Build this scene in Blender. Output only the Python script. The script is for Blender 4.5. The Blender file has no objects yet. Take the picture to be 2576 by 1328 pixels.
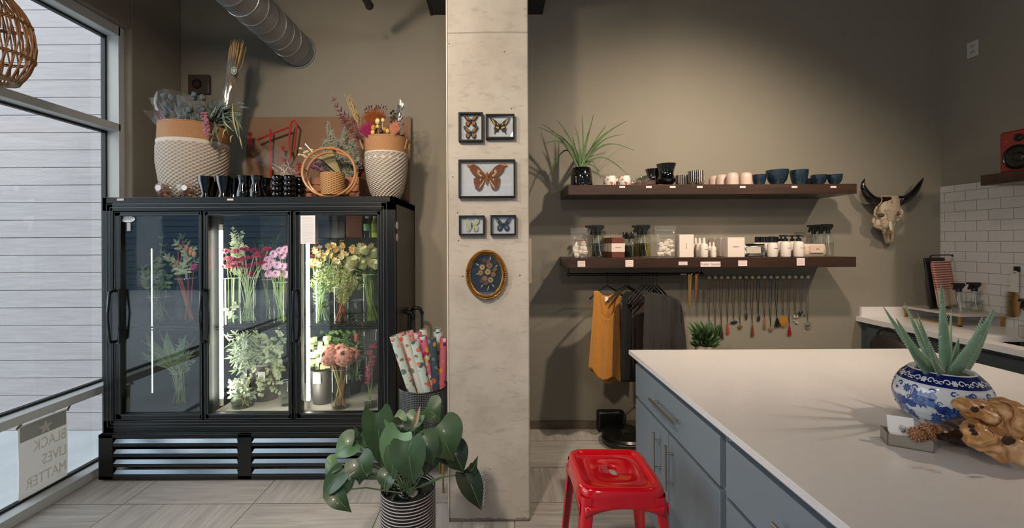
import bpy, math, random
from mathutils import Vector as V, Matrix, noise
rnd = random.Random(7)
PI = math.pi
# camera model: focal length in pixels of the 2576x1328 frame, eye height, slight roll
F, H, RO, PX, PY = 1060.0, 1.53, 0.0045, 1245.0, 610.0
def W(px, py, Y):
    """world point that stands at depth Y in the direction (px,py)"""
    u, v = px - PX, PY - py
    return V(((u + RO*v)*Y/F, Y, H + (v - RO*u)*Y/F))
def rad(w, px, Y):
    return w/2*Y/F/math.sqrt(1 + ((px - PX)/F)**2)
C = bpy.context.scene.collection
SC = bpy.context.scene

# ------------------------------------------------------------------ mesh builder
class B:
    def __init__(s): s.v=[]; s.f=[]; s.m=[]
    def a(s, vs, fs, mi=0):
        o=len(s.v); s.v += [tuple(p) for p in vs]
        for f in fs: s.f.append([i+o for i in f]); s.m.append(mi)
        return s
    def box(s, x0,y0,z0,x1,y1,z1, mi=0):
        x0,x1=sorted((x0,x1)); y0,y1=sorted((y0,y1)); z0,z1=sorted((z0,z1))
        return s.a([(x0,y0,z0),(x1,y0,z0),(x1,y1,z0),(x0,y1,z0),(x0,y0,z1),(x1,y0,z1),(x1,y1,z1),(x0,y1,z1)],
            [(0,3,2,1),(4,5,6,7),(0,1,5,4),(1,2,6,5),(2,3,7,6),(3,0,4,7)],mi)
    def obox(s, c, sz, M=None, mi=0):
        M = M or Matrix(); hx,hy,hz=[k/2 for k in sz]
        vs=[V(c)+M.to_3x3()@V((x*hx,y*hy,z*hz)) for z in(-1,1) for x,y in((-1,-1),(1,-1),(1,1),(-1,1))]
        return s.a(vs,[(0,3,2,1),(4,5,6,7),(0,1,5,4),(1,2,6,5),(2,3,7,6),(3,0,4,7)],mi)
    def lathe(s, prof, c=(0,0,0), n=28, mi=0, wob=None):
        vs=[];
        for (r,z) in prof:
            for k in range(n):
                t=2*PI*k/n; rr=max(r,1e-4)
                if wob: rr*=wob(t,z)
                vs.append((c[0]+rr*math.cos(t), c[1]+rr*math.sin(t), c[2]+z))
        fs=[(i*n+k, i*n+(k+1)%n, (i+1)*n+(k+1)%n, (i+1)*n+k) for i in range(len(prof)-1) for k in range(n)]
        return s.a(vs,fs,mi)
    def tube(s, pts, r, n=6, mi=0, closed=False, flat=1.0):
        pts=[V(p) for p in pts]; N=len(pts)
        if N<2: return s
        rs = r if isinstance(r,(list,tuple)) else [r]*N
        up=None; vs=[]
        for i,p in enumerate(pts):
            if closed: t=pts[(i+1)%N]-pts[i-1]
            else: t=pts[min(i+1,N-1)]-pts[max(i-1,0)]
            if t.length<1e-9: t=V((0,0,1))
            t.normalize()
            if up is None: up = t.orthogonal().normalized()
            else:
                up = up - t*up.dot(t)
                if up.length<1e-6: up=t.orthogonal()
                up.normalize()
            w=t.cross(up)
            for k in range(n):
                a=2*PI*k/n
                vs.append(p+(up*math.cos(a)+w*math.sin(a)*flat)*rs[i])
        fs=[]
        for i in range(N if closed else N-1):
            j=(i+1)%N
            for k in range(n): fs.append((i*n+k, i*n+(k+1)%n, j*n+(k+1)%n, j*n+k))
        if not closed:
            fs.append(tuple(range(n-1,-1,-1))); fs.append(tuple((N-1)*n+k for k in range(n)))
        return s.a(vs,fs,mi)
    def cyl(s, p0, p1, r, n=16, mi=0): return s.tube([p0,p1], r, n, mi)
    def ell(s, c, r, n=12, m=8, mi=0, M=None, nz=0, nf=3):
        if not isinstance(r,(tuple,list)): r=(r,r,r)
        vs=[]; M=(M or Matrix()).to_3x3()
        for i in range(m+1):
            ph=PI*i/m
            for k in range(n):
                t=2*PI*k/n
                d=V((math.sin(ph)*math.cos(t), math.sin(ph)*math.sin(t), math.cos(ph)))
                q=1+ (nz*noise.noise((d+V(c)*7)*nf) if nz else 0)
                vs.append(V(c)+M@V((d.x*r[0]*q,d.y*r[1]*q,d.z*r[2]*q)))
        fs=[(i*n+k,(i+1)*n+k,(i+1)*n+(k+1)%n,i*n+(k+1)%n) for i in range(m) for k in range(n)]
        return s.a(vs,fs,mi)
    def leaf(s, p0, p1, w, nrm=(0,-1,0), fold=.25, sag=0, shape='lance', n=6, mi=0, heart=0, curl=0):
        p0=V(p0); p1=V(p1); d=p1-p0; L=d.length
        if L<1e-6: return s
        nm=V(nrm)-d*(V(nrm).dot(d)/d.length_squared)
        if nm.length<1e-5: nm=d.orthogonal()
        nm.normalize(); sd=d.normalized().cross(nm)
        vs=[]
        for i in range(n+1):
            t=i/n
            if shape=='lance': ww=math.sin(PI*min(1,.04+t*.96)**.75)
            elif shape=='blade': ww=(1-t)**.7*(0.75+.25*math.sin(PI*t))+.02
            elif shape=='round': ww=math.sqrt(max(0,1-(2*t-1)**2))+.05
            elif shape=='heart': ww=[.72,1,.98,.86,.68,.45,.2,.02][min(7,int(t*7+.001))]
            elif shape=='fan': ww=.06+.94*t
            else: ww=1
            c=p0+d*t+nm*(sag*math.sin(PI*t)-curl*t*t)
            b=heart*L*max(0,1-t*3)
            sp=sd*(ww*w/2); fd=nm*(fold*ww*w/2)
            vs += [c-sp-d.normalized()*b+fd, c-sp*.5-d.normalized()*b*.35+fd*.45, c, c+sp*.5-d.normalized()*b*.35+fd*.45, c+sp-d.normalized()*b+fd]
        fs=[(i*5+k,i*5+k+1,(i+1)*5+k+1,(i+1)*5+k) for i in range(n) for k in range(4)]
        return s.a(vs,fs,mi)
    def prism(s, pts, th, mi=0):
        """pts: 3d outline, th: thickness vector"""
        n=len(pts); th=V(th); vs=[V(p) for p in pts]+[V(p)+th for p in pts]
        fs=[tuple(range(n)),tuple(range(2*n-1,n-1,-1))]+[(i,i+n,(i+1)%n+n,(i+1)%n) for i in range(n)]
        return s.a(vs,fs,mi)
    def text(s, txt, M, size=1.0, ext=.002, mi=0, align='CENTER'):
        cu=bpy.data.curves.new('t','FONT'); cu.body=txt; cu.size=size; cu.extrude=ext; cu.align_x=align; cu.align_y='CENTER'; cu.resolution_u=3
        o=bpy.data.objects.new('t',cu); C.objects.link(o)
        dg=bpy.context.evaluated_depsgraph_get(); me=bpy.data.meshes.new_from_object(o.evaluated_get(dg))
        s.a([M@v.co for v in me.vertices],[tuple(p.vertices) for p in me.polygons],mi)
        bpy.data.objects.remove(o); bpy.data.curves.remove(cu); bpy.data.meshes.remove(me)
        return s
    def grid(s, fn, nu, nv, mi=0, closeu=False):
        vs=[fn(i/nu,j/nv) for j in range(nv+1) for i in range(nu+ (0 if closeu else 1))]
        w=nu if closeu else nu+1
        fs=[(j*w+i, j*w+(i+1)%w, (j+1)*w+(i+1)%w, (j+1)*w+i) for j in range(nv) for i in range(nu)]
        return s.a(vs,fs,mi)

ABS={}
def mk(name, b, mats, parent=None, label=None, cat=None, group=None, kind=None, bevel=0, sub=0, ang=.6, local=False, solid=0, smooth=True):
    """ONE mesh object. Geometry is in world coordinates unless local=True (then relative to the parent)."""
    if not isinstance(mats,(list,tuple)): mats=[mats]
    me=bpy.data.meshes.new(name); vs=b.v
    o=bpy.data.objects.new(name, me); C.objects.link(o)
    if parent is not None:
        off = V((0,0,0)) if local else ABS[parent.name]
        o.parent=parent; ABS[o.name]=ABS[parent.name]
        vs=[V(p)-off for p in vs] if not local else vs
    else:
        if kind=='structure' or not vs: base=V((0,0,0))
        else:
            xs=[p[0] for p in vs]; ys=[p[1] for p in vs]; zs=[p[2] for p in vs]
            base=V(((min(xs)+max(xs))/2,(min(ys)+max(ys))/2,min(zs)))
        vs=[V(p)-base for p in vs]; o.location=base; ABS[o.name]=base
    me.from_pydata([tuple(p) for p in vs],[],b.f)
    for m in mats: me.materials.append(m)
    me.polygons.foreach_set('material_index', b.m)
    if smooth:
        me.polygons.foreach_set('use_smooth',[True]*len(b.f))
        me.set_sharp_from_angle(angle=ang)
    me.update()
    if bevel:
        q=o.modifiers.new('bevel','BEVEL'); q.width=bevel; q.segments=2; q.limit_method='ANGLE'; q.angle_limit=.7
    if sub:
        q=o.modifiers.new('sub','SUBSURF'); q.levels=sub; q.render_levels=sub
    if solid:
        q=o.modifiers.new('solid','SOLIDIFY'); q.thickness=solid; q.offset=0
    if label: o['label']=label
    if cat: o['category']=cat
    if group: o['group']=group
    if kind: o['kind']=kind
    return o
def T(name,label,cat,loc=(0,0,0),rotz=0,group=None,kind=None):
    o=bpy.data.objects.new(name,None); C.objects.link(o); o.empty_display_size=.05
    o.location=loc; o.rotation_euler=(0,0,rotz); ABS[o.name]=V(loc)
    o['label']=label; o['category']=cat
    if group: o['group']=group
    if kind: o['kind']=kind
    return o
def dup(root, loc, rotz=0, label=None, group=None, scale=None, mats=None):
    r=root.copy(); C.objects.link(r); r.location=loc; r.rotation_euler=(0,0,rotz); ABS[r.name]=V(loc)
    if label: r['label']=label
    if group: r['group']=group
    if scale: r.scale=(scale,)*3 if not isinstance(scale,tuple) else scale
    for ch in list(root.children):
        c=ch.copy(); C.objects.link(c); c.parent=r
        for g in list(ch.children):
            d=g.copy(); C.objects.link(d); d.parent=c
    return r

# ------------------------------------------------------------------ materials
MC={}
def lin(c):
    return tuple((x/12.92 if x<=.04045 else ((x+.055)/1.055)**2.4) for x in c)
def col(h):
    return lin(tuple(int(h[i:i+2],16)/255 for i in (0,2,4)))+(1,)
class N:
    def __init__(s,name):
        s.m=bpy.data.materials.new(name); s.m.use_nodes=True; s.t=s.m.node_tree; s.t.nodes.clear()
        s.out=s.n('ShaderNodeOutputMaterial')
    def n(s,ty,**k):
        q=s.t.nodes.new(ty)
        for a,b in k.items():
            if a.startswith('_'): q.inputs[a[1:].replace('_',' ')].default_value=b
            else: setattr(q,a,b)
        return q
    def l(s,a,b): s.t.links.new(a,b)
    def math(s,op,a,b=0,c=None):
        q=s.n('ShaderNodeMath',operation=op)
        for i,x in enumerate((a,b,c)):
            if x is None: continue
            if isinstance(x,(int,float)): q.inputs[i].default_value=x
            else: s.l(x,q.inputs[i])
        return q.outputs[0]
    def mix(s,f,a,b):
        q=s.n('ShaderNodeMix',data_type='RGBA')
        for i,x in ((0,f),(6,a),(7,b)):
            if isinstance(x,(int,float,tuple)): q.inputs[i].default_value=x
            else: s.l(x,q.inputs[i])
        return q.outputs[2]
    def ramp(s,f,st):
        q=s.n('ShaderNodeValToRGB'); s.l(f,q.inputs[0]); e=q.color_ramp.elements
        e[0].position,e[0].color=st[0]; e[1].position,e[1].color=st[-1]
        for p,c in st[1:-1]:
            x=e.new(p); x.color=c
        return q.outputs[0]
    def obj(s): return s.n('ShaderNodeTexCoord').outputs['Object']
    def map(s,vec,sc=(1,1,1),rot=(0,0,0)):
        q=s.n('ShaderNodeMapping'); q.inputs['Scale'].default_value=sc; q.inputs['Rotation'].default_value=rot; s.l(vec,q.inputs[0]); return q.outputs[0]
    def noise(s,vec,sc=5,det=3,ro=.6,dist=0):
        q=s.n('ShaderNodeTexNoise'); q.inputs['Scale'].default_value=sc; q.inputs['Detail'].default_value=det; q.inputs['Roughness'].default_value=ro; q.inputs['Distortion'].default_value=dist
        s.l(vec,q.inputs['Vector']); return q.outputs['Fac']
    def bsdf(s,colr,rough=.5,metal=0,bump=None,bd=.02,spec=.5,coat=0,sheen=0,sss=0,trans=0,alpha=1,emis=None,es=0):
        p=s.n('ShaderNodeBsdfPrincipled')
        if isinstance(colr,tuple): p.inputs['Base Color'].default_value=colr
        else: s.l(colr,p.inputs['Base Color'])
        if isinstance(rough,(int,float)): p.inputs['Roughness'].default_value=rough
        else: s.l(rough,p.inputs['Roughness'])
        p.inputs['Metallic'].default_value=metal; p.inputs['Specular IOR Level'].default_value=spec
        p.inputs['Coat Weight'].default_value=coat; p.inputs['Coat Roughness'].default_value=.05
        p.inputs['Sheen Weight'].default_value=sheen
        p.inputs['Transmission Weight'].default_value=trans; p.inputs['Alpha'].default_value=alpha
        if emis: p.inputs['Emission Color'].default_value=emis; p.inputs['Emission Strength'].default_value=es
        if bump is not None:
            b=s.n('ShaderNodeBump'); b.inputs['Strength'].default_value=1; b.inputs['Distance'].default_value=bd
            s.l(bump,b.inputs['Height']); s.l(b.outputs[0],p.inputs['Normal'])
        s.l(p.outputs[0],s.out.inputs[0]); return p
def M(name,h,rough=.5,metal=0,var=0,vs=8,h2=None,bump=0,bs=60,stretch=(1,1,1),spec=.5,coat=0,sheen=0,alpha=1,emis=None,es=0,trans=0):
    if name in MC: return MC[name]
    k=N(name); c=col(h)
    o=k.map(k.obj(),stretch)
    if h2 or var:
        c2=col(h2) if h2 else tuple(x*(1-var) for x in c[:3])+(1,)
        f=k.noise(o,vs,4,.6); f=k.ramp(f,[(.35,(0,0,0,1)),(.65,(1,1,1,1))])
        cc=k.mix(f,c,c2)
    else: cc=c
    bn=k.noise(o,bs,3,.6) if bump else None
    k.bsdf(cc,rough,metal,bn,bump,spec,coat,sheen,alpha=alpha,emis=col(emis) if emis else None,es=es,trans=trans)
    MC[name]=k.m; return k.m
def thin(name,h='ffffff',rough=.03,refl=1.0,ior=1.45,body=0.0,bh='ffffff',edge=0):
    """clear thin-walled glass / film: lets light through, mirrors at grazing angles"""
    if name in MC: return MC[name]
    k=N(name)
    t=k.n('ShaderNodeBsdfTransparent'); t.inputs[0].default_value=col(h)
    g=k.n('ShaderNodeBsdfGlossy'); g.inputs[0].default_value=(refl,refl,refl,1); g.inputs['Roughness'].default_value=rough
    lw=k.n('ShaderNodeLayerWeight'); lw.inputs['Blend'].default_value=.5
    f0=((ior-1)/(ior+1))**2
    fr=k.n('ShaderNodeMath',operation='MULTIPLY_ADD'); k.l(k.math('POWER',lw.outputs['Facing'],4.5),fr.inputs[0]); fr.inputs[1].default_value=1-f0; fr.inputs[2].default_value=f0
    src=t.outputs[0]
    if body:
        d=k.n('ShaderNodeBsdfDiffuse'); d.inputs[0].default_value=col(bh)
        mx=k.n('ShaderNodeMixShader'); mx.inputs[0].default_value=body; k.l(t.outputs[0],mx.inputs[1]); k.l(d.outputs[0],mx.inputs[2]); src=mx.outputs[0]
    mx=k.n('ShaderNodeMixShader'); k.l(fr.outputs[0],mx.inputs[0]); k.l(src,mx.inputs[1]); k.l(g.outputs[0],mx.inputs[2])
    k.l(mx.outputs[0],k.out.inputs[0]); MC[name]=k.m; return k.m
def wood(name,h1,h2,sc=3,stretch=(1,12,12),rough=.5,bd=.002,coat=0):
    k=N(name); o=k.map(k.obj(),stretch)
    f=k.noise(o,sc,6,.65,.6); c=k.mix(k.ramp(f,[(.3,(0,0,0,1)),(.7,(1,1,1,1))]),col(h1),col(h2))
    k.bsdf(c,rough,0,f,bd,coat=coat); MC[name]=k.m; return k.m
def weave(name,h1,h2,su=60,sv=60,bd=.004,rough=.7,rot=0):
    """woven basket wall: object-space angle x height cells"""
    k=N(name); o=k.obj(); s=k.n('ShaderNodeSeparateXYZ'); k.l(o,s.inputs[0])
    ang=k.math('ARCTAN2',s.outputs[1],s.outputs[0])
    a=k.math('SINE',k.math('ADD',k.math('MULTIPLY',ang,su),k.math('MULTIPLY',s.outputs[2],rot)))
    b=k.math('SINE',k.math('MULTIPLY',s.outputs[2],sv))
    f=k.math('MULTIPLY_ADD',k.math('MULTIPLY',a,b),.5,.5)
    c=k.mix(f,col(h1),col(h2)); k.bsdf(c,rough,0,f,bd); MC[name]=k.m; return k.m

black_metal=M('black_metal','08090a',.3,.0,spec=.5,bump=.0004,bs=300)
black_gloss=M('black_gloss','050608',.08,0,spec=.6,coat=.5)
black_plastic=M('black_plastic','0b0b0c',.4)
steel=M('brushed_steel','b8b4ae',.28,1,bump=.0002,bs=200,stretch=(1,1,20))
brass=M('brass','b08d50',.3,1)
gold_frame=M('gilt_wood','a8793a',.35,.7,var=.4,vs=40,bump=.003,bs=60)
white_plastic=M('white_plastic','e8e4de',.35)
paper=M('white_paper','e6e2e2',.8)
paper_tag=M('tag_paper','dcc8c4',.8)
ink=M('ink','3a3536',.7)
clear=thin('clear_glass','fafdfc',.015,1,1.62)
vaseg=thin('vase_glass','f9fcfb',.05,1,1.5)
film=thin('clear_film','fafafa',.10,1,1.5,.035,'e8eaf0')
water=thin('water','eef4ee',.02,1,1.33)
# ================================================================== SETTING
def wall_mat(name,h,h2):
    k=N(name); o=k.obj(); n1=k.noise(o,1.2,3,.5); n2=k.noise(o,90,3,.6)
    c=k.mix(n1,col(h),col(h2)); k.bsdf(c,.75,0,n2,.0012,spec=.3); return k.m
paint=wall_mat('greige_paint','8a8376','837c6e')
ceilm=M('ceiling_paint','4a4744',.9)
XL,XR,YB,ZC=-2.57,3.666,3.46,4.0
# floor: wood look tiles, .765 x .19 cells, grain direction differs from tile to tile
def floor_mat():
    k=N('wood_look_tile'); o=k.obj(); s=k.n('ShaderNodeSeparateXYZ'); k.l(o,s.inputs[0])
    cx,cy=.765,.383
    fx=k.math('DIVIDE',k.math('ADD',s.outputs[0],10+.61),cx); 
    fy=k.math('DIVIDE',k.math('ADD',s.outputs[1],10.16),cy)
    ix=k.math('FLOOR',fx); iy=k.math('FLOOR',fy)
    ux=k.math('SUBTRACT',fx,ix); uy=k.math('SUBTRACT',fy,iy)
    par=k.math('MODULO',k.math('ADD',ix,iy),2)
    cmb=k.n('ShaderNodeCombineXYZ'); k.l(ix,cmb.inputs[0]); k.l(iy,cmb.inputs[1])
    wn=k.n('ShaderNodeTexWhiteNoise'); k.l(cmb.outputs[0],wn.inputs['Vector'])
    off=k.n('ShaderNodeVectorMath',operation='ADD'); k.l(o,off.inputs[0]); k.l(wn.outputs['Color'],off.inputs[1])
    a=k.noise(k.map(off.outputs[0],(1.2,16,1)),2.2,7,.68,.5); b=k.noise(k.map(off.outputs[0],(16,1.2,1)),2.2,7,.68,.5)
    g=k.n('ShaderNodeMix'); k.l(par,g.inputs[0]); k.l(a,g.inputs[2]); k.l(b,g.inputs[3])
    c=k.ramp(g.outputs[0],[(.25,col('8a8480')),(.42,col('a29c97')),(.6,col('b6b1ac')),(.78,col('c6c1bd'))])
    big=k.noise(o,1.5,2,.5); c=k.mix(k.math('MULTIPLY',big,.35),c,col('9a8b7a'))
    ex=k.math('MINIMUM',ux,k.math('SUBTRACT',1,ux)); ey=k.math('MINIMUM',uy,k.math('SUBTRACT',1,uy))
    gr=k.math('MAXIMUM',k.math('LESS_THAN',ex,.0028),k.math('LESS_THAN',ey,.0055))
    c=k.mix(gr,c,col('4c443d'))
    h=k.math('SUBTRACT',g.outputs[0],gr)
    k.bsdf(c,.42,0,h,.0012,spec=.5); return k.m
floorm=floor_mat()
mk('floor',B().box(-2.76,-4.6,-.12,3.9,3.6,0),floorm,kind='structure')
mk('ceiling',B().box(-2.72,-4.6,ZC,3.9,3.62,ZC+.15),ceilm,kind='structure')
mk('wall_back',B().box(-2.76,YB,0,3.9,3.60,ZC),paint,kind='structure')
wl=B().box(XL-.16,2.985,0,XL,YB,ZC).box(XL-.16,-1.5,3.05,XL,2.985,ZC).box(XL-.16,-4.6,0,XL,-1.5,ZC)
mk('wall_left',wl,paint,kind='structure',bevel=.012)
mk('wall_right',B().box(XR,-4.6,0,XR+.15,3.6,ZC),paint,kind='structure')
wf=B().box(-2.76,-4.6,0,-1.6,-4.5,ZC).box(3.2,-4.6,0,3.9,-4.5,ZC).box(-1.6,-4.6,2.8,3.2,-4.5,ZC).box(-1.6,-4.6,0,3.2,-4.5,.1)
mk('wall_front',wf,paint,kind='structure')
# tiled lower part of the right wall
def subway():
    k=N('subway_tile'); o=k.obj(); s=k.n('ShaderNodeSeparateXYZ'); k.l(o,s.inputs[0])
    ph,pw=.0789,.152
    fz=k.math('DIVIDE',k.math('ADD',s.outputs[2],.0789*30-1.917),ph); iz=k.math('FLOOR',fz); uz=k.math('SUBTRACT',fz,iz)
    par=k.math('MODULO',iz,2)
    fy=k.math('ADD',k.math('DIVIDE',k.math('ADD',s.outputs[1],10.025),pw),k.math('MULTIPLY',par,.5)); iy=k.math('FLOOR',fy); uy=k.math('SUBTRACT',fy,iy)
    ex=k.math('MINIMUM',uy,k.math('SUBTRACT',1,uy)); ez=k.math('MINIMUM',uz,k.math('SUBTRACT',1,uz))
    gr=k.math('MAXIMUM',k.math('LESS_THAN',ex,.009),k.math('LESS_THAN',ez,.018))
    c=k.mix(gr,col('cbc6c0'),col('7d7975'))
    k.bsdf(c,.18,0,k.math('SUBTRACT',1,gr),.0015,spec=.5); return k.m
mk('trim_1',B().box(XR-.008,-1,.90,XR+.01,YB,1.969),subway(),kind='structure')
tilebase=wood('base_tile','4e4336','665746',3,(3,20,20),.45)
mk('baseboard_back',B().box(-2.57,YB-.012,0,3.0,YB+.01,.066),tilebase,kind='structure')
# window in the left wall
alu=M('window_aluminium','bcc0c0',.38,.0,spec=.6,bump=.0003,bs=200)
gask=M('window_gasket','0c1318',.5)
win=B()
xi,xo=XL-.05,XL-.16
yw0,yw1=-1.5,2.985
for (z0,z1) in ((0,.057),(.537,.588),(2.32,2.37),(2.985,3.05)): win.box(xo,yw0,z0,xi,yw1-.03,z1)
for y in (yw1-.045,1.45,-.05,yw0): win.box(xo,y,.0,xi,y+.045,3.05)
w1=mk('window_1',win,alu,kind='structure',bevel=.0015)
g=B()
for z0,z1 in ((.057,.537),(.588,2.32),(2.37,2.985)):
    for y0,y1 in ((1.495,2.94),(-.005,1.45),(-1.455,-.05)):
        for zz in (z0,z1-.014): g.box(xo-.002,y0,zz,xo+.028,y1,zz+.014)
        for yy in (y0,y1-.014): g.box(xo-.002,yy,z0,xo+.028,yy+.014,z1)
mk('gasket',g,gask,w1)
for i,(z0,z1) in enumerate(((.057,.537),(.588,2.32),(2.37,2.985))):
    for j,(y0,y1) in enumerate(((1.495,2.94),(-.005,1.45),(-1.455,-.05))):
        mk('pane',B().box(xo+.010,y0,z0,xo+.014,y1,z1),clear,w1)
mk('sill_flashing',B().box(xo-.03,yw0,-.05,xo,yw1,.02),M('flashing','8f9aa0',.5,.3),w1)
# outside, seen through the window and in reflections
def siding_mat():
    k=N('outdoor_siding'); o=k.obj(); f=k.noise(k.map(o,(1,1,14)),4,5,.6); c=k.mix(k.ramp(f,[(.3,(0,0,0,1)),(.75,(1,1,1,1))]),col('a8a09f'),col('b9b2b1')); k.bsdf(c,.7,0,f,.002); return k.m
sb=B(); z=-.06; pit=.1497
i=0
while z<6.5:
    sb.box(-11,3.60,z+.004,-2.78,3.625,z+pit); z+=pit
sb.box(-11,3.625,-.1,-2.78,3.7,6.5)
mk('wall_outside',sb,siding_mat(),kind='structure',bevel=.002)
gm=M('outdoor_concrete','b9bcbe',.85,var=.12,vs=3,bump=.002,bs=40)
mk('floor_outside',B().box(-16,-16,-.3,-2.735,3.6,-.06).box(-2.735,-16,-.3,8,-4.62,-.06),gm,kind='structure')
nb=B()
for i in range(26): nb.box(-16,-9.0,-.06+i*.2,6,-8.93 if i%2 else -8.96,-.06+i*.2+.185)
nb.box(-16,-9.2,-.06,6,-9.0,5.2)
o=mk('neighbour_building',nb,M('slate_siding','4a6277',.7),label='slate blue building with horizontal corrugated siding outside behind the shop front',cat='building')
# front window bars behind the viewer
win=B()
for x in (-1.6,0,1.55,3.15): win.box(x,-4.58,.1,x+.05,-4.52,2.8)
for zz in (.1,.9,2.75): win.box(-1.6,-4.58,zz,3.2,-4.52,zz+.05)
mk('window_2',win,alu,kind='structure')

# concrete column
def conc():
    k=N('raw_concrete'); o=k.obj(); n1=k.noise(o,2.2,6,.62,.3); n2=k.noise(k.map(o,(1,1,3)),14,5,.6); n3=k.noise(o,160,2,.5)
    c=k.ramp(n1,[(.3,col('9f968c')),(.5,col('b0a89e')),(.72,col('bcb4ab'))])
    c=k.mix(k.math('MULTIPLY',k.ramp(n2,[(.55,(0,0,0,1)),(.75,(1,1,1,1))]),.35),c,col('746a5f'))
    vo=k.n('ShaderNodeTexVoronoi'); vo.inputs['Scale'].default_value=9; k.l(o,vo.inputs['Vector'])
    pit=k.math('LESS_THAN',vo.outputs['Distance'],.035); c=k.mix(pit,c,col('5a4f45'))
    s=k.n('ShaderNodeSeparateXYZ'); k.l(o,s.inputs[0])
    low=k.math('MULTIPLY',k.math('LESS_THAN',k.math('ADD',s.outputs[2],k.math('MULTIPLY',n2,.05)),.045),.7)
    c=k.mix(low,c,col('5b5048'))
    seam=k.math('LESS_THAN',k.math('ABSOLUTE',k.math('SUBTRACT',k.math('ADD',s.outputs[2],k.math('MULTIPLY',n1,.02)),2.69)),.0035); c=k.mix(k.math('MULTIPLY',seam,.5),c,col('6d6257'))
    k.bsdf(c,.85,0,k.math('SUBTRACT',k.math('ADD',n1,k.math('MULTIPLY',n3,.15)),k.math('ADD',pit,seam)),.006,spec=.25); return k.m
YC=2.309
cm=conc()
mk('wall_column',B().box(-.259,YC,0,.187,YC+.44,3.4),cm,kind='structure',bevel=.008)
beamm=M('painted_steel','232423',.6)
mk('trim_2',B().box(-.503,-2,3.40,.40,YB,3.62).box(-.52,-2,3.395,-.503,YB,3.64),beamm,kind='structure')
# seam strip on the column's left edge
mk('trim_3',B().box(-.263,YC-.004,0,-.257,YC+.02,3.4),M('corner_bead','c9c2b8',.5),kind='structure')

# ================================================================== CEILING SERVICES
cx,cz,R=-1.606,3.107,.129
du=B()
def ductfn(u,v):
    y=YB-.0-v*5.2; a=2*PI*u
    return V((cx+R*math.cos(a),y,cz+R*math.sin(a)))
du.grid(ductfn,36,8,closeu=True)
galv=M('galvanised_steel','9fa3a4',.45,.55,var=.3,vs=3,stretch=(1,3,1),bump=.0004,bs=40)
d=mk('air_duct',du,galv,label='round spiral galvanised steel air duct running under the ceiling into the back wall',cat='air duct')
se=B(); pts=[]
n=int(5.2/.115*24)
for i in range(n+1):
    a=2*PI*i/24; pts.append((cx+(R+.001)*math.cos(a),YB-5.2*i/n,cz+(R+.001)*math.sin(a)))
se.tube(pts,.0028,4)
mk('spiral_seam',se,M('seam_steel','b6b9b8',.3,.9),d)
# collar made directly in place
cb=B(); cb.tube([(cx+(R+.008)*math.cos(2*PI*i/32),YB-.004,cz+(R+.008)*math.sin(2*PI*i/32)) for i in range(32)],.006,6,closed=True)
mk('wall_collar',cb,galv,d)
p=W(929,14,3.0)
pp=B().tube([(p.x,3.0,p.z),(p.x,2.2,p.z),(p.x,1.0,p.z),(p.x,.9,p.z+.1),(p.x,.9,ZC)],.028,12)
o=mk('conduit_pipe',pp,black_plastic,label='thin black pipe stub hanging below the ceiling left of the concrete column',cat='pipe')
mk('end_cap',B().ell((p.x,3.0,p.z),(.031,.02,.031),12,8),M('cap_dark','2a1d14',.4),o)

# ================================================================== REFRIGERATED DISPLAY CASE
X0,X1,Y0,Y1,ZT=-2.547,-.652,2.735,3.44,1.834
fr=T('display_fridge','large black three door glass front flower fridge standing beside the window','fridge',((X0+X1)/2,(Y0+Y1)/2,0))
b=B().box(X0,Y0+.03,.304,X0+.045,Y1,ZT).box(X1-.045,Y0+.03,.304,X1,Y1,ZT).box(X0,Y1-.03,.304,X1,Y1,ZT).box(X0,Y0+.03,ZT-.05,X1,Y1,ZT).box(X0,Y0+.03,.304,X1,Y1,.36)
cabm=M('fridge_side_metal','1d1a18',.35,.0,spec=.5,bump=.0005,bs=120)
mk('cabinet_shell',b,cabm,fr,bevel=.003)
b=B().box(X0+.045,Y1-.035,.36,X1-.045,Y1-.03,ZT-.05).box(X0+.045,Y0+.07,.36,X0+.05,Y1-.03,ZT-.05).box(X1-.05,Y0+.07,.36,X1-.045,Y1-.03,ZT-.05).box(X0+.045,Y0+.07,.36,X1-.045,Y1-.03,.40)
mk('interior_liner',b,M('fridge_liner','3b4042',.5),fr)
mk('section_light_block',B().box(-1.908,Y0+.06,.36,-1.896,Y1-.03,ZT-.05),M('light_block_dark','191c1e',.5),fr)  # added panel, keeps the tube light out of the left section
mk('interior_floor',B().box(-1.89,Y0+.07,.4003,X1-.05,Y1-.036,.4013),M('fridge_floor','a9a49b',.4),fr)
b=B()
b.box(X0,Y0,.304,-2.48,Y0+.06,ZT).box(-.737,Y0,.304,X1,Y0+.06,ZT).box(X0,Y0,1.745,X1,Y0+.06,ZT).box(X0,Y0,.304,X1,Y0+.06,.385)
for x in (-1.900,-1.313): b.box(x-.006,Y0+.012,.38,x+.006,Y0+.06,1.75)
mk('face_frame',b,black_metal,fr,bevel=.002)
b=B(); lm=M('trim_highlight','6d7678',.35,.6)  # thin pale strips put the trim's highlights into their colour
def rect(b,x0,x1,z0,z1,y,t=.0022):
    b.box(x0,y-.002,z0,x1,y+.003,z0+t).box(x0,y-.002,z1-t,x1,y+.003,z1).box(x0,y-.002,z0,x0+t,y+.003,z1).box(x1-t,y-.002,z0,x1,y+.003,z1)
rect(b,-2.521,-.700,.343,1.792,Y0); rect(b,-2.498,-.722,.362,1.768,Y0)
b.box(X0,Y0-.001,.302,X1,Y0+.01,.3045)
mk('highlight_trim',b,lm,fr)
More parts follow.
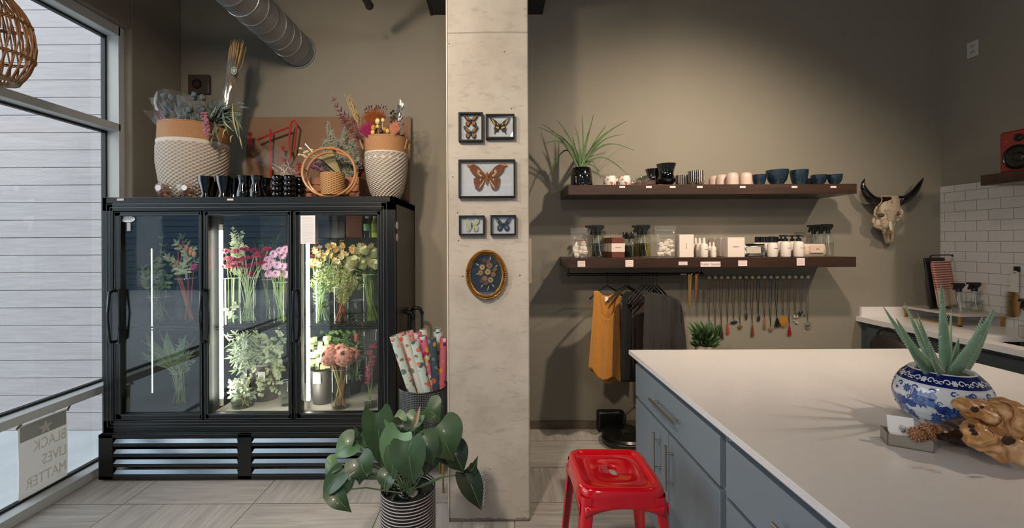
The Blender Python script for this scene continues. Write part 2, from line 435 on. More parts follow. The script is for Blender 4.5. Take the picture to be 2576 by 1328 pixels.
# louvred base
bx0,bx1,bz0,bz1=-2.562,-.640,.012,.302
lou=B()
yb=Y0-.02
lou.box(bx0,yb,bz0,-2.47,yb+.03,bz1).box(-1.665,yb,bz0,-1.575,yb+.03,bz1).box(-.745,yb,bz0,bx1,yb+.03,bz1).box(bx0,yb,bz1-.022,bx1,yb+.03,bz1).box(bx0,yb,bz0,bx1,yb+.03,.035)
lou.box(bx0,yb+.03,.03,bx0+.01,Y1,bz1).box(bx1-.01,yb+.03,.03,bx1,Y1,bz1).box(bx0+.03,yb+.14,.03,bx1-.03,yb+.15,bz1)
mk('base_panel',lou,black_metal,fr,bevel=.002)
for (a,c) in ((-2.47,-1.665),(-1.575,-.745)):
    for i in range(4):
        zt=.258-i*.0665
        lv=B()
        # sloped blade, falling towards the viewer, with a short front lip
        y0,y1=yb+.003,yb+.045
        lv.a([(a,y0,zt-.012),(c,y0,zt-.012),(c,y0,zt-.034),(a,y0,zt-.034),(a+.012,y0+.011,zt+.011),(c-.012,y0+.011,zt+.011),(c-.012,y1,zt-.030),(a+.012,y1,zt-.030)],[(0,1,2,3),(4,7,6,5),(3,2,6,7),(0,3,7,4),(1,5,6,2)])
        lv.a([(a,y0-.0002,zt-.012),(c,y0-.0002,zt-.012),(c-.012,y0+.0108,zt+.011),(a+.012,y0+.0108,zt+.011)],[(0,3,2,1)],1)  # slope faced in pale metal to carry the window's reflection
        mk('louvre_blade',lv,[M('louvre_paint','14171a',.3,0,spec=.6),M('louvre_sheen','8f9aa3',.22,.85)],fr)
mk('foot_rail',B().box(-2.5,Y0+.0,0,-.7,Y0+.05,.035).box(-2.5,Y1-.08,0,-.7,Y1-.02,.035),black_plastic,fr)
# doors
doorspec=((-2.477,-1.909,-2.435,-1.927),(-1.891,-1.326,-1.865,-1.349),(-1.300,-.740,-1.264,-.766))
doors=[]
dz0,dz1,gz0,gz1=.389,1.741,.425,1.713
for k,(xa,xb,ga,gb) in enumerate(doorspec):
    b=B(); y=Y0+.006
    b.box(xa,y,dz0,ga,y+.045,dz1).box(gb,y,dz0,xb,y+.045,dz1).box(xa,y,gz1,xb,y+.045,dz1).box(xa,y,dz0,xb,y+.045,gz0)
    dr=mk('door',b,black_metal,fr,bevel=.002)
    b=B(); rect(b,xa+.002,xb-.002,dz0+.002,dz1-.002,y-.0005,.0018); rect(b,ga-.008,gb+.008,gz0-.008,gz1+.008,y-.0005,.0016)  # pale highlight strips around door edge and glass
    mk('door_highlight_trim',b,lm,dr)
    mk('glass',B().box(ga,y+.018,gz0,gb,y+.022,gz1),clear,dr)
    hx=xa+.010; b=B()
    b.box(hx-.012,y-.012,.885,hx+.024,y,1.24)
    pts=[(hx,y-.012,1.23),(hx,y-.045,1.222),(hx,y-.05,1.18),(hx,y-.062,1.07),(hx,y-.05,.945),(hx,y-.045,.905),(hx,y-.012,.897)]
    b.tube(pts,[.011,.010,.008,.007,.008,.010,.011],8)
    mk('handle',b,M('handle_gloss','15171a',.15,.2,spec=.7,coat=.5),dr)
    doors.append(dr)
# led tubes behind the mullions
led=M('led_tube','fbf8f0',.5,emis='fff6e6',es=50)
ledend=M('led_socket','c9c5bd',.5)
for x,z0,z1 in ((-1.853,.487,1.62),(-1.266,.47,1.60)):
    o=mk('light_tube',B().cyl((x,2.85,z0),(x,2.85,z1),.0115,12),led,fr)
    mk('socket',B().cyl((x,2.85,z0-.05),(x,2.85,z0),.012,10),ledend,o); mk('socket',B().cyl((x,2.85,z1),(x,2.85,z1+.04),.012,10),ledend,o)
o=mk('light_tube',B().cyl((-2.33,2.86,.52),(-2.33,2.86,1.50),.004,8),M('led_dim','fbf8f0',.5,emis='f4fff6',es=1.2),fr,label='thin dim light tube')
# wire shelves
def wire_shelf(x0,x1,z,lab):
    b=B(); 
    b.box(x0,2.845,z-.012,x1,2.855,z-.002).box(x0,2.845,z-.028,x1,2.851,z-.022)
    n=int((x1-x0)/.03)
    for i in range(n+1): b.cyl((x0+(x1-x0)*i/n,2.85,z-.004),(x0+(x1-x0)*i/n,3.38,z-.004),.0022,5)
    for y in (2.95,3.1,3.25,3.38): b.cyl((x0,y,z-.008),(x1,y,z-.008),.003,5)
    for i in range(int((x1-x0)/.06)): 
        xx=x0+.03+i*.06; b.cyl((xx,2.849,z-.024),(xx,2.849,z-.006),.002,4)
    mk('wire_shelf',b,M('shelf_wire','2a2c2d',.3,.6),fr)
for x0,x1 in ((-2.49,-1.915),(-1.885,-1.325),(-1.3,-.71)): wire_shelf(x0,x1,.975,'')
wire_shelf(-1.3,-.71,1.565,''); 
mk('price_rail',B().box(-2.52,Y0-.0015,1.798,-.68,Y0+.004,1.830),M('rail_black','15181a',.3),fr)
for px,w,h in ((304,.045,.014),(580,.04,.012)):
    p=W(px,502,Y0)
    o=mk('price_tag',B().box(p.x-w/2,Y0-.004,p.z-h/2,p.x+w/2,Y0-.002,p.z+h/2),paper_tag)
    o['label']='tiny white price tag on the fridge top edge '+('near its left corner' if px<400 else 'above the middle door gap'); o['category']='price tag'; o['group']='price tags on the fridge top edge'
# stickers
p=W(320.5,551,Y0+.02)
b=B(); b.tube([(0,0,0),(0,-.001,0)],1,32); b=B().prism([(p.x+.048*math.cos(2*PI*i/32),Y0+.0225,p.z+.0215*math.sin(2*PI*i/32)) for i in range(32)],(0,-.0015,0))
navy=M('sticker_navy','1e2a4a',.5)
st=mk('oval_sticker',b,M('sticker_white','e6e8ee',.4),label='white oval BUSH sticker inside the top left corner of the fridge glass',cat='sticker')
RX=Matrix.Rotation(PI/2,4,'X')
mk('lettering',B().text('BUSH',Matrix.Translation((p.x,Y0+.0205,p.z+.006))@RX@Matrix.Diagonal((1.35,1,1,1)),.021,.0004).text('REFRIGERATION',Matrix.Translation((p.x,Y0+.0205,p.z-.006))@RX@Matrix.Diagonal((1.3,1,1,1)),.0065,.0003),navy,st)
p=W(323,571,Y0+.02)
mk('tape_strip',B().box(p.x-.012,Y0+.0215,p.z-.026,p.x+.012,Y0+.0225,p.z+.028),M('tape_grey','b9bdb8',.5),label='short grey paper strip stuck below the oval fridge sticker',cat='label')
a=W(756,542,Y0); c=W(793,613,Y0)
nt=mk('notice_sheet',B().box(a.x,Y0+.0,a.z,c.x,Y0+.0025,c.z),paper,label='white printed notice sheet taped on the right fridge door',cat='paper')
b=B()
for i in range(22):
    z=a.z-.012-i*(a.z-c.z-.02)/22; b.box(a.x+.008,Y0-.0006,z,c.x-.008-rnd.random()*.01,Y0+.0002,z-.0016)
mk('printed_lines',b,M('faint_ink','b6b2b6',.8),nt)
for z,h,nm in ((1.646,'d8d4cf','white'),(1.567,'d9b3b0','pink')):
    b=B().prism([(X1,2.80+.026*math.cos(2*PI*i/24),z+.026*math.sin(2*PI*i/24)) for i in range(24)],(.005,0,0))
    mk('round_magnet',b,M('magnet_'+nm,h,.3),label='small round %s magnet on the right side of the fridge'%nm,cat='magnet')
# ================================================================== FLOWERS AND VASES (helpers)
g_leaf=M('leaf_green','7f9a63',.45,var=.35,vs=20)
g_dark=M('leaf_dark','3f5a33',.4,var=.35,vs=20)
g_pale=M('leaf_pale','b4bf9c',.5,var=.25,vs=25)
g_euc=M('leaf_eucalyptus','93a58c',.5,var=.3,vs=25)
stem_g=M('stem_green','8fa55f',.5,var=.3,vs=30)
stem_r=M('stem_russet','b4694a',.5,var=.3,vs=30)
def fac(a,lo,hi): return lo+(hi-lo)*a
def rv(s=1): return V((rnd.uniform(-1,1),rnd.uniform(-1,1),rnd.uniform(-1,1)))*s
def vase(px,pyt,z0,Y,wpx,label,ribs=0,name='glass_vase',flare=1.0,wlev=.35,group=None):
    c=W(px,pyt,Y); r=rad(wpx,px,Y); h=c.z-z0
    t=T(name,label,'vase',(c.x,Y,z0),group=group)
    wob=(lambda a,z:1+.04*math.cos(a*ribs)) if ribs else None
    pr=[(.001,.004),(r*.96,.004),(r,.012),(r*(1+(flare-1)*.5),h*.5),(r*flare,h-.003),(r*flare-.001,h)]
    mk('glass',B().lathe(pr,(0,0,0),48,wob=wob),vaseg,t,local=True,ang=1.2)
    mk('rim',B().tube([((r*flare)*math.cos(2*PI*i/28),(r*flare)*math.sin(2*PI*i/28),h) for i in range(28)],.0012,4,closed=True),M('rim_glass','dfe9e6',.1,spec=1),t,local=True)
    if wlev: mk('water',B().lathe([(.001,.006),(r*.93,.006),(r*.93,h*wlev),(.001,h*wlev)],(0,0,0),24),water,t,local=True,ang=.8)
    return (c.x,Y,z0,r,h)
def stems(b,vs,tops,rr=.0025,cross=1,mi=0):
    x,y,z,r,h=vs
    for t in tops:
        a=rnd.uniform(0,2*PI); d=r*.75*math.sqrt(rnd.random())
        t=V(t); dx=(t.x-x)
        p0=V((x-dx*.3*cross+math.cos(a)*d*.6, y+math.sin(a)*d, z+.012))
        if abs(p0.x-x)>r*.85: p0.x=x+math.copysign(r*.8,p0.x-x)
        p1=V((x+max(-r*.8,min(r*.8,dx*.6)), y+math.sin(a)*d*.7, z+h))
        b.tube([p0,p0.lerp(p1,.5),p1,p1.lerp(t,.55)+V((0,0,.01)),t],[rr,rr,rr,rr*.9,rr*.8],5,mi)
def ruffle(b,c,r,n=26,mi=0,flat=.6):
    c=V(c)
    for i in range(n):
        d=rv().normalized(); d.z=abs(d.z)*.9-.1; d.normalize()
        s=d.orthogonal().normalized(); s.rotate(Matrix.Rotation(rnd.uniform(0,6.28),3,d)); u=d.cross(s)
        p=c+V((d.x*r*.55,d.y*r*.55,d.z*r*.4*flat))
        w=r*.42
        q=[p-s*w*.2, p+d*w*1.0-s*w+u*w*.3, p+d*w*1.25-s*w*.3-u*w*.25, p+d*w*1.2+s*w*.4+u*w*.3, p+d*w*.95+s*w-u*w*.2]
        b.a(q,[(0,1,2),(0,2,3),(0,3,4)],mi)
    b.ell(c,(r*.55,r*.55,r*.35),8,6,mi)
def daisy(b,c,r,d=(0,-1,.3),n=16,mi=0,mc=1,lay=2):
    c=V(c); d=V(d).normalized(); s=d.orthogonal().normalized(); u=d.cross(s)
    for L in range(lay):
        for i in range(n):
            a=2*PI*(i+.5*L)/n+rnd.uniform(-.06,.06); e=s*math.cos(a)+u*math.sin(a)
            b.leaf(c+e*r*.12+d*L*r*.1, c+e*r*(1-.2*L)+d*r*(.12+.15*L), r*.30, d, .15, .02, 'round',3,mi)
    b.ell(c+d*r*.12,(r*.2,)*3,8,5,mc)
def rose(b,c,r,mi=0,d=(0,-.5,1)):
    c=V(c); d=V(d).normalized(); s=d.orthogonal().normalized(); u=d.cross(s)
    b.ell(c,(r*.62,r*.62,r*.8),10,8,mi)
    for L,(n,rr,hh) in enumerate(((3,.45,1.0),(4,.68,.92),(5,.88,.7),(5,1.0,.42))):
        for i in range(n):
            a=2*PI*(i+.37*L)/n
            def fn(p,q,a=a,rr=rr,hh=hh,n=n):
                t=a+(p-.5)*2*PI/n*1.35; k=math.sin(PI*min(1,max(0,q))*.5)
                R=r*rr*(.35+.65*k)+ (r*.1 if q>.95 else 0)
                return c+(s*math.cos(t)+u*math.sin(t))*R+d*(r*(-.6+q*(hh+.6)*(1-.25*(2*p-1)**2)))
            b.grid(fn,5,4,mi)
def spray(b,p0,p1,L,wd,n,mi=0,sh='lance',bend=.03,both=True,jit=.35):
    p0=V(p0);p1=V(p1); s=rv(bend); prev=p0; pts=[]
    for i in range(n+1):
        t=i/n; pts.append(p0.lerp(p1,t)+s*math.sin(PI*t))
    for i in range(1,n+1):
        d=(pts[i]-pts[i-1]).normalized(); sd=d.cross(V((rnd.uniform(-.5,.5),-1,rnd.uniform(-.3,.3)))).normalized()
        for k in ((-1,1) if both else (1 if i%2 else -1,)):
            e=(d*.65+sd*k*.8+rv(jit)).normalized(); l=L*(1-.35*i/n)*rnd.uniform(.8,1.15)
            b.leaf(pts[i],pts[i]+e*l,wd*l/L,(rnd.uniform(-.4,.4),-1,.3),.2,l*.08,sh,4,mi)
    b.leaf(pts[n],pts[n]+(pts[n]-pts[n-1]).normalized()*L*.8,wd*.8,(0,-1,.2),.2,0,sh,4,mi)
    return pts
def bouquet(name,label,vs,n=1): return T(name,label,'flowers' if 'foliage' not in name else 'greenery',(vs[0],vs[1],vs[2]+vs[4]))
ZS,ZF=.977,.402     # shelf and floor heights inside the fridge

# ---- left door
v=vase(400,745,ZS,2.99,66,'empty-looking wide clear glass vase on the upper shelf behind the left fridge door',wlev=.25)
t=bouquet('ruscus_foliage','loose pale green leafy branches spilling left in the left fridge door, upper shelf',v)
tops=[W(345,640,2.97),W(362,705,2.95),W(410,690,2.98),W(330,655,2.95),W(352,672,2.98),W(385,640,3.02),W(400,660,3.0),W(398,700,2.97),W(420,720,3.0),W(372,690,2.95),W(410,600,3.05)]
sb=B(); stems(sb,v,tops,.0018); mk('stems',sb,stem_g,t)
lb=B()
for p in tops: spray(lb,V((v[0],v[1],v[2]+v[4])).lerp(p,.4),p,.055,.026,5,0,'lance')
mk('leaves',lb,g_leaf,t)
v=vase(467,700,ZS,2.97,58,'clear glass vase with red and orange stems behind the left fridge door',wlev=.4)
t=bouquet('protea_bouquet','tall leafy bunch with orange buds and red stems in the left fridge door',v)
tops=[W(448,615,3.0),W(460,600,3.05),W(476,640,2.97),W(484,632,3.0),W(440,660,3.0),W(425,650,3.02),W(490,660,2.98),W(462,668,2.95)]
sb=B(); stems(sb,v,tops,.0032); mk('stems',sb,M('stem_orange','c87a44',.45,h2='c4514a',vs=6),t)
lb=B()
for p in tops: spray(lb,V((v[0],v[1],v[2]+v[4])).lerp(p,.3),p,.065,.026,6,0,'lance')
mk('leaves',lb,g_pale,t)
for px,py,h in ((480,634,'d98d5a'),(470,625,'c87c62'),(489,640,'d0a070')):
    c=W(px,py,2.93); mk('bud',B().ell(c,(.014,.014,.024),10,8),M('bud_'+h,h,.5),t)
c=W(490,672,2.92); bb=B(); daisy(bb,c,.028,(.1,-1,.1)); mk('blossom',bb,[M('magenta_petal','b83480',.5),M('daisy_eye','c8a542',.6)],t)
v=vase(452,935,ZF,2.97,50,'clear glass vase of long grass on the floor of the left fridge section',wlev=.45)
t=bouquet('grass_bouquet','large fan of broad leaves and long grass in the lower left fridge section',v)
sb=B(); lb=B(); base=V((v[0],v[1],v[2]+.01))
for i in range(26):
    px=rnd.uniform(345,500); py=rnd.uniform(825,930); e=W(px,py,rnd.uniform(2.9,3.1)); top=V((v[0]+rnd.uniform(-.04,.04),v[1]+rnd.uniform(-.04,.04),v[2]+v[4]))
    sb.tube([base+V((rnd.uniform(-.04,.04),rnd.uniform(-.03,.03),0)),top,top.lerp(e,.6)+V((0,0,.03)),e],[.003,.003,.002,.001],5)
for px,py,w_ in ((365,835,.075),(385,860,.06),(420,832,.08),(470,840,.06),(490,880,.05),(350,880,.04),(480,910,.04)):
    e=W(px,py,2.98); top=V((v[0],v[1],v[2]+v[4])); lb.leaf(top.lerp(e,.15),e,w_,(0,-1,.1),.15,.03,'lance',8)
for i in range(12):
    e=W(rnd.uniform(440,500),rnd.uniform(850,940),2.94); spray(lb,V((v[0]+.03,v[1],v[2]+v[4]+.02)),e,.04,.012,6)
mk('stems',sb,M('grass_pale','a9b48a',.5),t); mk('leaves',lb,M('leaf_sage','7d9470',.5,var=.3,vs=9),t)
# ---- middle door
v=vase(626,697,ZS,2.96,58,'tall clear cylinder vase under the magenta carnations in the middle fridge door')
t=bouquet('carnation_bouquet','bunch of magenta red carnations behind the middle fridge door',v)
cp=[(597,633),(615,628),(583,672),(600,668),(618,650),(640,632),(655,640),(668,650),(637,668),(652,662),(622,672),(645,645),(610,655),(672,628),(588,655),(630,690),(662,665)]
tops=[W(x,y,rnd.uniform(2.9,3.02)) for x,y in cp]
sb=B(); stems(sb,v,[p-V((0,0,.02)) for p in tops]+[p-V((0,0,.03)) for p in tops[:10]],.0022); mk('stems',sb,M('stem_pale','a9ba8c',.5),t)
cm_=M('carnation_red','c02f5e',.6,h2='a01f42',vs=30)
for p in tops:
    bb=B(); ruffle(bb,p,.030,34); mk('blossom',bb,cm_,t)
lb=B()
for p in tops: lb.ell(p-V((0,0,.018)),(.007,.007,.014),6,5)
mk('calyxes',lb,stem_g,t)
v=vase(580,700,ZS,2.90,36,'clear vase behind the white light tube in the middle fridge door',wlev=.3)
t=bouquet('pink_bouquet','soft pink blooms at the left edge of the middle fridge door',v)
tops=[W(568,634,2.86),W(575,652,2.86),W(584,662,2.87),(W(570,672,2.86))]
sb=B(); stems(sb,v,tops,.002); mk('stems',sb,stem_g,t)
for p in tops: bb=B(); ruffle(bb,p,.03,30); mk('blossom',bb,M('petal_salmon','e39aa0',.6,h2='d9708c',vs=20),t)
lb=B(); spray(lb,V((v[0],v[1],v[2]+.06)),W(572,780,2.87),.05,.028,5); spray(lb,V((v[0],v[1],v[2]+.1)),W(592,770,2.87),.05,.028,4); mk('leaves',lb,g_pale,t)
v=vase(673,703,ZS,3.04,30,'narrow clear vase between the carnations and the pink daisies')
t=bouquet('filler_foliage','dark fine leaved foliage rising behind the red carnations',v)
lb=B(); tops=[]
for px,py in ((640,612),(655,605),(690,600),(700,590),(650,600),(665,615)):
    e=W(px,py,3.2); tops.append(e); spray(lb,V((v[0],v[1],v[2]+v[4]+.05)),e,.05,.012,9)
sb=B(); stems(sb,v,tops,.002); mk('stems',sb,stem_g,t); mk('leaves',lb,g_dark,t)
v=vase(705,710,ZS,2.95,40,'clear vase holding the pink daisies at the right of the middle fridge door')
t=bouquet('daisy_bouquet','bunch of pale pink daisies behind the middle fridge door',v)
cp=[(675,655),(690,640),(672,672),(700,668),(714,672),(712,645),(695,690),(678,690),(718,690),(686,660),(705,632),(720,628)]
tops=[W(x,y,rnd.uniform(2.88,2.98)) for x,y in cp]
sb=B(); stems(sb,v,tops+tops[:8],.0022); mk('stems',sb,stem_g,t)
pk=M('daisy_pink','dcaed0',.6,var=.12,vs=30); ey=M('daisy_eye','c8a542',.6)
for p in tops: bb=B(); daisy(bb,p,.034,(rnd.uniform(-.4,.4),-1,rnd.uniform(0,.6))); mk('blossom',bb,[pk,ey],t)
# tall juniper like branch at the back
t=T('juniper_foliage','tall fine grey green branch behind the red carnations in the fridge','greenery',(W(602,690,3.02).x,3.02,ZS))
lb=B()
for i in range(26):
    e=W(rnd.uniform(580,622),rnd.uniform(572,650),rnd.uniform(2.98,3.06)); st=W(602,rnd.uniform(620,700),3.02)
    spray(lb,st,e,.034,.013,13)
sb=B(); sb.tube([V((W(602,690,3.02).x,3.02,ZS)),W(602,650,3.02),W(601,590,3.02)],[.006,.005,.003],6)
mk('leaves',lb,M('leaf_juniper','8b9a78',.6,var=.3,vs=30),t); mk('stem',sb,stem_g,t)
# lower middle: buckets and foliage
def bucket(px,pyt,z0,Y,wpx,label,tagpos=None,h='4e4c4a',handle=False):
    c=W(px,pyt,Y); r=rad(wpx,px,Y); hh=c.z-z0
    t=T('flower_bucket',label,'bucket',(c.x,Y,z0))
    mk('bucket_wall',B().lathe([(r*.78,0),(r,hh),(r*1.04,hh),(r*1.04,hh-.012),(r*.98,hh-.012),(r*.95,hh-.03),(r*.76,.006),(.001,.006)],(0,0,0),32),M('bucket_'+h,h,.45,var=.15,vs=5),t,local=True)
    if handle: mk('handle_lug',B().box(-r*1.12,-.015,hh-.045,-r*.98,.015,hh-.005).box(r*.98,-.015,hh-.045,r*1.12,.015,hh-.005).tube([(r*1.08*math.cos(a),-r*1.08*abs(math.sin(a))*.98-.004,hh-.004) for a in [PI*i/12 for i in range(13)]],.006,5),M('lug_grey','a8a39c',.4),t,local=True)
    if tagpos:
        p=W(tagpos[0],tagpos[1],Y-r); mk('tag',B().box(p.x-.026,Y-r*.97-.004,p.z-.036,p.x+.026,Y-r*.97-.002,p.z+.036),paper,t,label='white rectangular bucket tag',bevel=.003)
    return (c.x,Y,z0,r,hh)
v=bucket(668,908,ZF,3.08,82,'grey plastic flower bucket with white tag in the middle fridge section',(658,948),'5a5552',True)
t=bouquet('eucalyptus_foliage','dense pale eucalyptus foliage filling the lower middle fridge section',v)
lb=B(); lb2=B()
for i in range(34):
    e=W(rnd.uniform(570,722),rnd.uniform(835,935),rnd.uniform(2.92,3.16)); e.x=max(e.x,-1.85); st=V((v[0]+rnd.uniform(-.06,.06),v[1],v[2]+v[4]+.03))
    (spray(lb,st,e,.045,.03,6,0,'round') if e.x>-1.66 else spray(lb,st,e,.07,.017,6,0,'lance'))
for i in range(22):
    e=W(rnd.uniform(650,722),rnd.uniform(840,990),rnd.uniform(2.90,3.0)); spray(lb2,e+V((-.08,.08,.06)),e,.032,.026,5,0,'round')
mk('leaves',lb,M('leaf_silver','8c9c76',.5,var=.25,vs=14),t); mk('leaf_clusters',lb2,M('leaf_cream','a8b38c',.5,var=.2,vs=20),t)
sb=B(); stems(sb,v,[W(x,900,3.05) for x in (640,655,668,690)],.004); mk('stems',sb,stem_r,t)
v=bucket(622,900,ZF,3.10,54,'dark bucket in the shadows behind the small leafy vase','','232427')
t=bouquet('olive_foliage','long narrow olive leaves hanging at the left of the middle fridge section',v)
lb=B()
for i in range(16):
    e=W(rnd.uniform(572,625),rnd.uniform(840,935),rnd.uniform(2.87,2.95)); spray(lb,V((v[0],v[1],v[2]+v[4]+.1)),e,.07,.014,6)
mk('leaves',lb,g_euc,t)
v=vase(612,985,ZF,2.92,62,'short wide glass vase of small sage leaves on the fridge floor',wlev=.55)
t=bouquet('sage_foliage','small bunch of silvery sage leaves in the short glass vase',v)
lb=B(); tops=[]
for i in range(20):
    e=W(rnd.uniform(578,642),rnd.uniform(945,1000),rnd.uniform(2.86,2.99)); tops.append(e); spray(lb,V((v[0],v[1],v[2]+v[4]*.6)),e,.042,.024,4,0,'round' if i%2 else 'lance')
sb=B(); stems(sb,v,tops[:9],.0025); mk('stems',sb,M('stem_yellow','b8a968',.5),t); mk('leaves',lb,M('leaf_sagepale','b3bfa4',.5,var=.25,vs=20),t)
v=vase(718,958,ZF,2.93,24,'slim glass vase with amber water at the right of the middle fridge section',wlev=.3)
# ---- right door
v=vase(808,708,ZS,2.95,46,'left of two front glass vases of alstroemeria in the right fridge door',wlev=.3)
t=bouquet('alstroemeria_bouquet','large cream and yellow alstroemeria bunch behind the right fridge door',v)
fl=[]; tops=[]
for i in range(90):
    a=rnd.random(); px=fac(rnd.random(),784,938); py=fac(rnd.random(),612,665)+abs(px-860)*.1
    tops.append(W(px,py,rnd.uniform(2.9,3.15)))
sb=B(); stems(sb,v,[p for p in tops if p.x<-1.12][:16],.0022); mk('stems',sb,stem_g,t)
am=[M('alstro_cream','e6d9b0',.55,h2='d9b66a',vs=40),M('alstro_yellow','e3c47c',.55,h2='cf9a54',vs=40),M('alstro_white','ece6d0',.55,h2='c9b98a',vs=30)]
for i,p in enumerate(tops):
    bb=B(); d=V((rnd.uniform(-.6,.6),-.8,rnd.uniform(-.1,.9))).normalized(); s=d.orthogonal().normalized(); u=d.cross(s)
    for k in range(6):
        e=s*math.cos(k*PI/3)+u*math.sin(k*PI/3); bb.leaf(p,p+d*.030+e*.022,.019,d,.3,.003,'round',3)
    mk('blossom',bb,am[i%3],t)
lb=B()
for i in range(80):
    e=W(rnd.uniform(783,930),rnd.uniform(645,725),rnd.uniform(2.88,3.1)); st=W(fac(rnd.random(),810,870),722,2.96)
    spray(lb,st,e,.036,.012,7)
mk('leaves',lb,M('leaf_fresh','8fa060',.5,var=.35,vs=18),t)
v2=vase(860,722,ZS,2.93,48,'right of two front glass vases of alstroemeria in the right fridge door',wlev=.3)
t=bouquet('waxflower_bouquet','fine green stems standing in the right front vase of the right fridge door',v2)
lb=B(); sb=B(); tops=[]
for i in range(26):
    e=W(rnd.uniform(835,900),rnd.uniform(665,720),rnd.uniform(2.88,3.0)); tops.append(e); spray(lb,V((v2[0],v2[1],v2[2]+v2[4]*.5)),e,.028,.006,12)
stems(sb,v2,tops[:12],.0022); mk('stems',sb,stem_r,t); mk('leaves',lb,M('leaf_olive','87904f',.5,var=.3,vs=18),t)
lb=B(); sb=B()
for i in range(16):
    e=W(rnd.uniform(795,822),rnd.uniform(690,770),2.95); spray(lb,V((v[0]+rnd.uniform(-.03,.03),v[1],v[2]+.1)),e,.028,.008,8)
t=T('lower_stem_foliage','greenery inside the left front vase of the right fridge door','greenery',(v[0],v[1],v[2]))
mk('leaves',lb,g_leaf,t)
c=W(787,662,2.96); t=T('chrysanthemum','pale yellow chrysanthemum head at the left edge of the right fridge door','flower',c)
bb=B(); ruffle(bb,c,.045,60); mk('petals',bb,M('mum_yellow','e8da8e',.6),t); mk('stem',B().tube([c,c+V((.03,.03,-.25)),(c.x+.06,c.y+.05,ZS+.02)],.003,5),stem_g,t)
t=T('orange_bouquet','small orange and red blooms at the upper left of the right fridge door','flowers',W(790,700,3.2))
for px,py,h in ((792,612,'d07a2c'),(782,632,'c4452e'),(798,622,'dc9a3c'),(790,645,'c85a4a')):
    c=W(px,py,3.18); bb=B(); ruffle(bb,c,.028,24); mk('blossom',bb,M('petal_'+h,h,.6),t)
sb=B(); 
for px in (784,792,800): sb.tube([W(px,640,3.19),W(800,800,3.2)],.003,5)
mk('stems',sb,stem_g,t)
v=vase(903,755,ZS,3.02,26,'small ribbed clear glass vase on a swirl base in the right fridge door',ribs=12,wlev=0,flare=1.25)
v=vase(932,690,ZS,2.95,46,'tall glass vase packed with rose stems at the right of the fridge')
t=bouquet('rose_bouquet','bunch of large cream white roses behind the right fridge door',v)
cp=[(884,672,.036),(914,668,.040),(890,660,.042),(908,648,.040),(928,652,.046),(945,640,.042),(920,632,.036),(938,665,.036),(905,632,.034),(945,668,.036)]
sb=B(); stems(sb,v,[W(x,y+14,2.96) for x,y,_ in cp]*3,.0028,cross=.8); mk('stems',sb,stem_g,t)
rm=M('rose_cream','e9e6c8',.55,h2='dfe0b4',vs=20)
for x,y,r in cp: bb=B(); rose(bb,W(x,y,rnd.uniform(2.88,2.97)),r,0,(rnd.uniform(-.4,.3),-.6,.8)); mk('blossom',bb,rm,t)
lb=B()
for i in range(14):
    e=W(rnd.uniform(890,950),rnd.uniform(675,705),2.9); lb.leaf(e+V((rnd.uniform(-.03,.03),.06,.03)),e,.045,(0,-.6,1),.2,.01,'round',5)
mk('leaves',lb,g_dark,t)
v=bucket(812,926,ZF,3.0,64,'dark grey flower bucket with white tag in the right fridge section',(797,952),'55534f')
t=bouquet('hydrangea_foliage','pale green hydrangea clusters over the tagged bucket in the right fridge section',v)
lb=B()
for i in range(60):
    c=W(rnd.uniform(782,828),rnd.uniform(850,925),rnd.uniform(2.92,3.08)); d=V((rnd.uniform(-.6,.6),-1,rnd.uniform(-.3,.8))).normalized(); s=d.orthogonal().normalized(); u=d.cross(s)
    for k in range(4): e=s*math.cos(k*PI/2)+u*math.sin(k*PI/2); lb.leaf(c,c+e*.022,.02,d,.1,0,'round',3)
mk('blossom_clusters',lb,M('hydrangea_green','c6cfa0',.5,h2='8fae62',vs=9),t)
t=T('ivy_foliage','dark and bright green leafy mass behind the pink proteas','greenery',W(860,900,3.15))
lb=B(); l2=B()
for i in range(36):
    e=W(rnd.uniform(812,905),rnd.uniform(835,900),rnd.uniform(3.05,3.2)); spray(lb,W(862,930,3.2),e,.04,.022,6,0,'round')
for i in range(26):
    e=W(rnd.uniform(870,915),rnd.uniform(838,960),rnd.uniform(3.0,3.1)); spray(l2,W(893,925,3.15),e,.06,.014,6)
mk('leaves',lb,M('leaf_bright','6f9a4c',.5,var=.4,vs=12),t); mk('long_leaves',l2,g_dark,t)
mk('dark_pot',B().lathe([(.06,0),(.085,.24),(.08,.24),(.055,.01)],(W(885,900,3.2).x,3.2,ZF),24),M('pot_dark','2e2d2b',.5),t)
v=vase(856,926,ZF,2.89,47,'glass vase of thick reddish stems standing on the floor of the right fridge section',wlev=.35)
t=bouquet('pink_protea_bouquet','cluster of round salmon pink proteas in the right fridge section',v)
pr=[(828,898,.054,-.5),(833,885,.046,-.2),(866,897,.058,.1),(886,892,.046,.5),(857,882,.044,0)]
pm=M('protea_pink','dba595',.7,h2='c87462',vs=26); pe=M('protea_eye','3a2a22',.8)
sb=B(); stems(sb,v,[W(x,y+14,2.9) for x,y,_,_ in pr]*2,.0055,cross=1.2); mk('stems',sb,M('stem_thick','b0653c',.5,h2='8f8a4c',vs=5),t)
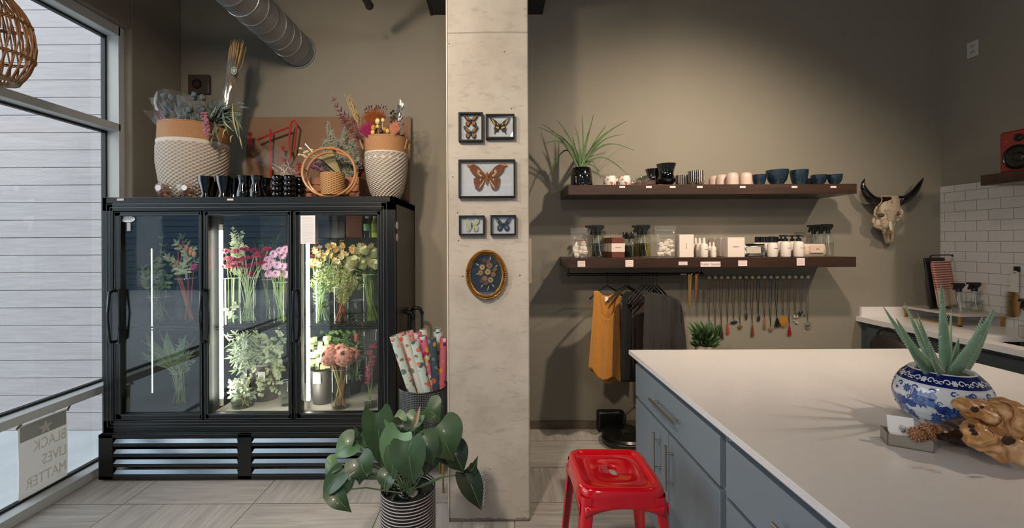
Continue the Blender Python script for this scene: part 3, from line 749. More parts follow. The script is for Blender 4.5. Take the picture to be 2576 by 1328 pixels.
for x,y,r,dx in pr:
    c=W(x,y,2.84 if r>.05 else 2.9); d=V((dx,-.7,.55)).normalized(); s=d.orthogonal().normalized(); u=d.cross(s); bb=B()
    for L in range(6):
        n=9; q0=-.95+L*.24
        for k in range(n):
            a=2*PI*(k+.5*L)/n; e=s*math.cos(a)+u*math.sin(a)
            R0=math.sqrt(max(.05,1-q0*q0))*r*.95; q1=min(.98,q0+.75); R1=math.sqrt(max(.03,1-q1*q1))*r*1.0
            bb.leaf(c+d*q0*r*.95+e*R0*.98,c+d*q1*r*.98+e*R1*1.04,r*.7,e,-.2,r*.24,'lance',5)
    bb.ell(c,(r*.74,)*3,10,8)
    o=mk('blossom',bb,pm,t); mk('eye',B().ell(c+d*r*.86,(r*.2,r*.2,r*.12),8,6),pe,o)
c=W(897,850,3.0); t=T('protea_bud','single pink protea bud among dark leaves at the upper right of the lower fridge shelf','flower',c)
bb=B(); bb.ell(c,(.02,.02,.034),10,8); mk('bud_head',bb,M('bud_pink','d0605c',.5),t)
lb=B()
for i in range(14): lb.leaf(c-V((0,0,.05)),c+V((rnd.uniform(-.06,.06),rnd.uniform(-.05,.02),rnd.uniform(-.02,.07))),.014,(0,-1,0),.2,0)
mk('leaves',lb,g_dark,t); mk('stem',B().tube([c,c-V((0,-.02,.3))],.004,5),stem_g,t)
v=vase(932,1000,ZF,2.9,36,'small glass vase holding the wrapped magenta flowers at the right of the fridge',wlev=.55)
t=bouquet('wrapped_orchid_bouquet','magenta orchid stem in a clear cone sleeve at the right of the fridge',v)
bb=B(); sb=B()
for i in range(44):
    q=rnd.random(); c=W(fac(q,924,940)+rnd.uniform(-8,8)*(.5+q),fac(q,965,865),2.9+rnd.uniform(-.015,.015)); ruffle(bb,c,.018,8)
mk('blossoms',bb,M('orchid_magenta','a33a5a',.6,h2='b8556e',vs=20),t)
for dx in (-6,5): sb.tube([W(930+dx,1035,2.9),W(930-dx,960,2.9),W(935,880,2.9)],.0035,5)
mk('stems',sb,stem_g,t)
cn=W(931,972,2.9); ct=W(928,830,2.9)
co_=B().lathe([(.018,0),(.055,ct.z-cn.z)],(cn.x,2.9,cn.z),20,wob=lambda a,z:1+.06*math.cos(3*a)+.03*math.cos(7*a+1))
mk('sleeve',co_,film,t)
# top shelf of the right door
ZU=1.567
for px,h,lab in ((924,'7fbf7a','clear water bottle with green label, left of two on the top fridge shelf'),(943,'a8b83c','yellow green drink bottle, right of two on the top fridge shelf')):
    c=W(px,600,2.98); t=T('drink_bottle',lab,'bottle',(c.x,2.98,ZU),group='drink bottles on the top fridge shelf'); r=.024
    body=B().lathe([(.001,.001),(r,.002),(r,.09),(r*.95,.105),(r*.5,.128),(r*.45,.14)],(0,0,0),20)
    mk('bottle_body',body,vaseg if px<930 else M('juice_bottle','9aa83a',.2),t,local=True,ang=1)
    mk('cap',B().lathe([(.012,.138),(.013,.139),(.013,.152),(.001,.153)],(0,0,0),16),white_plastic,t,local=True)
    mk('bottle_label',B().lathe([(r+.0008,.05),(r+.0008,.098)],(0,0,0),20),M('label_'+h,h,.4),t,local=True)
a=W(870,604,3.1); c=W(912,535,3.1)
mk('storage_box',B().box(a.x,3.1,ZU,c.x,3.2,ZU+.17),M('box_brown','6a3a24',.6),label='reddish brown box on the top shelf of the right fridge section',cat='box',bevel=.006)
a=W(800,604,3.12); c=W(868,560,3.12)
mk('black_tray',B().box(a.x,3.12,ZU,c.x,3.28,ZU+.13),black_plastic,label='black box in the dark on the top shelf of the right fridge section',cat='box',bevel=.004)
# ================================================================== RATTAN PENDANT
rat=M('rattan_cane','b07a45',.5,var=.3,vs=20,h2='8d5a2c',bump=.0006,bs=80)
pc=W(-20,200,1.95); zb=2.295
prof=[(0,.083),(.045,.112),(.11,.133),(.18,.139),(.25,.132),(.32,.110),(.38,.072),(.42,.03)]
def pr_r(z):
    for (a,ra),(b_,rb) in zip(prof,prof[1:]):
        if z<=b_: return ra+(rb-ra)*(z-a)/(b_-a)
    return prof[-1][1]
pt=T('rattan_pendant_lamp','open woven rattan pendant lamp shade hanging beside the window','lamp',(pc.x,1.95,zb))
cb=B()
for k in range(26):
    for s_,ph in ((1,0),(-1,.1)):
        pts=[]
        for i in range(15):
            z=.42*i/14; a=2*PI*k/26+ph+s_*.55*math.sin(PI*z/.42)*z*1.6
            r=pr_r(z)+(.003*s_); pts.append((r*math.cos(a),r*math.sin(a),z))
        cb.tube(pts,.0034,6)
mk('cane_cage',cb,rat,pt,local=True)
def ringtube(r,z,rr,n=48,tw=0,amp=0,c=(0,0)):
    return [(c[0]+(r+amp*math.cos(tw*2*PI*i/n*1.0))*math.cos(2*PI*i/n),c[1]+(r+amp*math.cos(tw*2*PI*i/n))*math.sin(2*PI*i/n),z+amp*math.sin(tw*2*PI*i/n)) for i in range(n)]
for z in (.115,.275):
    bb=B()
    for ph in (0,1,2):
        pts=[]; r=pr_r(z)+.002
        for i in range(160):
            a=2*PI*i/160; w_=a*20+ph*2.09; pts.append(((r+.005*math.cos(w_))*math.cos(a),(r+.005*math.cos(w_))*math.sin(a),z+.006*math.sin(w_)))
        bb.tube(pts,.0032,5,closed=True)
    mk('braided_band',bb,rat,pt,local=True)
bb=B()
for rr_,zz in ((.083,0),(.080,.008),(.077,-.004)): bb.tube(ringtube(rr_,zz,0),.0055,6,closed=True)
for i in range(80):
    a=2*PI*i/80; c0=V((.080*math.cos(a),.080*math.sin(a),.002)); e=V((math.cos(a),math.sin(a),0)); tdir=V((-math.sin(a),math.cos(a),0))*.004
    bb.tube([c0+e*.012*math.cos(q)+V((0,0,.013*math.sin(q)))+tdir*(q/6.28) for q in [2*PI*j/6 for j in range(6)]],.0016,4,closed=True)
mk('bottom_ring',bb,M('ring_cane','a89572',.6,var=.3,vs=60),pt,local=True)
mk('cord',B().cyl((0,0,.40),(0,0,ZC-zb),.004,8).ell((0,0,.42),(.03,.03,.02)),black_plastic,pt,local=True)
mk('bulb',B().ell((0,0,.27),(.03,.03,.04),14,10).cyl((0,0,.30),(0,0,.41),.014,12),M('bulb_glass','d9d2c4',.2),pt,local=True)

# ================================================================== WINDOW POSTER
xg=XL-.16+.0155
def poster_m(name,h):
    k=N(name); d=k.n('ShaderNodeBsdfDiffuse'); d.inputs[0].default_value=col(h); t_=k.n('ShaderNodeBsdfTranslucent'); t_.inputs[0].default_value=col(h)
    m=k.n('ShaderNodeMixShader'); m.inputs[0].default_value=.5; k.l(d.outputs[0],m.inputs[1]); k.l(t_.outputs[0],m.inputs[2]); k.l(m.outputs[0],k.out.inputs[0]); return k.m
pst=mk('poster',B().grid(lambda u,v:V((xg+.003+.006*math.sin(PI*u)*math.sin(PI*v*1.3),2.392+.273*u+.004*math.sin(4*v),.058+.437*v)),8,8),
  poster_m('poster_paper','b9b1a8'),label='beige paper poster with reversed lettering taped low inside the left window',cat='poster')
mk('top_band',B().grid(lambda u,v:V((xg+.0045+.006*math.sin(PI*u)*math.sin(PI*(.775+.21*v)*1.3),2.399+.259*u,.058+.437*(.775+.21*v))),8,4),poster_m('poster_band','a9aaa2'),pst)
ML=lambda y,z,s=1:Matrix.Translation((xg+.0115,y,z))@Matrix(((0,0,1,0),(-1,0,0,0),(0,1,0,0),(0,0,0,1)))
lt=poster_m('poster_letters','f4efe8')
for tx,z in (('BLACK',.345),('LIVES',.245),('MATTER',.145)): mk('lettering',B().text(tx,ML(2.652,z)@Matrix.Diagonal((.70,1,1,1)),.088,.0005,align='LEFT'),lt,pst)
sp_=[(xg+.0115,2.53+ (.042 if i%2==0 else .018)*math.sin(PI*i/5),.435+(.042 if i%2==0 else .018)*math.cos(PI*i/5)) for i in range(10)]
mk('star',B().prism(sp_,(.0008,0,0)),lt,pst)
for y,z in ((2.39,.497),(2.668,.495),(2.392,.056),(2.668,.062)):
    M3=Matrix.Rotation(rnd.uniform(.4,1),4,'X'); mk('tape',B().obox((xg+.011,y,z),(.001,.034,.014),M3),M('tape_brown','8c7448',.4),pst)

# ================================================================== ON TOP OF THE FRIDGE
ZT_=ZT+.001
def basket(px,Y,rim_y,prof,name,label,cat,band,wv,bandm,rimm):
    c=W(px,rim_y,Y); h=c.z-ZT_
    t=T(name,label,cat,(c.x,Y,ZT_))
    lo=[(r,z) for r,z in prof if z<=band]; hi=[(lo[-1][0],lo[-1][1])]+[(r,z) for r,z in prof if z>band]
    mk('woven_body',B().lathe([(.001,.002)]+[(r,z*h) for r,z in lo],(0,0,0),48),wv,t,local=True,ang=1)
    q=B().lathe([(r+.002,z*h) for r,z in hi]+[(hi[-1][0]-.012,hi[-1][1]*h),(hi[-1][0]-.03,hi[-1][1]*h*.6),(.01,hi[-1][1]*h*.55)],(0,0,0),48)
    mk('rim_band',q,bandm,t,local=True,ang=1)
    mk('rim_cord',B().tube([((hi[-1][0]-.002)*math.cos(2*PI*i/40),(hi[-1][0]-.002)*math.sin(2*PI*i/40),h) for i in range(40)],.007,6,closed=True),rimm,t,local=True)
    mk('fold_band',B().lathe([(lo[-1][0]+.004,lo[-1][1]*h-.055),(lo[-1][0]+.006,lo[-1][1]*h-.05),(lo[-1][0]+.006,lo[-1][1]*h),(lo[-1][0]+.001,lo[-1][1]*h+.002)],(0,0,0),48,wob=lambda a,z:1+.004*math.sin(a*30)),M('fold_white','cfc6bb',.8,bump=.001),t,local=True)
    return t,(c.x,Y,ZT_,hi[-1][0],h)
tanb=weave('band_tan','c08f62','9a6c42',70,900,.002,.6)
cane=M('cane_edge','a97c50',.5)
wvw=weave('weave_white','cfc5b8','9c9184',34,260,.008,.85)
wvd=weave('weave_diag','d0c6ba','988a7a',26,330,.009,.85,rot=90)
t,bk=basket(488,3.02,322,[(.13,0),(.17,.06),(.205,.25),(.222,.5),(.222,.7),(.212,.78),(.207,1)],'large_basket','large white and tan woven basket on top of the fridge beside the window','basket',.78,wvw,tanb,cane)
for a0 in (-.55,2.6):
    hx,hy=bk[3]*math.cos(a0),bk[3]*math.sin(a0)
    mk('handle',B().tube([(hx*(1.0),hy,bk[4]-.06),(hx*1.06+.05*math.sin(a0),hy*1.06-.05*math.cos(a0)*.2,bk[4]-.02),(hx*1.06,hy*1.06,bk[4]+.01),(hx*1.06-.05*math.sin(a0),hy*1.06+.05*math.cos(a0),bk[4]-.02),(hx*.99-.05*math.sin(a0),hy+.05*math.cos(a0),bk[4]-.06)],.006,6),cane,t,local=True)
t,bk2=basket(972,2.99,352,[(.088,0),(.115,.12),(.135,.3),(.148,.55),(.150,.74),(.143,.76),(.148,1)],'tall_basket','smaller tall white and tan basket on the right end of the fridge top','basket',.76,wvd,tanb,cane)
for a0 in (-.2,PI+.2):
    hx,hy=bk2[3]*math.cos(a0),bk2[3]*math.sin(a0)
    mk('handle',B().tube([(hx,hy-.04,bk2[4]-.08),(hx*1.12,hy-.05,bk2[4]-.02),(hx*1.15,hy,bk2[4]),(hx*1.12,hy+.05,bk2[4]-.02),(hx,hy+.04,bk2[4]-.08)],.005,6),cane,t,local=True)
# --- contents of the large basket
def arrangement(name,label,cat,loc): return T(name,label,cat,loc)
def filmcone(b,p0,p1,r0,r1,mi=0,seed=0):
    p0=V(p0);p1=V(p1); d=(p1-p0); L=d.length; d.normalize(); s=d.orthogonal().normalized(); u=d.cross(s)
    def fn(a,q):
        t=2*PI*a; r=(r0+(r1-r0)*q)*(1+.25*noise.noise(V((math.cos(t)*1.5+seed,math.sin(t)*1.5,q*3)))+.08*math.sin(t*5+seed))
        return p0+d*(L*q*(1+.06*math.sin(t*3+seed)))+(s*math.cos(t)+u*math.sin(t)*.7)*r
    b.grid(fn,22,8,mi,closeu=True)
BT=(bk[0],bk[1],bk[2]+bk[4]-.12)
t=arrangement('dried_thistle_bunch','bunch of blue grey dried thistles wrapped in clear film in the large basket','dried flowers',BT)
sb=B(); hb=B()
for i in range(44):
    e=W(rnd.uniform(412,512),rnd.uniform(238,312),rnd.uniform(2.86,3.1)); st=V((BT[0]+rnd.uniform(-.1,.05),BT[1]+rnd.uniform(-.08,.06),BT[2]))
    sb.tube([st,st.lerp(e,.5)+rv(.01),e],.002,4)
    hb2=B().ell(e,(.019,.019,.022),10,8,nz=.3,nf=9)
    for k in range(8): 
        d=rv().normalized(); hb2.leaf(e-V((0,0,.018)),e-V((0,0,.018))+V((d.x*.03,d.y*.03,abs(d.z)*.01)),.006,(0,0,1),0,0,'lance',2)
    mk('thistle_head',hb2,M('thistle_blue','5f6b70',.7,var=.3,vs=60),t)
for i in range(24):
    e=W(rnd.uniform(392,500),rnd.uniform(240,318),rnd.uniform(2.9,3.1)); sb.leaf(V((BT[0]+rnd.uniform(-.12,.05),BT[1],BT[2]+.05)),e,.014,(0,-1,0),.2,.01,'blade',5)
mk('stems',sb,M('dried_stem','8a8f84',.7,var=.3,vs=20),t)
fb=B(); filmcone(fb,V((BT[0]-.05,BT[1]-.02,BT[2])),W(440,245,2.98),.05,.15,0,1); filmcone(fb,V((BT[0]-.02,BT[1]-.05,BT[2])),W(480,250,2.9),.04,.08,0,9); filmcone(fb,V((BT[0]-.1,BT[1],BT[2])),W(395,275,2.98),.03,.07,0,5)
mk('clear_wrap',fb,film,t)
pk_=B()
for i in range(16): pk_.leaf(W(rnd.uniform(400,420),318,2.95),W(rnd.uniform(385,415),rnd.uniform(270,300),2.95),.012,(0,-1,0),.2,0)
mk('mauve_leaves',pk_,M('dried_mauve','7d5a6c',.7),t)
t=arrangement('dried_palm_bunch','dark green dried palm leaf bunch on the right side of the large basket','dried foliage',(BT[0]+.08,BT[1],BT[2]))
lb=B(); l2=B()
for i in range(150):
    a=rnd.uniform(-.3,PI+.2); e=W(555+rnd.uniform(.4,1)*62*math.cos(a),290-rnd.uniform(.4,1)*60*math.sin(a)+rnd.uniform(0,25),rnd.uniform(2.82,3.15)); st=W(548+rnd.uniform(-15,15),305+rnd.uniform(-15,10),3.0)
    (lb if i%4 else l2).leaf(st,e,.017,(0,-1,rnd.uniform(-.3,.6)),.3,.02,'lance',5)
for (x0,y0,x1,y1) in ((545,330,530,372),(540,325,555,368),(590,300,612,330),(600,290,628,272),(595,280,618,262),(590,315,608,355),(585,305,600,350),(560,300,575,340)):
    lb.leaf(W(x0,y0-20,2.85),W(x1,y1,2.80),.016,(0,-1,0),.3,.01,'lance',5)
mk('leaves',lb,M('dried_green','39423a',.6,var=.5,vs=12,h2='5d6758'),t); mk('pale_leaves',l2,M('dried_sage','8d9583',.6),t)
gb=B()
for (x0,y0,x1,y1) in ((560,300,590,332),(585,260,600,350),(590,340,580,360),(575,320,560,350)):
    gb.leaf(W(x0,y0,2.84),W(x1,y1,2.80),.010,(0,-1,0),.3,.02,'lance',5)
for k in range(14):
    c0=W(606,330+0*k,2.84)
    gb.leaf(W(588+k,290+k*4,2.84),W(600+k*.8,312+k*5,2.82),.006,(0,-1,0),.1,0,'lance',3)
mk('straw_leaves',gb,M('dried_straw','a39866',.6),t)
cel=B()
for i in range(60):
    q=rnd.random(); c=W(fac(q,512,524)+rnd.uniform(-7,7),fac(q,285,345),2.79+rnd.uniform(-.01,.01)); cel.ell(c,(.010,.010,.010),6,4,nz=.4)
mk('mauve_plume',cel,M('dried_pink','a06a78',.8,var=.3,vs=50),t)
# wheat bundle
t=arrangement('wheat_bundle','tall bundle of dried wheat in a clear sleeve leaning up from the large basket','dried wheat',W(575,300,3.02))
sb=B(); hb=B()
for i in range(80):
    o_=rnd.uniform(-12,12); q=rnd.uniform(-.03,.03)
    p0=W(560+o_*.6,330,3.02+q); p1=W(583+o_,190,3.02+q); p2=W(596+o_*1.5,rnd.uniform(98,135),3.02+q*1.5)
    sb.tube([p0,p1,p2],.0019,4); hb.tube([p1.lerp(p2,.5),p1.lerp(p2,.75),p2],[.003,.0045,.001],4)
for o_ in (12,16): sb.tube([W(588,210,3.0),W(607+o_*.2,160,3.0),W(612+o_*.5,118,3.0)],.0016,4)
sb.tube([W(580,120,3.0),W(596,118,2.99),W(608,122,3.0)],.0018,4)
mk('stalks',sb,M('wheat_stalk','9f8158',.6,var=.35,vs=30),t); mk('ears',hb,M('wheat_ear','b08f63',.6,var=.3,vs=60),t)
fb=B(); filmcone(fb,W(563,320,3.0),W(588,150,3.0),.040,.036,0,2)
mk('clear_sleeve',fb,thin('sleeve_film','dfe3e4',.08,1,1.9,.12,'cfd6da'),t)
c=W(589,178,2.94); mk('round_sticker',B().prism([(c.x+.021*math.cos(2*PI*i/20),c.y-.012*math.cos(2*PI*i/20)*0,c.z+.027*math.sin(2*PI*i/20)) for i in range(20)],(0,-.002,0)),[M('sticker_greygreen','a9b6b0',.4)],t)
mk('sticker_ring',B().tube([(c.x+.014*math.cos(2*PI*i/20),c.y-.003,c.z+.019*math.sin(2*PI*i/20)) for i in range(20)],.0022,5,closed=True),M('sticker_black','22282a',.4),t)
# dark alarm plate on the wall
a=W(478,238,YB-.01); c=W(530,190,YB-.01)
t=mk('wall_alarm',B().box(a.x,YB-.035,a.z,c.x,YB-.001,c.z),M('alarm_maroon','43362f',.4),label='small square wall alarm with a round face behind the dried bunches',cat='alarm',bevel=.006)
cc=(V(a)+V(c))/2; mk('round_face',B().tube([(cc.x-.01+.033*math.cos(2*PI*i/24),YB-.038,cc.z+.033*math.sin(2*PI*i/24)) for i in range(24)],.006,6,closed=True),black_plastic,t)
mk('speaker_disc',B().prism([(cc.x-.01+.028*math.cos(2*PI*i/24),YB-.036,cc.z+.028*math.sin(2*PI*i/24)) for i in range(24)],(0,-.003,0)),M('alarm_disc','2e2723',.3),t)
# kraft board
a=W(617,497,3.36); c=W(1034,293,3.42)
kraft=M('kraft_board','7f6048',.75,var=.12,vs=3,bump=.0004,bs=90)
kb=B(); pA=V((a.x,3.34,ZT_)); xl2=W(624,293,3.42).x
kb.prism([(a.x,3.34,ZT_),(c.x,3.34,ZT_),(c.x,3.42,c.z),(xl2,3.42,c.z)],(0,.012,.002))
mk('kraft_board',kb,kraft,label='large brown kraft board leaning on the wall at the back of the fridge top',cat='board')
red=M('red_chenille','a3141c',.8,bump=.002,bs=200,sheen=.3)
rb=B(); 
def pw(pts,Y): return [W(x,y,Y) for x,y in pts]
for pts,r in (([(630,335),(629,352),(632,368)],.012),([(648,352),(680,338),(727,320)],.009),([(740,302),(733,308),(729,330),(728,360),(733,390),(740,375),(744,340),(747,312),(740,302)],.0075),([(680,325),(680,380),(681,445)],.0075),([(712,368),(712,382)],.010),([(710,388),(712,410)],.007),([(733,390),(728,402),(720,412)],.007)):
    rb.tube(pw(pts,3.31),r,8)
mk('red_script_sign',rb,red,label='red fuzzy script letters fixed to the kraft board on the fridge',cat='sign')
# black ceramics, one of each kind then copies
def lathe_thing(name,label,cat,prof,mat,loc,group=None,n=28,wob=None,part='body',ang=.8):
    o=mk(name,B().lathe(prof,loc,n,wob=wob),mat,label=label,cat=cat,group=group,ang=ang); return o
def dupm(o,loc,label,scale=None,rot=0):
    c=o.copy(); C.objects.link(c); c.location=loc; c['label']=label; c.rotation_euler=(0,0,rot)
    if scale: c.scale=(scale,)*3 if not isinstance(scale,tuple) else scale
    return c
cupP=[(.001,0),(.034,0),(.036,.006),(.027,.030),(.026,.038),(.046,.118),(.047,.148),(.044,.148),(.042,.12),(.022,.04),(.001,.036)]
o=lathe_thing('black_goblet','tapered glossy black goblet vase, front left of the black ceramics on the fridge','vase',cupP,black_gloss,(W(516,0,2.84).x,2.84,ZT_),'black ceramics on the fridge',24,lambda a,z:1+.03*math.cos(a*8))
for px,Y,l in ((561,2.84,'tapered glossy black goblet vase, second from the left at the front of the fridge top'),(532,2.98,'black goblet vase hidden behind the first front goblet'),(572,2.98,'black goblet vase behind the second front goblet'),(586,2.93,'black goblet vase just left of the waisted black carafes')):
    dupm(o,(W(px,0,Y).x,Y,ZT_),l)
carP=[(.001,0),(.042,0),(.045,.01),(.043,.05),(.034,.085),(.031,.11),(.038,.14),(.041,.152),(.037,.152),(.028,.11),(.001,.09)]
o=lathe_thing('black_carafe','waisted glossy black carafe, left of the front pair on the fridge','vase',carP,black_gloss,(W(611,0,2.84).x,2.84,ZT_),'black ceramics on the fridge',28,lambda a,z:1+.02*math.cos(a*5))
for px,Y,l in ((644,2.84,'waisted glossy black carafe, right of the front pair on the fridge'),(632,2.97,'black carafe half hidden between the two front carafes'),(666,2.95,'black carafe behind, just left of the bubbled black vases')):
    dupm(o,(W(px,0,Y).x,Y,ZT_),l)
bubP=[(.001,0),(.030,0)]+[(.033+.007*abs(math.sin(PI*(i/6))),.004+.148*i/24) for i in range(25)]+[(.030,.152),(.001,.12)]
o=lathe_thing('black_bubble_vase','black vase of stacked bubble rings, left of the front pair','vase',bubP,black_gloss,(W(697,0,2.84).x,2.84,ZT_),'black ceramics on the fridge')
for px,Y,l in ((727,2.84,'black vase of stacked bubble rings, right of the front pair'),(752,2.93,'black bubble ring vase behind, nearest to the rattan ring')):
    dupm(o,(W(px,0,Y).x,Y,ZT_),l)
# potpourri bags
for px,l in ((420,'clear bag of dried petals with a white label, left one beside the goblets'),(473,'clear bag of dried petals with round white sticker, right one beside the goblets')):
    c=W(px,497,2.86); t=T('petal_bag',l,'bag',(c.x,2.86,ZT_),group='bags of dried petals')
    pb=B()
    for i in range(120):
        d=rv().normalized()*rnd.random()**.4; q=V((d.x*.055,d.y*.04,.058+d.z*.05)); pb.leaf(q,q+rv(.022),.026,rv(),.3,.003,'round',2)
    mk('dried_petals',pb,M('petal_mix','6e2430',.7,h2='b08a4a',vs=30),t,local=True)
    mk('bag_film',B().ell((0,0,.062),(.072,.048,.062),18,12,nz=.18,nf=2.5).ell((0,0,.128),(.04,.012,.022),10,6,nz=.5),film,t,local=True)
    mk('bag_label',B().prism([(.01+.019*math.cos(2*PI*i/20)+(-.03 if px<450 else 0),-.05,.07+.019*math.sin(2*PI*i/20)) for i in range(20)],(0,.003,0)),paper,t,local=True)
# crate
a=W(763,494,2.95); c=W(903,438,2.95)
t=T('wooden_crate','small reddish wooden slat crate behind the rattan ring on the fridge','crate',((a.x+c.x)/2,3.02,ZT_))
cw=wood('crate_wood','7a4a30','9a6444',4,(1,10,10),.6)
for z0,z1 in ((.01,.05),(.058,.10),(.108,.158)):
    mk('slat',B().box(a.x,2.95,ZT_+z0,c.x,2.958,ZT_+z1),cw,t,bevel=.001); mk('slat',B().box(a.x,3.10,ZT_+z0,c.x,3.108,ZT_+z1),cw,t)
for x in (a.x,c.x-.012): mk('end_panel',B().box(x,2.958,ZT_,x+.012,3.10,ZT_+.158),cw,t)
mk('crate_floor',B().box(a.x,2.958,ZT_+.002,c.x,3.1,ZT_+.01),cw,t)
# silver dried plant in the crate
t=T('silver_dried_plant','frosty grey green dried plant rising from the wooden crate','dried plant',(W(850,0,3.03).x,3.03,ZT_+.05))
lb=B()
for (bx,by,tx,ty,w_) in ((850,440,828,305,26),(870,440,872,318,24),(835,440,815,350,18),(885,440,893,345,20),(860,440,850,350,30),(880,440,905,395,18),(845,440,800,395,14)):
    for i in range(26):
        q=rnd.random(); e=W(fac(q,tx,bx)+rnd.uniform(-1,1)*w_*q*1.0+rnd.uniform(-4,4),fac(q,ty,by),3.03+rnd.uniform(-.06,.06)); st=W(fac(min(1,q+.25),tx,bx),fac(min(1,q+.25),ty,by),3.03)
        spray(lb,st,e,.017,.009,9)
mk('foliage',lb,M('dried_silver','868c7c',.8,var=.3,vs=40),t)
sb=B()
for tx,ty in ((828,305),(872,318),(893,345)): sb.tube([W(860,485,3.03),W(tx,ty,3.03)],.002,4)
mk('stems',sb,M('dried_stem','8a8f84',.7),t)
# film wrapped bunches lying to the left of the crate
t=T('wrapped_purple_bunch','purple dried flowers in clear film lying in the crate','dried flowers',W(810,440,2.99))
bb=B()
for i in range(36): c=W(rnd.uniform(783,830),rnd.uniform(402,438),2.99); ruffle(bb,c,.016,6)
mk('blossoms',bb,M('dried_purple','5a2348',.8,h2='8a3f74',vs=30),t); fb=B(); filmcone(fb,W(838,440,3.0),W(770,395,2.96),.03,.07,0,3); mk('clear_wrap',fb,film,t)
t=T('wrapped_orange_bunch','orange red dried flowers in clear film pointing left beside the crate','dried flowers',W(745,440,2.97))
bb=B(); sb=B()
for i in range(20): c=W(rnd.uniform(738,764),rnd.uniform(412,440),2.97); ruffle(bb,c,.013,7)
for i in range(14): sb.tube([W(700+i*3,445,2.96),W(690+rnd.uniform(-8,40),rnd.uniform(400,430),2.96)],.0018,4)
mk('blossoms',bb,M('dried_orange','b5391c',.8,h2='8d1f1c',vs=30),t); mk('pale_stalks',sb,M('dried_white','b8b0a2',.7),t)
fb=B(); filmcone(fb,W(755,440,2.98),W(665,385,2.94),.05,.10,0,8); mk('clear_wrap',fb,film,t)
t=T('pale_grass_bunch','pale bunny tail grasses in a kraft and film wrap resting across the crate','dried grass',W(800,430,2.95))
sb=B(); hb=B()
for i in range(9):
    e=W(rnd.uniform(752,790),rnd.uniform(366,395),2.93); sb.tube([W(850,440,2.97),W(815,400,2.95),e],.0016,4); hb.ell(e,(.014,.010,.009),8,5)
mk('stalks',sb,M('dried_straw2','b7a47c',.7),t); mk('grass_heads',hb,M('dried_cream','c9b893',.8),t)
sb=B()
for i in range(10): sb.leaf(W(858,440,2.96),W(795+i*4,385-i*2,2.95),.02,(0,-1,0),.3,.01,'blade',4)
mk('paper_wrap',sb,M('wrap_kraft','8f7f55',.6),t)
mk('silver_tube',B().cyl(W(786,382,2.93),W(768,362,2.93),.006,8),steel,t)
# rattan ring basket
rc=W(833,431,2.83)
t=T('ring_basket','round rattan double ring holding a small wicker cup at the front of the fridge top','basket',(rc.x,2.85,ZT_))
ct_=M('rattan_ring','b97f4e',.4,var=.2,vs=10,coat=.3)
for y,dx,k in ((2.80,-.004,1.0),(2.885,-.015,.97)):
    mk('ring',B().tube([(rc.x+dx+.176*k*math.cos(2*PI*i/48),y,ZT_+.160*k+.008+.160*k*math.sin(2*PI*i/48)) for i in range(48)],.0085,8,closed=True),ct_,t)
wk=weave('wicker_cup','c99b66','8a5c30',16,420,.006,.5)
cupc=(rc.x+.005,2.845,ZT_+.018)
cp_=mk('wicker_cup',B().lathe([(.001,0),(.074,0),(.079,.06),(.079,.148),(.073,.150),(.062,.02),(.001,.015)],cupc,40),wk,t,ang=1)
tb=B()
for i in range(4): tb.tube([(rc.x+.01+i*.006-.01,2.80-.012,ZT_+.32),(rc.x+.008+i*.006-.01,2.84,ZT_+.338),(rc.x+.01+i*.006-.01,2.885+.01,ZT_+.31)],.003,4)
for k in range(5):
    a=PI*1.5+(k-2)*.22; tb.tube([(rc.x+.176*math.cos(a),2.79,ZT_+.168+.160*math.sin(a)),(rc.x+.176*math.cos(a),2.89,ZT_+.168+.156*math.sin(a))],.004,5)
mk('cane_binding',tb,cane,t)
for s_ in (-1,1): mk('cross_cane',B().tube([(rc.x+s_*.176,2.80,ZT_+.19),(rc.x-.015+s_*.172,2.885,ZT_+.19)],.005,5),cane,t)
# --- contents of the tall basket
B2=V((bk2[0],bk2[1],bk2[2]+bk2[4]-.1))
t=T('dried_arrangement','colourful dried arrangement of palms, grasses and poppies in the tall basket','dried flowers',B2)
def fan(b,px0,py0,px1,py1,wpx,n,Y,mi=0):
    p0=W(px0,py0,Y); p1=W(px1,py1,Y); ax=p1-p0; L=ax.length; sd=V((ax.z,0,-ax.x)).normalized(); hw=wpx/2*Y/F
    tips=[]
    for i in range(n):
        q=-1+2*i/(n-1); e=p0+ax*(1-.22*q*q)+sd*hw*q; mid=p0.lerp(e,.75)
        b.leaf(p0,e,2.2*hw/n+.004,(0,-1,0),.9,.004,'fan' if False else 'lance',4,mi); b.leaf(p0,mid,2.4*hw/n+.004,(0,-1,0),.9,0,'fan',3,mi)
b=B(); fan(b,938,352,922,303,62,17,2.88); mk('magenta_palm_fan',b,M('palm_magenta','8f1e4e',.6,var=.2,vs=40),t)
b=B(); fan(b,945,330,940,268,66,19,3.0); mk('orange_palm_fan',b,M('palm_orange','8f4a1c',.6,var=.3,vs=40),t)
b=B(); fan(b,984,350,1000,300,30,9,2.87); mk('peach_palm_fan',b,M('palm_peach','c98a6a',.6,var=.2,vs=40),t)
b=B(); 
for (x0,y0,x1,y1) in ((905,325,842,254),(900,330,858,292),(905,335,866,305),(895,318,850,270),(905,342,905,350),(912,350,903,345)):
    spray(b,W(x0,y0,2.95),W(x1,y1,2.95),.05,.010,7)
mk('burgundy_plumes',b,M('plume_burgundy','5a1f26',.7,var=.3,vs=30),t)
b=B()
for i in range(60):
    q=rnd.random(); st=W(905,335,2.97); e=W(fac(q,872,905)+rnd.uniform(-5,9),fac(q,238,310),2.97+rnd.uniform(-.03,.03)); b.leaf(st.lerp(e,.4),e,.004,(0,-1,0),.1,.01,'lance',3); b.ell(e,(.004,.004,.010),5,4)
mk('cream_grass',b,M('grass_cream','a98e62',.7,var=.2,vs=30),t)
b=B()
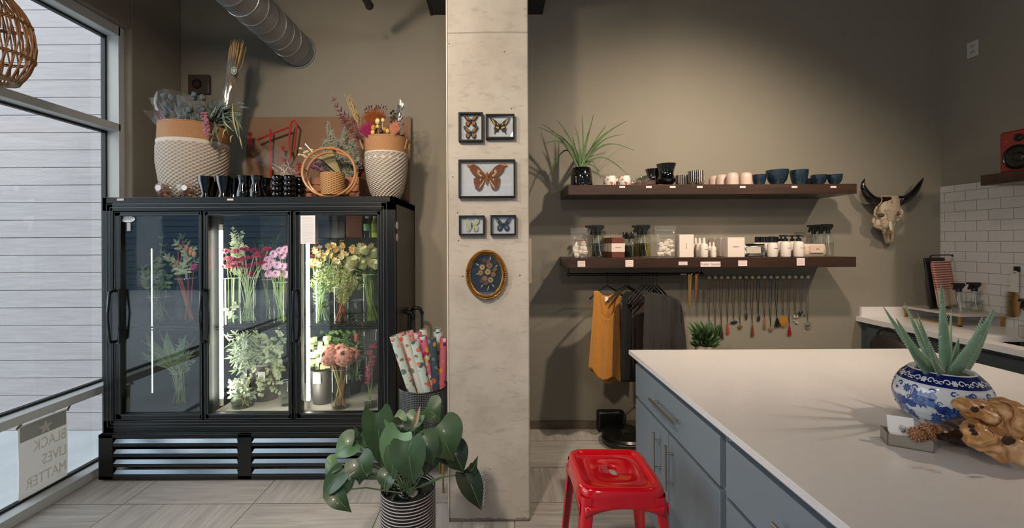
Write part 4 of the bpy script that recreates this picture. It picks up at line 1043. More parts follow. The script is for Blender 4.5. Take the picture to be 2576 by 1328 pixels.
for i in range(70):
    c=W(rnd.uniform(915,975),rnd.uniform(264,300),3.06+rnd.uniform(-.04,.04)); b.ell(c,(.005,.005,.006),5,4)
for i in range(26): b.tube([W(940,330,3.05),W(rnd.uniform(915,975),rnd.uniform(266,300),3.06)],.001,3)
mk('brown_statice',b,M('statice_brown','5c3a3a',.8),t)
b=B()
for i in range(60):
    c=W(rnd.uniform(982,1015),rnd.uniform(265,345),3.02+rnd.uniform(-.04,.04)); b.ell(c,(.009,.009,.009),6,4,nz=.5)
for i in range(14): b.tube([W(990,350,3.0),W(rnd.uniform(984,1012),rnd.uniform(270,330),3.02)],.0015,3)
mk('dark_statice',b,M('statice_dark','3b3534',.8,var=.3,vs=60),t)
for px,py,h,r in ((950,305,'d8cf8a',.021),(963,302,'ddd6a0',.014),(940,322,'b8862a',.022),(938,333,'d0b85a',.018),(975,330,'c9b45c',.018),(968,326,'a87a2c',.018),(950,318,'cfc07a',.014),(958,330,'4a1f2a',.02)):
    p=W(px,py,2.85); bb=B().ell(p,(r*.8,r*.8,r),10,8,nz=.2,nf=5).tube([p,W(px*.5+480,352,2.9)],.0022,4)
    mk('seed_pod',bb,M('pod_'+h,h,.6,var=.2,vs=60),t)
b=B()
for x in (968,1000,1016,1022,975): b.leaf(W(x,350,2.98),W(x+(x-985)*.35,rnd.uniform(285,330),2.98),.014,(0,-1,0),.3,.0,'blade',4)
mk('brown_leaves',b,M('dried_rust','7a4c30',.7),t)
b=B(); filmcone(b,W(1000,350,2.98),W(1018,262,2.98),.03,.05,0,4); mk('clear_wrap',b,film,t)
mk('red_filler',B().ell(W(905,425,3.1),(.03,.03,.06),10,8,nz=.5,nf=6),M('filler_red','6e1620',.8),t)
# thing lying on the right end of the fridge top
p=W(1012,497,3.12)
mk('dark_cord_bundle',B().tube([(p.x-.05,3.0,ZT_+.012),(p.x,3.1,ZT_+.02),(p.x+.03,3.2,ZT_+.012),(p.x-.02,3.25,ZT_+.012),(p.x-.06,3.12,ZT_+.014)],.010,6),M('cord_dark','241b17',.5),label='small dark coiled thing lying behind the tall basket on the fridge edge',cat='cord')
# ================================================================== ON THE COLUMN
YF=YC
def frame(px0,py0,px1,py1,label,bg='c9c6d2',rim=.009):
    a=W(px0,py1,YF-.015); c=W(px1,py0,YF-.015)
    t=T('butterfly_case',label,'frame',((a.x+c.x)/2,YF-.0005,a.z),group='framed butterflies on the concrete column')
    y0,y1=YF-.032,YF-.0005; x0,x1,z0,z1=a.x,c.x,a.z,c.z
    b=B().box(x0,y0,z0,x0+rim,y1,z1).box(x1-rim,y0,z0,x1,y1,z1).box(x0+rim,y0,z0,x1-rim,y1,z0+rim).box(x0+rim,y0,z1-rim,x1-rim,y1,z1)
    mk('frame_rim',b,M('frame_black','0e0c0b',.6,spec=.3),t,bevel=.001)
    mk('backing',B().box(x0+rim,y1-.008,z0+rim,x1-rim,y1-.002,z1-rim),M('cotton_white',bg,.95,var=.08,vs=60),t)
    mk('glass_front',B().box(x0+rim*.8,y0+.004,z0+rim*.8,x1-rim*.8,y0+.005,z1-rim*.8),clear,t)
    return t,(x0+x1)/2,y1-.014,(z0+z1)/2
def wingset(t,cx_,y,cz_,s,fore,hind,cols,spots=(),name='butterfly',bodyc='1d1512',ang=0):
    """one pinned butterfly: two forewings, two hindwings, body; outlines in units of s"""
    body=mk(name,B().ell((cx_,y-.003,cz_),(s*.05,.004,s*.22),8,8),M('body_'+bodyc,bodyc,.8),t)
    for sx in (-1,1):
        for nm,out,dy in (('forewing',fore,-.002),('hindwing',hind,0)):
            pts=[(cx_+sx*x*s,y+dy-.004*x,cz_+z*s) for x,z in out]
            if sx<0: pts=pts[::-1]
            w_=mk(nm,B().prism(pts,(0,.0008,0)),cols[0] if nm=='forewing' else cols[1],body,ang=.3)
    for pts_,m_ in spots:
        b=B()
        for sx in (-1,1):
            q=[(cx_+sx*x*s,y-.0045-.004*x,cz_+z*s) for x,z in pts_]
            b.prism(q if sx>0 else q[::-1],(0,.0006,0))
        mk('wing_marking',b,m_,body)
    b=B()
    for sx in (-1,1): b.tube([(cx_,y-.004,cz_+s*.2),(cx_+sx*s*.16,y-.006,cz_+s*.42)],.0004,4)
    mk('antennae',b,M('body_'+bodyc,bodyc,.8),body)
fore=[(.03,.12),(.2,.36),(.48,.62),(.62,.60),(.60,.42),(.48,.22),(.34,.04),(.05,-.05)]
hind=[(.05,-.02),(.34,.02),(.46,-.12),(.42,-.36),(.26,-.48),(.12,-.38),(.03,-.14)]
blk=M('wing_black','1a1311',.7)
org=M('wing_orange','b06322',.7,var=.2,vs=90)
ibr=[[(.08,.1),(.24,.32),(.42,.48),(.44,.34),(.3,.1)],[(.09,-.06),(.33,-.02),(.38,-.14),(.34,-.32),(.22,-.38),(.12,-.28)]]
wht=M('wing_white','d8d2c0',.7)
def monarch(t,x,y,z,s,c1):
    sp=[([(p[0],p[1]) for p in q],c1) for q in ibr]+[([(.52,.54),(.57,.54),(.56,.50)],wht),([(.48,.5),(.52,.49),(.5,.45)],wht),([(.2,.25),(.22,.27),(.32,.12),(.3,.1)],blk),([(.14,-.1),(.16,-.08),(.3,-.3),(.28,-.32)],blk)]
    wingset(t,x,y,z,s,fore,hind,(blk,blk),sp)
t,x,y,z=frame(1154,284,1215,357,'upper left black frame with two orange butterflies one above the other')
monarch(t,x,y,z+.033,.064,org); monarch(t,x,y,z-.032,.064,M('wing_tan','a06a34',.7,var=.3,vs=90))
t,x,y,z=frame(1222,288,1294,350,'upper right black frame with one black and yellow swallowtail')
yel=M('wing_yellow','c79a45',.7)
wingset(t,x,y,z+.003,.078,[(.03,.1),(.25,.36),(.62,.60),(.72,.56),(.6,.34),(.4,.1),(.05,-.05)],[(.05,-.02),(.36,.05),(.44,-.18),(.38,-.36),(.44,-.52),(.36,-.53),(.3,-.38),(.14,-.38),(.03,-.14)],(blk,blk),
  [([(.1,.05),(.2,.22),(.24,.2),(.16,.04)],yel),([(.3,.12),(.5,.44),(.6,.5),(.58,.44),(.42,.14)],yel),([(.08,-.06),(.3,-.02),(.32,-.12),(.1,-.2)],yel),([(.36,-.2),(.39,-.22),(.36,-.3),(.33,-.26)],M('wing_orange','b06322',.7))])
t,x,y,z=frame(1154,402,1296,498,'largest black frame with one big brown moth on white cotton')
mo=M('moth_brown','7a3c1c',.75,h2='5e2814',vs=60)
cream=M('moth_cream','c2ab86',.8); tanm=M('moth_tan','b9783f',.8)
wingset(t,x,y,z+.002,.165,[(.02,.10),(.12,.22),(.28,.40),(.50,.50),(.64,.48),(.66,.41),(.58,.38),(.55,.26),(.46,.14),(.38,.06),(.28,.04),(.1,.02)],[(.03,.02),(.14,.06),(.32,.05),(.44,.0),(.43,-.16),(.38,-.34),(.27,-.42),(.17,-.36),(.10,-.18)],(mo,mo),
  [([(.5,.49),(.64,.47),(.65,.42),(.57,.40),(.50,.43),(.44,.45)],tanm),([(.22,.24),(.30,.30),(.28,.16)],cream),([(.16,.10),(.20,.05),(.34,.20),(.30,.30),(.32,.2)],cream),([(.18,.0),(.24,-.02),(.22,-.1)],cream),([(.08,-.02),(.10,-.12),(.24,-.32),(.26,-.3),(.13,-.1)],cream),([(.08,.12),(.1,.14),(.22,.3),(.2,.24)],tanm)],bodyc='8a4a24')
t,x,y,z=frame(1155,542,1219,592,'lower left small black frame with a pale cream butterfly')
pal=M('wing_pale','b8b396',.8,var=.15,vs=90)
rf=[(.03,.12),(.2,.42),(.5,.62),(.6,.52),(.56,.3),(.46,.12),(.3,.0),(.05,-.05)]; rh=[(.05,-.02),(.34,.02),(.5,-.1),(.48,-.36),(.3,-.5),(.12,-.42),(.03,-.14)]
wingset(t,x,y,z,.07,rf,rh,(pal,pal),[([(.42,.5),(.5,.6),(.58,.52),(.54,.46)],blk),([(.2,-.2),(.22,-.18),(.22,-.4),(.2,-.4)],blk)])
t,x,y,z=frame(1234,541,1298,592,'lower right small black frame with a dark blue and white butterfly')
wingset(t,x,y,z,.068,fore,rh,(blk,M('wing_darkblue','20222f',.6)),[([(.4,.3),(.5,.46),(.52,.4),(.46,.28)],M('wing_lilac','a9a3b5',.7)),([(.2,-.1),(.36,-.12),(.34,-.3),(.22,-.28)],M('wing_blue','5c6680',.6)),([(.14,.08),(.2,.2),(.26,.1)],M('wing_teal','3c5a66',.6))])
# oval picture
c=W(1223,691,YF-.01); rx,rz=52*(YF-.01)/F,63*(YF-.01)/F
t=T('oval_picture','gilt oval frame of pressed brown flowers on dark ground on the concrete column','picture',(c.x,YF-.0005,c.z-rz))
b=B()
prof_=[(1.0,-.0005),(1.0,-.012),(.95,-.030),(.90,-.026),(.86,-.034),(.82,-.022),(.78,-.018),(.76,-.004)]
def ofn(u,v):
    i=min(int(v*7+1e-6),6); f_=v*7-i; a=prof_[i]; b2=prof_[i+1]; k=a[0]+(b2[0]-a[0])*f_; d=a[1]+(b2[1]-a[1])*f_
    th=2*PI*u; q=1+.012*math.sin(th*24)*(1 if k>.85 and k<.97 else 0)
    inset=(1-k)*rz*.9
    return V((c.x+(rx-inset)*q*math.cos(th),YF+d,c.z+(rz-inset)*q*math.sin(th)))
b.grid(ofn,96,14,closeu=True); mk('gilt_frame',b,gold_frame,t)
b=B()
for th in (0,PI/2,PI,1.5*PI):
    for k in range(-3,4):
        a=th+k*.09; b.ell((c.x+rx*.93*math.cos(a),YF-.031,c.z+rz*.94*math.sin(a)),(.0055,.005,.0055),8,6)
mk('frame_ornament',b,gold_frame,t)
mk('dark_ground',B().prism([(c.x+rx*.83*math.cos(2*PI*i/48),YF-.004,c.z+rz*.86*math.sin(2*PI*i/48)) for i in range(48)],(0,-.002,0)),M('picture_navy','1b1f27',.9),t)
for px,py,r,h in ((1213,672,.012,'c09a62'),(1231,668,.014,'8c6238'),(1218,655,.010,'6a3526'),(1209,686,.012,'a07a48'),(1227,684,.013,'b8904f'),(1241,690,.011,'94693a'),(1219,700,.012,'9c6d3a'),(1234,704,.013,'a8824e'),(1222,712,.010,'7a4a2a'),(1245,678,.009,'8a6a44'),(1212,706,.010,'6e3a24'),(1228,658,.009,'7c5234')):
    q=W(px,py,YF-.012); bb=B(); r*=1.4
    for L in (0,1):
        for i in range(12):
            a=2*PI*(i+.5*L)/12; e=V((math.cos(a),0,math.sin(a))); bb.leaf(q+V((0,-.001*L,0)),q+e*r*(1-.3*L)+V((0,-.002-.002*L,0)),r*.42,(0,-1,0),.2,0,'round',3)
    bb.ell(q+V((0,-.004,0)),(r*.22,.002,r*.22),6,4,1); mk('pressed_flower',bb,[M('pressed_'+h,h,.8),M('pressed_eye','5e3f1e',.9)],t)
bb=B()
for px,py,dx,dy in ((1232,655,3,-12),(1206,688,-10,2),(1230,718,-4,14),(1205,668,-9,-6),(1246,672,6,-6),(1238,715,6,8),(1215,716,-6,8)):
    bb.leaf(W(px,py,YF-.012),W(px+dx,py+dy,YF-.011),.007,(0,-1,0),.1,0,'lance',3)
mk('pressed_leaves',bb,M('pressed_cream','b0a27c',.8),t)
mk('oval_glass',B().prism([(c.x+rx*.84*math.cos(2*PI*i/48),YF-.017,c.z+rz*.87*math.sin(2*PI*i/48)) for i in range(48)],(0,-.001,0)),clear,t)
# nail holes, drawn as small raised dark dots
for k,(px,py) in enumerate(((1139,445),(1151,535),(1153,605),(1164,695),(1308,693),(1183,470))):
    if k==5: continue
    q=W(px,py,YF); bb=B().ell((q.x,YF-.0005,q.z),(.004,.002,.0035),8,5)
    o=mk('nail',bb,M('nail_hole_dark','3a2c22',.6),cat='nail',group='nail holes in the column'); 
    o['label']=('tiny dark nail hole in the column, left of the big moth frame','tiny dark nail hole in the column, above the pale butterfly frame','tiny dark nail hole in the column, just below the pale butterfly frame','tiny dark nail hole left of the oval picture','tiny dark nail hole right of the oval picture')[k]
# chain at the foot
t=T('hanging_chain','silver chain hooped over a nail low on the concrete column','chain',(W(1218,1190,YF).x,YF-.006,W(1218,1190,YF).z))
b=B()
def chain(b,pts,r=.0012,L=.012):
    pts=[V(p) for p in pts]; 
    for a,c_ in zip(pts,pts[1:]):
        n=max(1,int((c_-a).length/(L*.8)))
        for i in range(n):
            p=a.lerp(c_,(i+.5)/n); d=(c_-a).normalized(); s_=V((1,0,0)) if i%2 else V((0,1,0))
            b.tube([p+d*(L*.6*math.cos(q))+s_*(L*.3*math.sin(q)) for q in [2*PI*j/8 for j in range(8)]],r,4,closed=True)
yk=YF-.008
chain(b,[W(1218,1188,yk),W(1211,1200,yk),W(1211,1278,yk)]); chain(b,[W(1218,1188,yk),W(1224,1200,yk),W(1226,1280,yk)]); chain(b,[W(1219,1212,yk-.003),W(1217,1275,yk-.003)])
mk('links',b,steel,t); mk('hook_nail',B().cyl((W(1218,1188,yk).x,YF,W(1218,1188,yk).z),(W(1218,1188,yk).x,YF-.014,W(1218,1188,yk).z),.003,8),steel,t)
# paper strip on the back wall just right of the column
a=W(1322,713,YB); c=W(1337,600,YB)
mk('paper_strip',B().box(a.x,YB-.004,a.z,c.x,YB+.001,c.z),M('paper_aged','b5a690',.8),label='narrow beige paper hanging on the back wall right beside the column',cat='paper')

# ================================================================== GIFT WRAP BIN
bz0_,bz1_=.30,.632; bc=(-.455,2.66)
t=T('perforated_bin','black perforated metal bin on brass legs holding gift wrap rolls','bin',(bc[0],bc[1],0))
R_b=.152
k=N('perforated_metal'); o_=k.obj(); s_=k.n('ShaderNodeSeparateXYZ'); k.l(o_,s_.inputs[0]); an=k.math('ARCTAN2',s_.outputs[1],s_.outputs[0])
cmb=k.n('ShaderNodeCombineXYZ'); k.l(k.math('MULTIPLY',an,.152),cmb.inputs[0]); k.l(s_.outputs[2],cmb.inputs[1])
vo=k.n('ShaderNodeTexVoronoi'); vo.inputs['Scale'].default_value=95; vo.inputs['Randomness'].default_value=0.15; vo.feature='DISTANCE_TO_EDGE'; k.l(cmb.outputs[0],vo.inputs['Vector'])
hole=k.math('GREATER_THAN',vo.outputs['Distance'],.2)
pb_=k.bsdf(k.mix(hole,col('1c2226'),col('8a8f90')),.35,.4,k.math('SUBTRACT',1,hole),.002)
MC['perforated_metal']=k.m
mk('bin_wall',B().lathe([(.001,bz0_),(R_b-.01,bz0_),(R_b,bz0_+.01),(R_b,bz1_),(R_b-.005,bz1_),(R_b-.006,bz0_+.012),(.001,bz0_+.01)],(0,0,0),48),k.m,t,local=True,ang=1)
mk('bin_rim',B().tube([((R_b)*math.cos(2*PI*i/40),(R_b)*math.sin(2*PI*i/40),bz1_) for i in range(40)],.005,6,closed=True),black_metal,t,local=True)
mk('stand_ring',B().tube([((R_b+.004)*math.cos(2*PI*i/40),(R_b+.004)*math.sin(2*PI*i/40),bz0_-.004) for i in range(40)],.005,6,closed=True),brass,t,local=True)
for a in (-.55,-2.6,1.0,2.3):
    mk('leg',B().cyl((R_b*math.cos(a),R_b*math.sin(a),bz0_),(R_b*1.02*math.cos(a),R_b*1.02*math.sin(a),0),.006,8),brass,t,local=True)
# wrapping paper rolls
def floral(name,bg,cols,sc=11,thr=(.16,.2,.22)):
    k=N(name); o=k.obj(); c=col(bg)
    for i,h in enumerate(cols):
        vo=k.n('ShaderNodeTexVoronoi'); vo.inputs['Scale'].default_value=sc*(1+.35*i); vo.inputs['Randomness'].default_value=.9
        mp=k.map(o,(1,1,1),(.3*i,.7*i,.2)); mp.node.inputs['Location'].default_value=(i*1.7,i*2.3,i*.9); 
        nz=k.n('ShaderNodeTexNoise'); nz.inputs['Scale'].default_value=30; k.l(mp,nz.inputs['Vector'])
        k.l(mp,vo.inputs['Vector'])
        d=k.math('ADD',vo.outputs['Distance'],k.math('MULTIPLY',nz.outputs['Fac'],.12))
        c=k.mix(k.math('LESS_THAN',d,thr[i%3]+.12),c,col(h))
    k.bsdf(c,.4,0,None,spec=.4); MC[name]=k.m; return k.m
FL=[floral('wrap_mint','b9c6bd',['c2604e','5f7568','8c6f52','d59a8c']),floral('wrap_mushroom','c9c6ba',['a56a44','6d7d70','cf6a58','8a7a5c']),floral('wrap_mint2','b7c8c2',['8a5d48','43625a','d4756a','a9b4a0']),
    floral('wrap_pink','d06a86',['c2254e','c9a45c','b9c9c0','8a3f5a'],10),floral('wrap_navy','3d4a54',['c6573a','7a8a9c','b58c4e','62707a'],10),floral('wrap_plum','b45a6c',['3c2c3a','c9c2c8','c4782e','7f2440'],10),floral('wrap_coral','cf8f86',['b9453c','dcb9a8','c2506a'],16)]
rolls=[((990,845),(1033,975),2.585,0,'pale mint floral wrapping roll at the far left of the bin'),((1018,842),(1058,975),2.60,1,'cream mushroom print wrapping roll second from left at the front'),((1043,858),(1080,977),2.56,2,'pale blue floral wrapping roll at the centre front of the bin'),((1064,845),(1090,970),2.63,3,'bright pink floral wrapping roll right of centre in the bin'),((1087,850),(1102,970),2.60,4,'dark navy floral wrapping roll at the front right of the bin'),((1117,848),(1118,965),2.63,5,'plum and pink floral roll beside the concrete column'),
 ((1104,836),(1108,965),2.69,0,'pale pink topped wrapping roll behind the navy one'),((1008,837),(1040,960),2.70,6,'salmon wrapping roll at the back left of the bin'),((1030,832),(1055,960),2.72,6,'coral red patterned roll at the back of the bin'),((1065,828),(1078,960),2.74,1,'wrapping roll at the back centre of the bin'),((1101,826),(1102,960),2.75,2,'pale green patterned roll at the back right'),((1050,836),(1068,960),2.66,3,'pink wrapping roll mostly hidden behind the centre')]
inner=M('roll_inner','6e6660',.9)
for (x0,y0),(x1,y1),Y,m_,l in rolls:
    top=W(x0,y0,Y); bot=W(x1,y1,Y+(0 if Y>2.6 else .02)); d=(top-bot).normalized(); 
    k_=(bot.z-(bz0_+.02))/d.z; b0=bot-d*k_
    r0=math.hypot(b0.x-bc[0],b0.y-bc[1])
    if r0>R_b-.04:
        f_=(R_b-.045)/r0; b0=V((bc[0]+(b0.x-bc[0])*f_,bc[1]+(b0.y-bc[1])*f_,b0.z))
    d=(top-b0).normalized(); s_=d.orthogonal().normalized(); u_=d.cross(s_); rr=.0255
    t=T('wrapping_roll',l,'gift wrap',b0,group='wrapping paper rolls in the perforated bin')
    def cylf(b,r,p,q,n=20):
        b.grid(lambda a,v:p.lerp(q,v)+(s_*math.cos(2*PI*a)+u_*math.sin(2*PI*a))*r,n,6,closeu=True)
    b=B(); cylf(b,rr,b0,top); b.grid(lambda a,v:top+(s_*math.cos(2*PI*a)+u_*math.sin(2*PI*a))*(rr-.006*v),20,1,closeu=True)
    mk('paper_roll',b,FL[m_],t,ang=1)
    b=B(); cylf(b,rr-.006,top-d*.12,top); b.grid(lambda a,v:top-d*.12+(s_*math.cos(2*PI*a)+u_*math.sin(2*PI*a))*(rr-.006)*(1-v*.99),20,1,closeu=True); mk('cardboard_core',b,inner,t,ang=1)
# folded hand cart behind the bin
t=T('folding_hand_cart','folded hand cart with black U shaped grips behind the gift wrap bin','cart',(-.62,3.1,0))
def gripU(x0,x1,Y,yt,yb_):
    a=W(x0,yt,Y); c=W(x1,yt,Y); zb_=W(x0,yb_,Y).z
    b=B().tube([(a.x,Y,zb_),(a.x,Y,a.z-.04),(a.x+.015,Y,a.z-.008),(a.x+.04,Y,a.z),(c.x-.04,Y,c.z),(c.x-.015,Y,c.z-.008),(c.x,Y,c.z-.04),(c.x,Y,zb_)],.014,8)
    return b,a.x,c.x,zb_
b,xa,xb,zb_=gripU(1008,1040,3.05,784,805)
mk('grip',b,black_plastic,t); mk('tube_frame',B().cyl((xa,3.05,zb_),(xa,3.05,.12),.010,8).cyl((xb,3.05,zb_),(xb,3.05,.12),.010,8).box(xa,3.04,.3,xb,3.06,.33),M('cart_grey','55565a',.35,.7),t)
b,xa,xb,zb_=gripU(1034,1062,3.2,774,790)
mk('grip',b,black_plastic,t); mk('tube_frame',B().cyl((xa,3.2,zb_),(xa,3.2,.1),.009,8).cyl((xb,3.2,zb_),(xb,3.2,.1),.009,8).box(xa,3.19,.3,xb,3.21,.33),M('cart_grey','55565a',.35,.7),t)
mk('toe_plate',B().box(xa-.12,2.98,.02,xb+.02,3.24,.12),black_plastic,t)
for x in (xa-.1,xb): mk('wheel',B().tube([(x-.012,3.2,.07),(x+.012,3.2,.07)],.07,18),black_plastic,t)

# ================================================================== POTTED ANTHURIUM
pc_=W(1027,1225,2.0); PXc=pc_.x; rimz=.378; Rp=rad(140,1027,2.0)
t=T('striped_planter','black planter pot with thin white horizontal rings on the floor','pot',(PXc,2.0,0))
k=N('striped_glaze'); o_=k.obj(); s_=k.n('ShaderNodeSeparateXYZ'); k.l(o_,s_.inputs[0])
nz=k.noise(o_,3,2); fz=k.math('FRACT',k.math('MULTIPLY',k.math('ADD',s_.outputs[2],k.math('MULTIPLY',nz,.006)),68))
ln=k.math('LESS_THAN',k.math('ABSOLUTE',k.math('SUBTRACT',fz,.5)),.15)
k.bsdf(k.mix(ln,col('15161a'),col('cfc8c4')),.5,0,ln,.001)
mk('pot_body',B().lathe([(.001,0),(Rp*.72,0),(Rp*.88,.03),(Rp*.97,.10),(Rp,.22),(Rp*.985,rimz),(Rp*.95,rimz),(Rp*.94,rimz-.03),(.001,rimz-.035)],(0,0,0),56),k.m,t,local=True,ang=1)
pbm=M('black_pebble','131517',.25)
for i in range(60):
    a=rnd.uniform(0,2*PI); r=Rp*.88*math.sqrt(rnd.random()); 
    b=B().ell((r*math.cos(a),r*math.sin(a),rimz-.028+rnd.uniform(0,.008)),(rnd.uniform(.009,.016),rnd.uniform(.008,.013),.008),8,5)
    mk('pebble',b,pbm,t,local=True)
t=T('potted_anthurium','large heart shaped green leaves of an anthurium in the striped planter','plant',(PXc,2.0,rimz-.03))
def vein_leaf(name,h,h2,vein):
    return M(name,h,.38,var=.3,vs=8,h2=h2,spec=.5,coat=.15)
lgA=vein_leaf('anthurium_leaf','3c5638','2c4529',0); lgB=vein_leaf('anthurium_pale','5f8058','466446',0); lgC=vein_leaf('anthurium_dark','243620','1b2a18',0); pet=M('petiole','7c9468',.5)
L=[ # attach px,py  tip px,py  width  Y  mat  (normal tilt)
 (948,1042,962,1182,78,1.90,lgA,(.3,-1,.4)),(1008,1090,968,1192,84,1.80,lgB,(-.2,-1,.5)),(990,1050,1016,1100,56,1.92,lgB,(.2,-.8,.8)),
 (1026,1112,1042,1222,92,1.76,lgA,(0,-1,.35)),(1098,1075,1142,1160,120,1.88,lgA,(.3,-1,.6)),(1070,1030,1108,1058,86,2.0,lgA,(.1,-.7,1)),
 (1085,1120,1070,1202,62,1.94,lgC,(.3,-1,.2)),(893,1112,836,1150,70,1.92,lgB,(-.3,-1,.8)),(887,1118,898,1076,30,1.93,lgB,(.9,-.5,.4)),
 (850,1165,815,1196,56,1.86,lgB,(-.5,-.8,.6)),(862,1188,806,1256,54,1.82,lgA,(-.4,-1,.3)),(838,1235,882,1290,50,1.80,lgA,(0,-1,.6)),
 (903,1152,930,1208,76,1.85,lgA,(0,-1,.4)),(980,1188,967,1240,54,1.80,lgA,(-.3,-1,.4)),(1135,1125,1168,1190,74,1.92,lgC,(.3,-1,.3)),
 (1172,1190,1213,1287,62,1.95,lgC,(.3,-1,.2)),(1174,1192,1202,1155,34,1.96,lgC,(.2,-1,0)),(1112,1140,1128,1172,36,1.98,lgC,(.2,-1,.5)),
 (1000,1130,985,1212,58,1.78,lgA,(-.3,-1,.3)),(1062,1100,1092,1172,70,1.82,lgA,(.3,-1,.5)),(1052,1045,1030,1088,52,1.96,lgB,(-.2,-.8,.8)),(918,1168,900,1222,46,1.86,lgC,(-.2,-1,.2)),(1015,1060,1002,1100,50,1.86,lgC,(0,-1,.5)),
 (925,1096,908,1132,40,1.98,lgB,(.5,-1,.3)),(872,1200,850,1262,44,1.88,lgB,(.4,-1,.4)),(1040,1070,1060,1102,44,2.02,lgA,(0,-.8,.8))]
for (ax,ay,tx,ty,w_,Y,m_,nm) in L:
    p0=W(ax,ay,Y); p1=W(tx,ty,Y-.03); wd=w_*Y/F
    sd=(p1-p0).cross(V(nm)).normalized(); ps=V((PXc+rnd.uniform(-.03,.03),2.0+rnd.uniform(-.03,.03),rimz-.03))
    b=B().leaf(p0,p1,wd,nm,.28,.015,'heart',7,0,heart=.24,curl=.02)
    o=mk('leaf',b,m_,t,sub=1,ang=3)
    mid=ps.lerp(p0,.55)+V((0,0,.05 if abs(ax-1027)<80 else .02)); b=B().tube([ps,mid,p0],[.0036,.003,.0026],6)
    mk('petiole',b,pet,t)
    mk('midrib',B().tube([p0+V(nm).normalized()*.002,(p0+p1)/2+V(nm).normalized()*.0185,p1],[.0018,.0013,.0005],4),M('rib','6b8458',.5),o)
mk('flower_spathe',B().leaf(W(1040,1075,1.9),W(1057,1020,1.88),.022,(.2,-1,0),.6,.005,'lance',6),M('spathe','c9a894',.5),t)

# ================================================================== RED METAL STOOL
sx0,sx1,sy0,sy1,sz=.297,.603,1.467,1.777,.665
scx,scy=(sx0+sx1)/2,(sy0+sy1)/2; hx_,hy_=(sx1-sx0)/2,(sy1-sy0)/2
t=T('metal_stool','glossy red metal stool with hand hole seat standing beside the island','stool',(scx,scy,0))
redm=M('red_enamel','c4061a',.14,spec=.6,coat=.6)
def sq(r,half,u):  # rounded square outline, r corner radius
    a=2*PI*u; c_,s_=math.cos(a),math.sin(a); n_=7
    k=(abs(c_)**n_+abs(s_)**n_)**(-1/n_); return half*k*c_,half*k*s_
b=B(); NU=64
def slot(u):
    a=2*PI*u; x=.016*math.cos(a); y=.016*math.sin(a); y+=.020 if math.sin(a)>0 else -.020; return x,y
rings=[]
def ring(hx,z,m=1.0,p=7): 
    out=[]
    for i in range(NU):
        a=2*PI*i/NU; c_,s_=math.cos(a),math.sin(a); k=(abs(c_)**p+abs(s_)**p)**(-1/p); out.append((hx*k*c_,hx*k*s_,z))
    return out
rs=[[(*slot(i/NU),sz-.030) for i in range(NU)],[(*slot(i/NU),sz-.013) for i in range(NU)],
    [tuple(V((*slot(i/NU),0))*1.12+V((0,0,sz-.010))) for i in range(NU)],ring(.10,sz-.010,p=5),ring(.122,sz-.010,p=8),ring(.127,sz-.002,p=8),ring(.132,sz,p=8),ring(.142,sz-.001,p=7),ring(.149,sz-.006,p=6.5),ring(.153,sz-.016,p=6.5),ring(.154,sz-.03,p=6.5),ring(.158,sz-.062,p=6.5),ring(.155,sz-.062,p=6.5),ring(.150,sz-.03,p=6.5)]
vs=[p for r in rs for p in r]; fs=[(j*NU+i,j*NU+(i+1)%NU,(j+1)*NU+(i+1)%NU,(j+1)*NU+i) for j in range(len(rs)-1) for i in range(NU)]
b.a(vs,fs); mk('seat',b,redm,t,local=True,ang=1.2)
for ix in (-1,1):
    for iy in (-1,1):
        b=B()
        # L section pressed leg: rounded outer corner, widest at the top
        sec=[(1,-.9),(1,-.5),(.96,.0),(.80,.5),(.5,.80),(.0,.96),(-.5,1),(-.9,1)] if ix*iy>0 else [(1,-.9),(1,-.5),(.96,.0),(.80,.5),(.5,.80),(.0,.96),(-.5,1),(-.9,1)]
        def pt(i,f_,inn=0):
            w_=.046*(1-f_)+.020*f_; cxx=(.1515-w_*.5)*(1-f_)+(.200-w_*.5)*f_; z=(sz-.030)*(1-f_)
            x,y=sec[i]; w2=w_*.5
            return V((ix*(cxx+w2*x-inn*.003),iy*(cxx+w2*y-inn*.003),z))
        nf=8; n_=len(sec)
        vs=[pt(i,j/nf) for j in range(nf+1) for i in range(n_)]+[pt(i,j/nf,1) for j in range(nf+1) for i in range(n_)]
        off=(nf+1)*n_; fs=[]
        for j in range(nf):
            for i in range(n_-1):
                q=(j*n_+i,j*n_+i+1,(j+1)*n_+i+1,(j+1)*n_+i); fs.append(q); fs.append(tuple(off+k for k in q[::-1]))
            fs.append((j*n_,(j+1)*n_,off+(j+1)*n_,off+j*n_)); fs.append((j*n_+n_-1,off+j*n_+n_-1,off+(j+1)*n_+n_-1,(j+1)*n_+n_-1))
        b.a(vs,fs); mk('leg',b,redm,t,local=True,ang=1)
for ix,iy in ((1,0),(-1,0),(0,1),(0,-1)):
    b=B(); zf=sz-.062
    # curved apron gusset between the legs
    def af(u,v):
        q=-1+2*u; x=q*.14; z=zf+.004-v*(.006+.034*abs(q)**2.2); o_=.156
        return V((ix*o_ if ix else x, iy*o_ if iy else x, z))
    b.grid(af,16,2); mk('apron',b,redm,t,local=True,solid=.003)
    q=.192; zz=.25; b=B().tube([(ix*q-(0 if ix else q*.98),iy*q-(0 if iy else q*.98),zz),(ix*q+(0 if ix else q*.98),iy*q+(0 if iy else q*.98),zz)],.007,8); mk('foot_bar',b,redm,t,local=True)
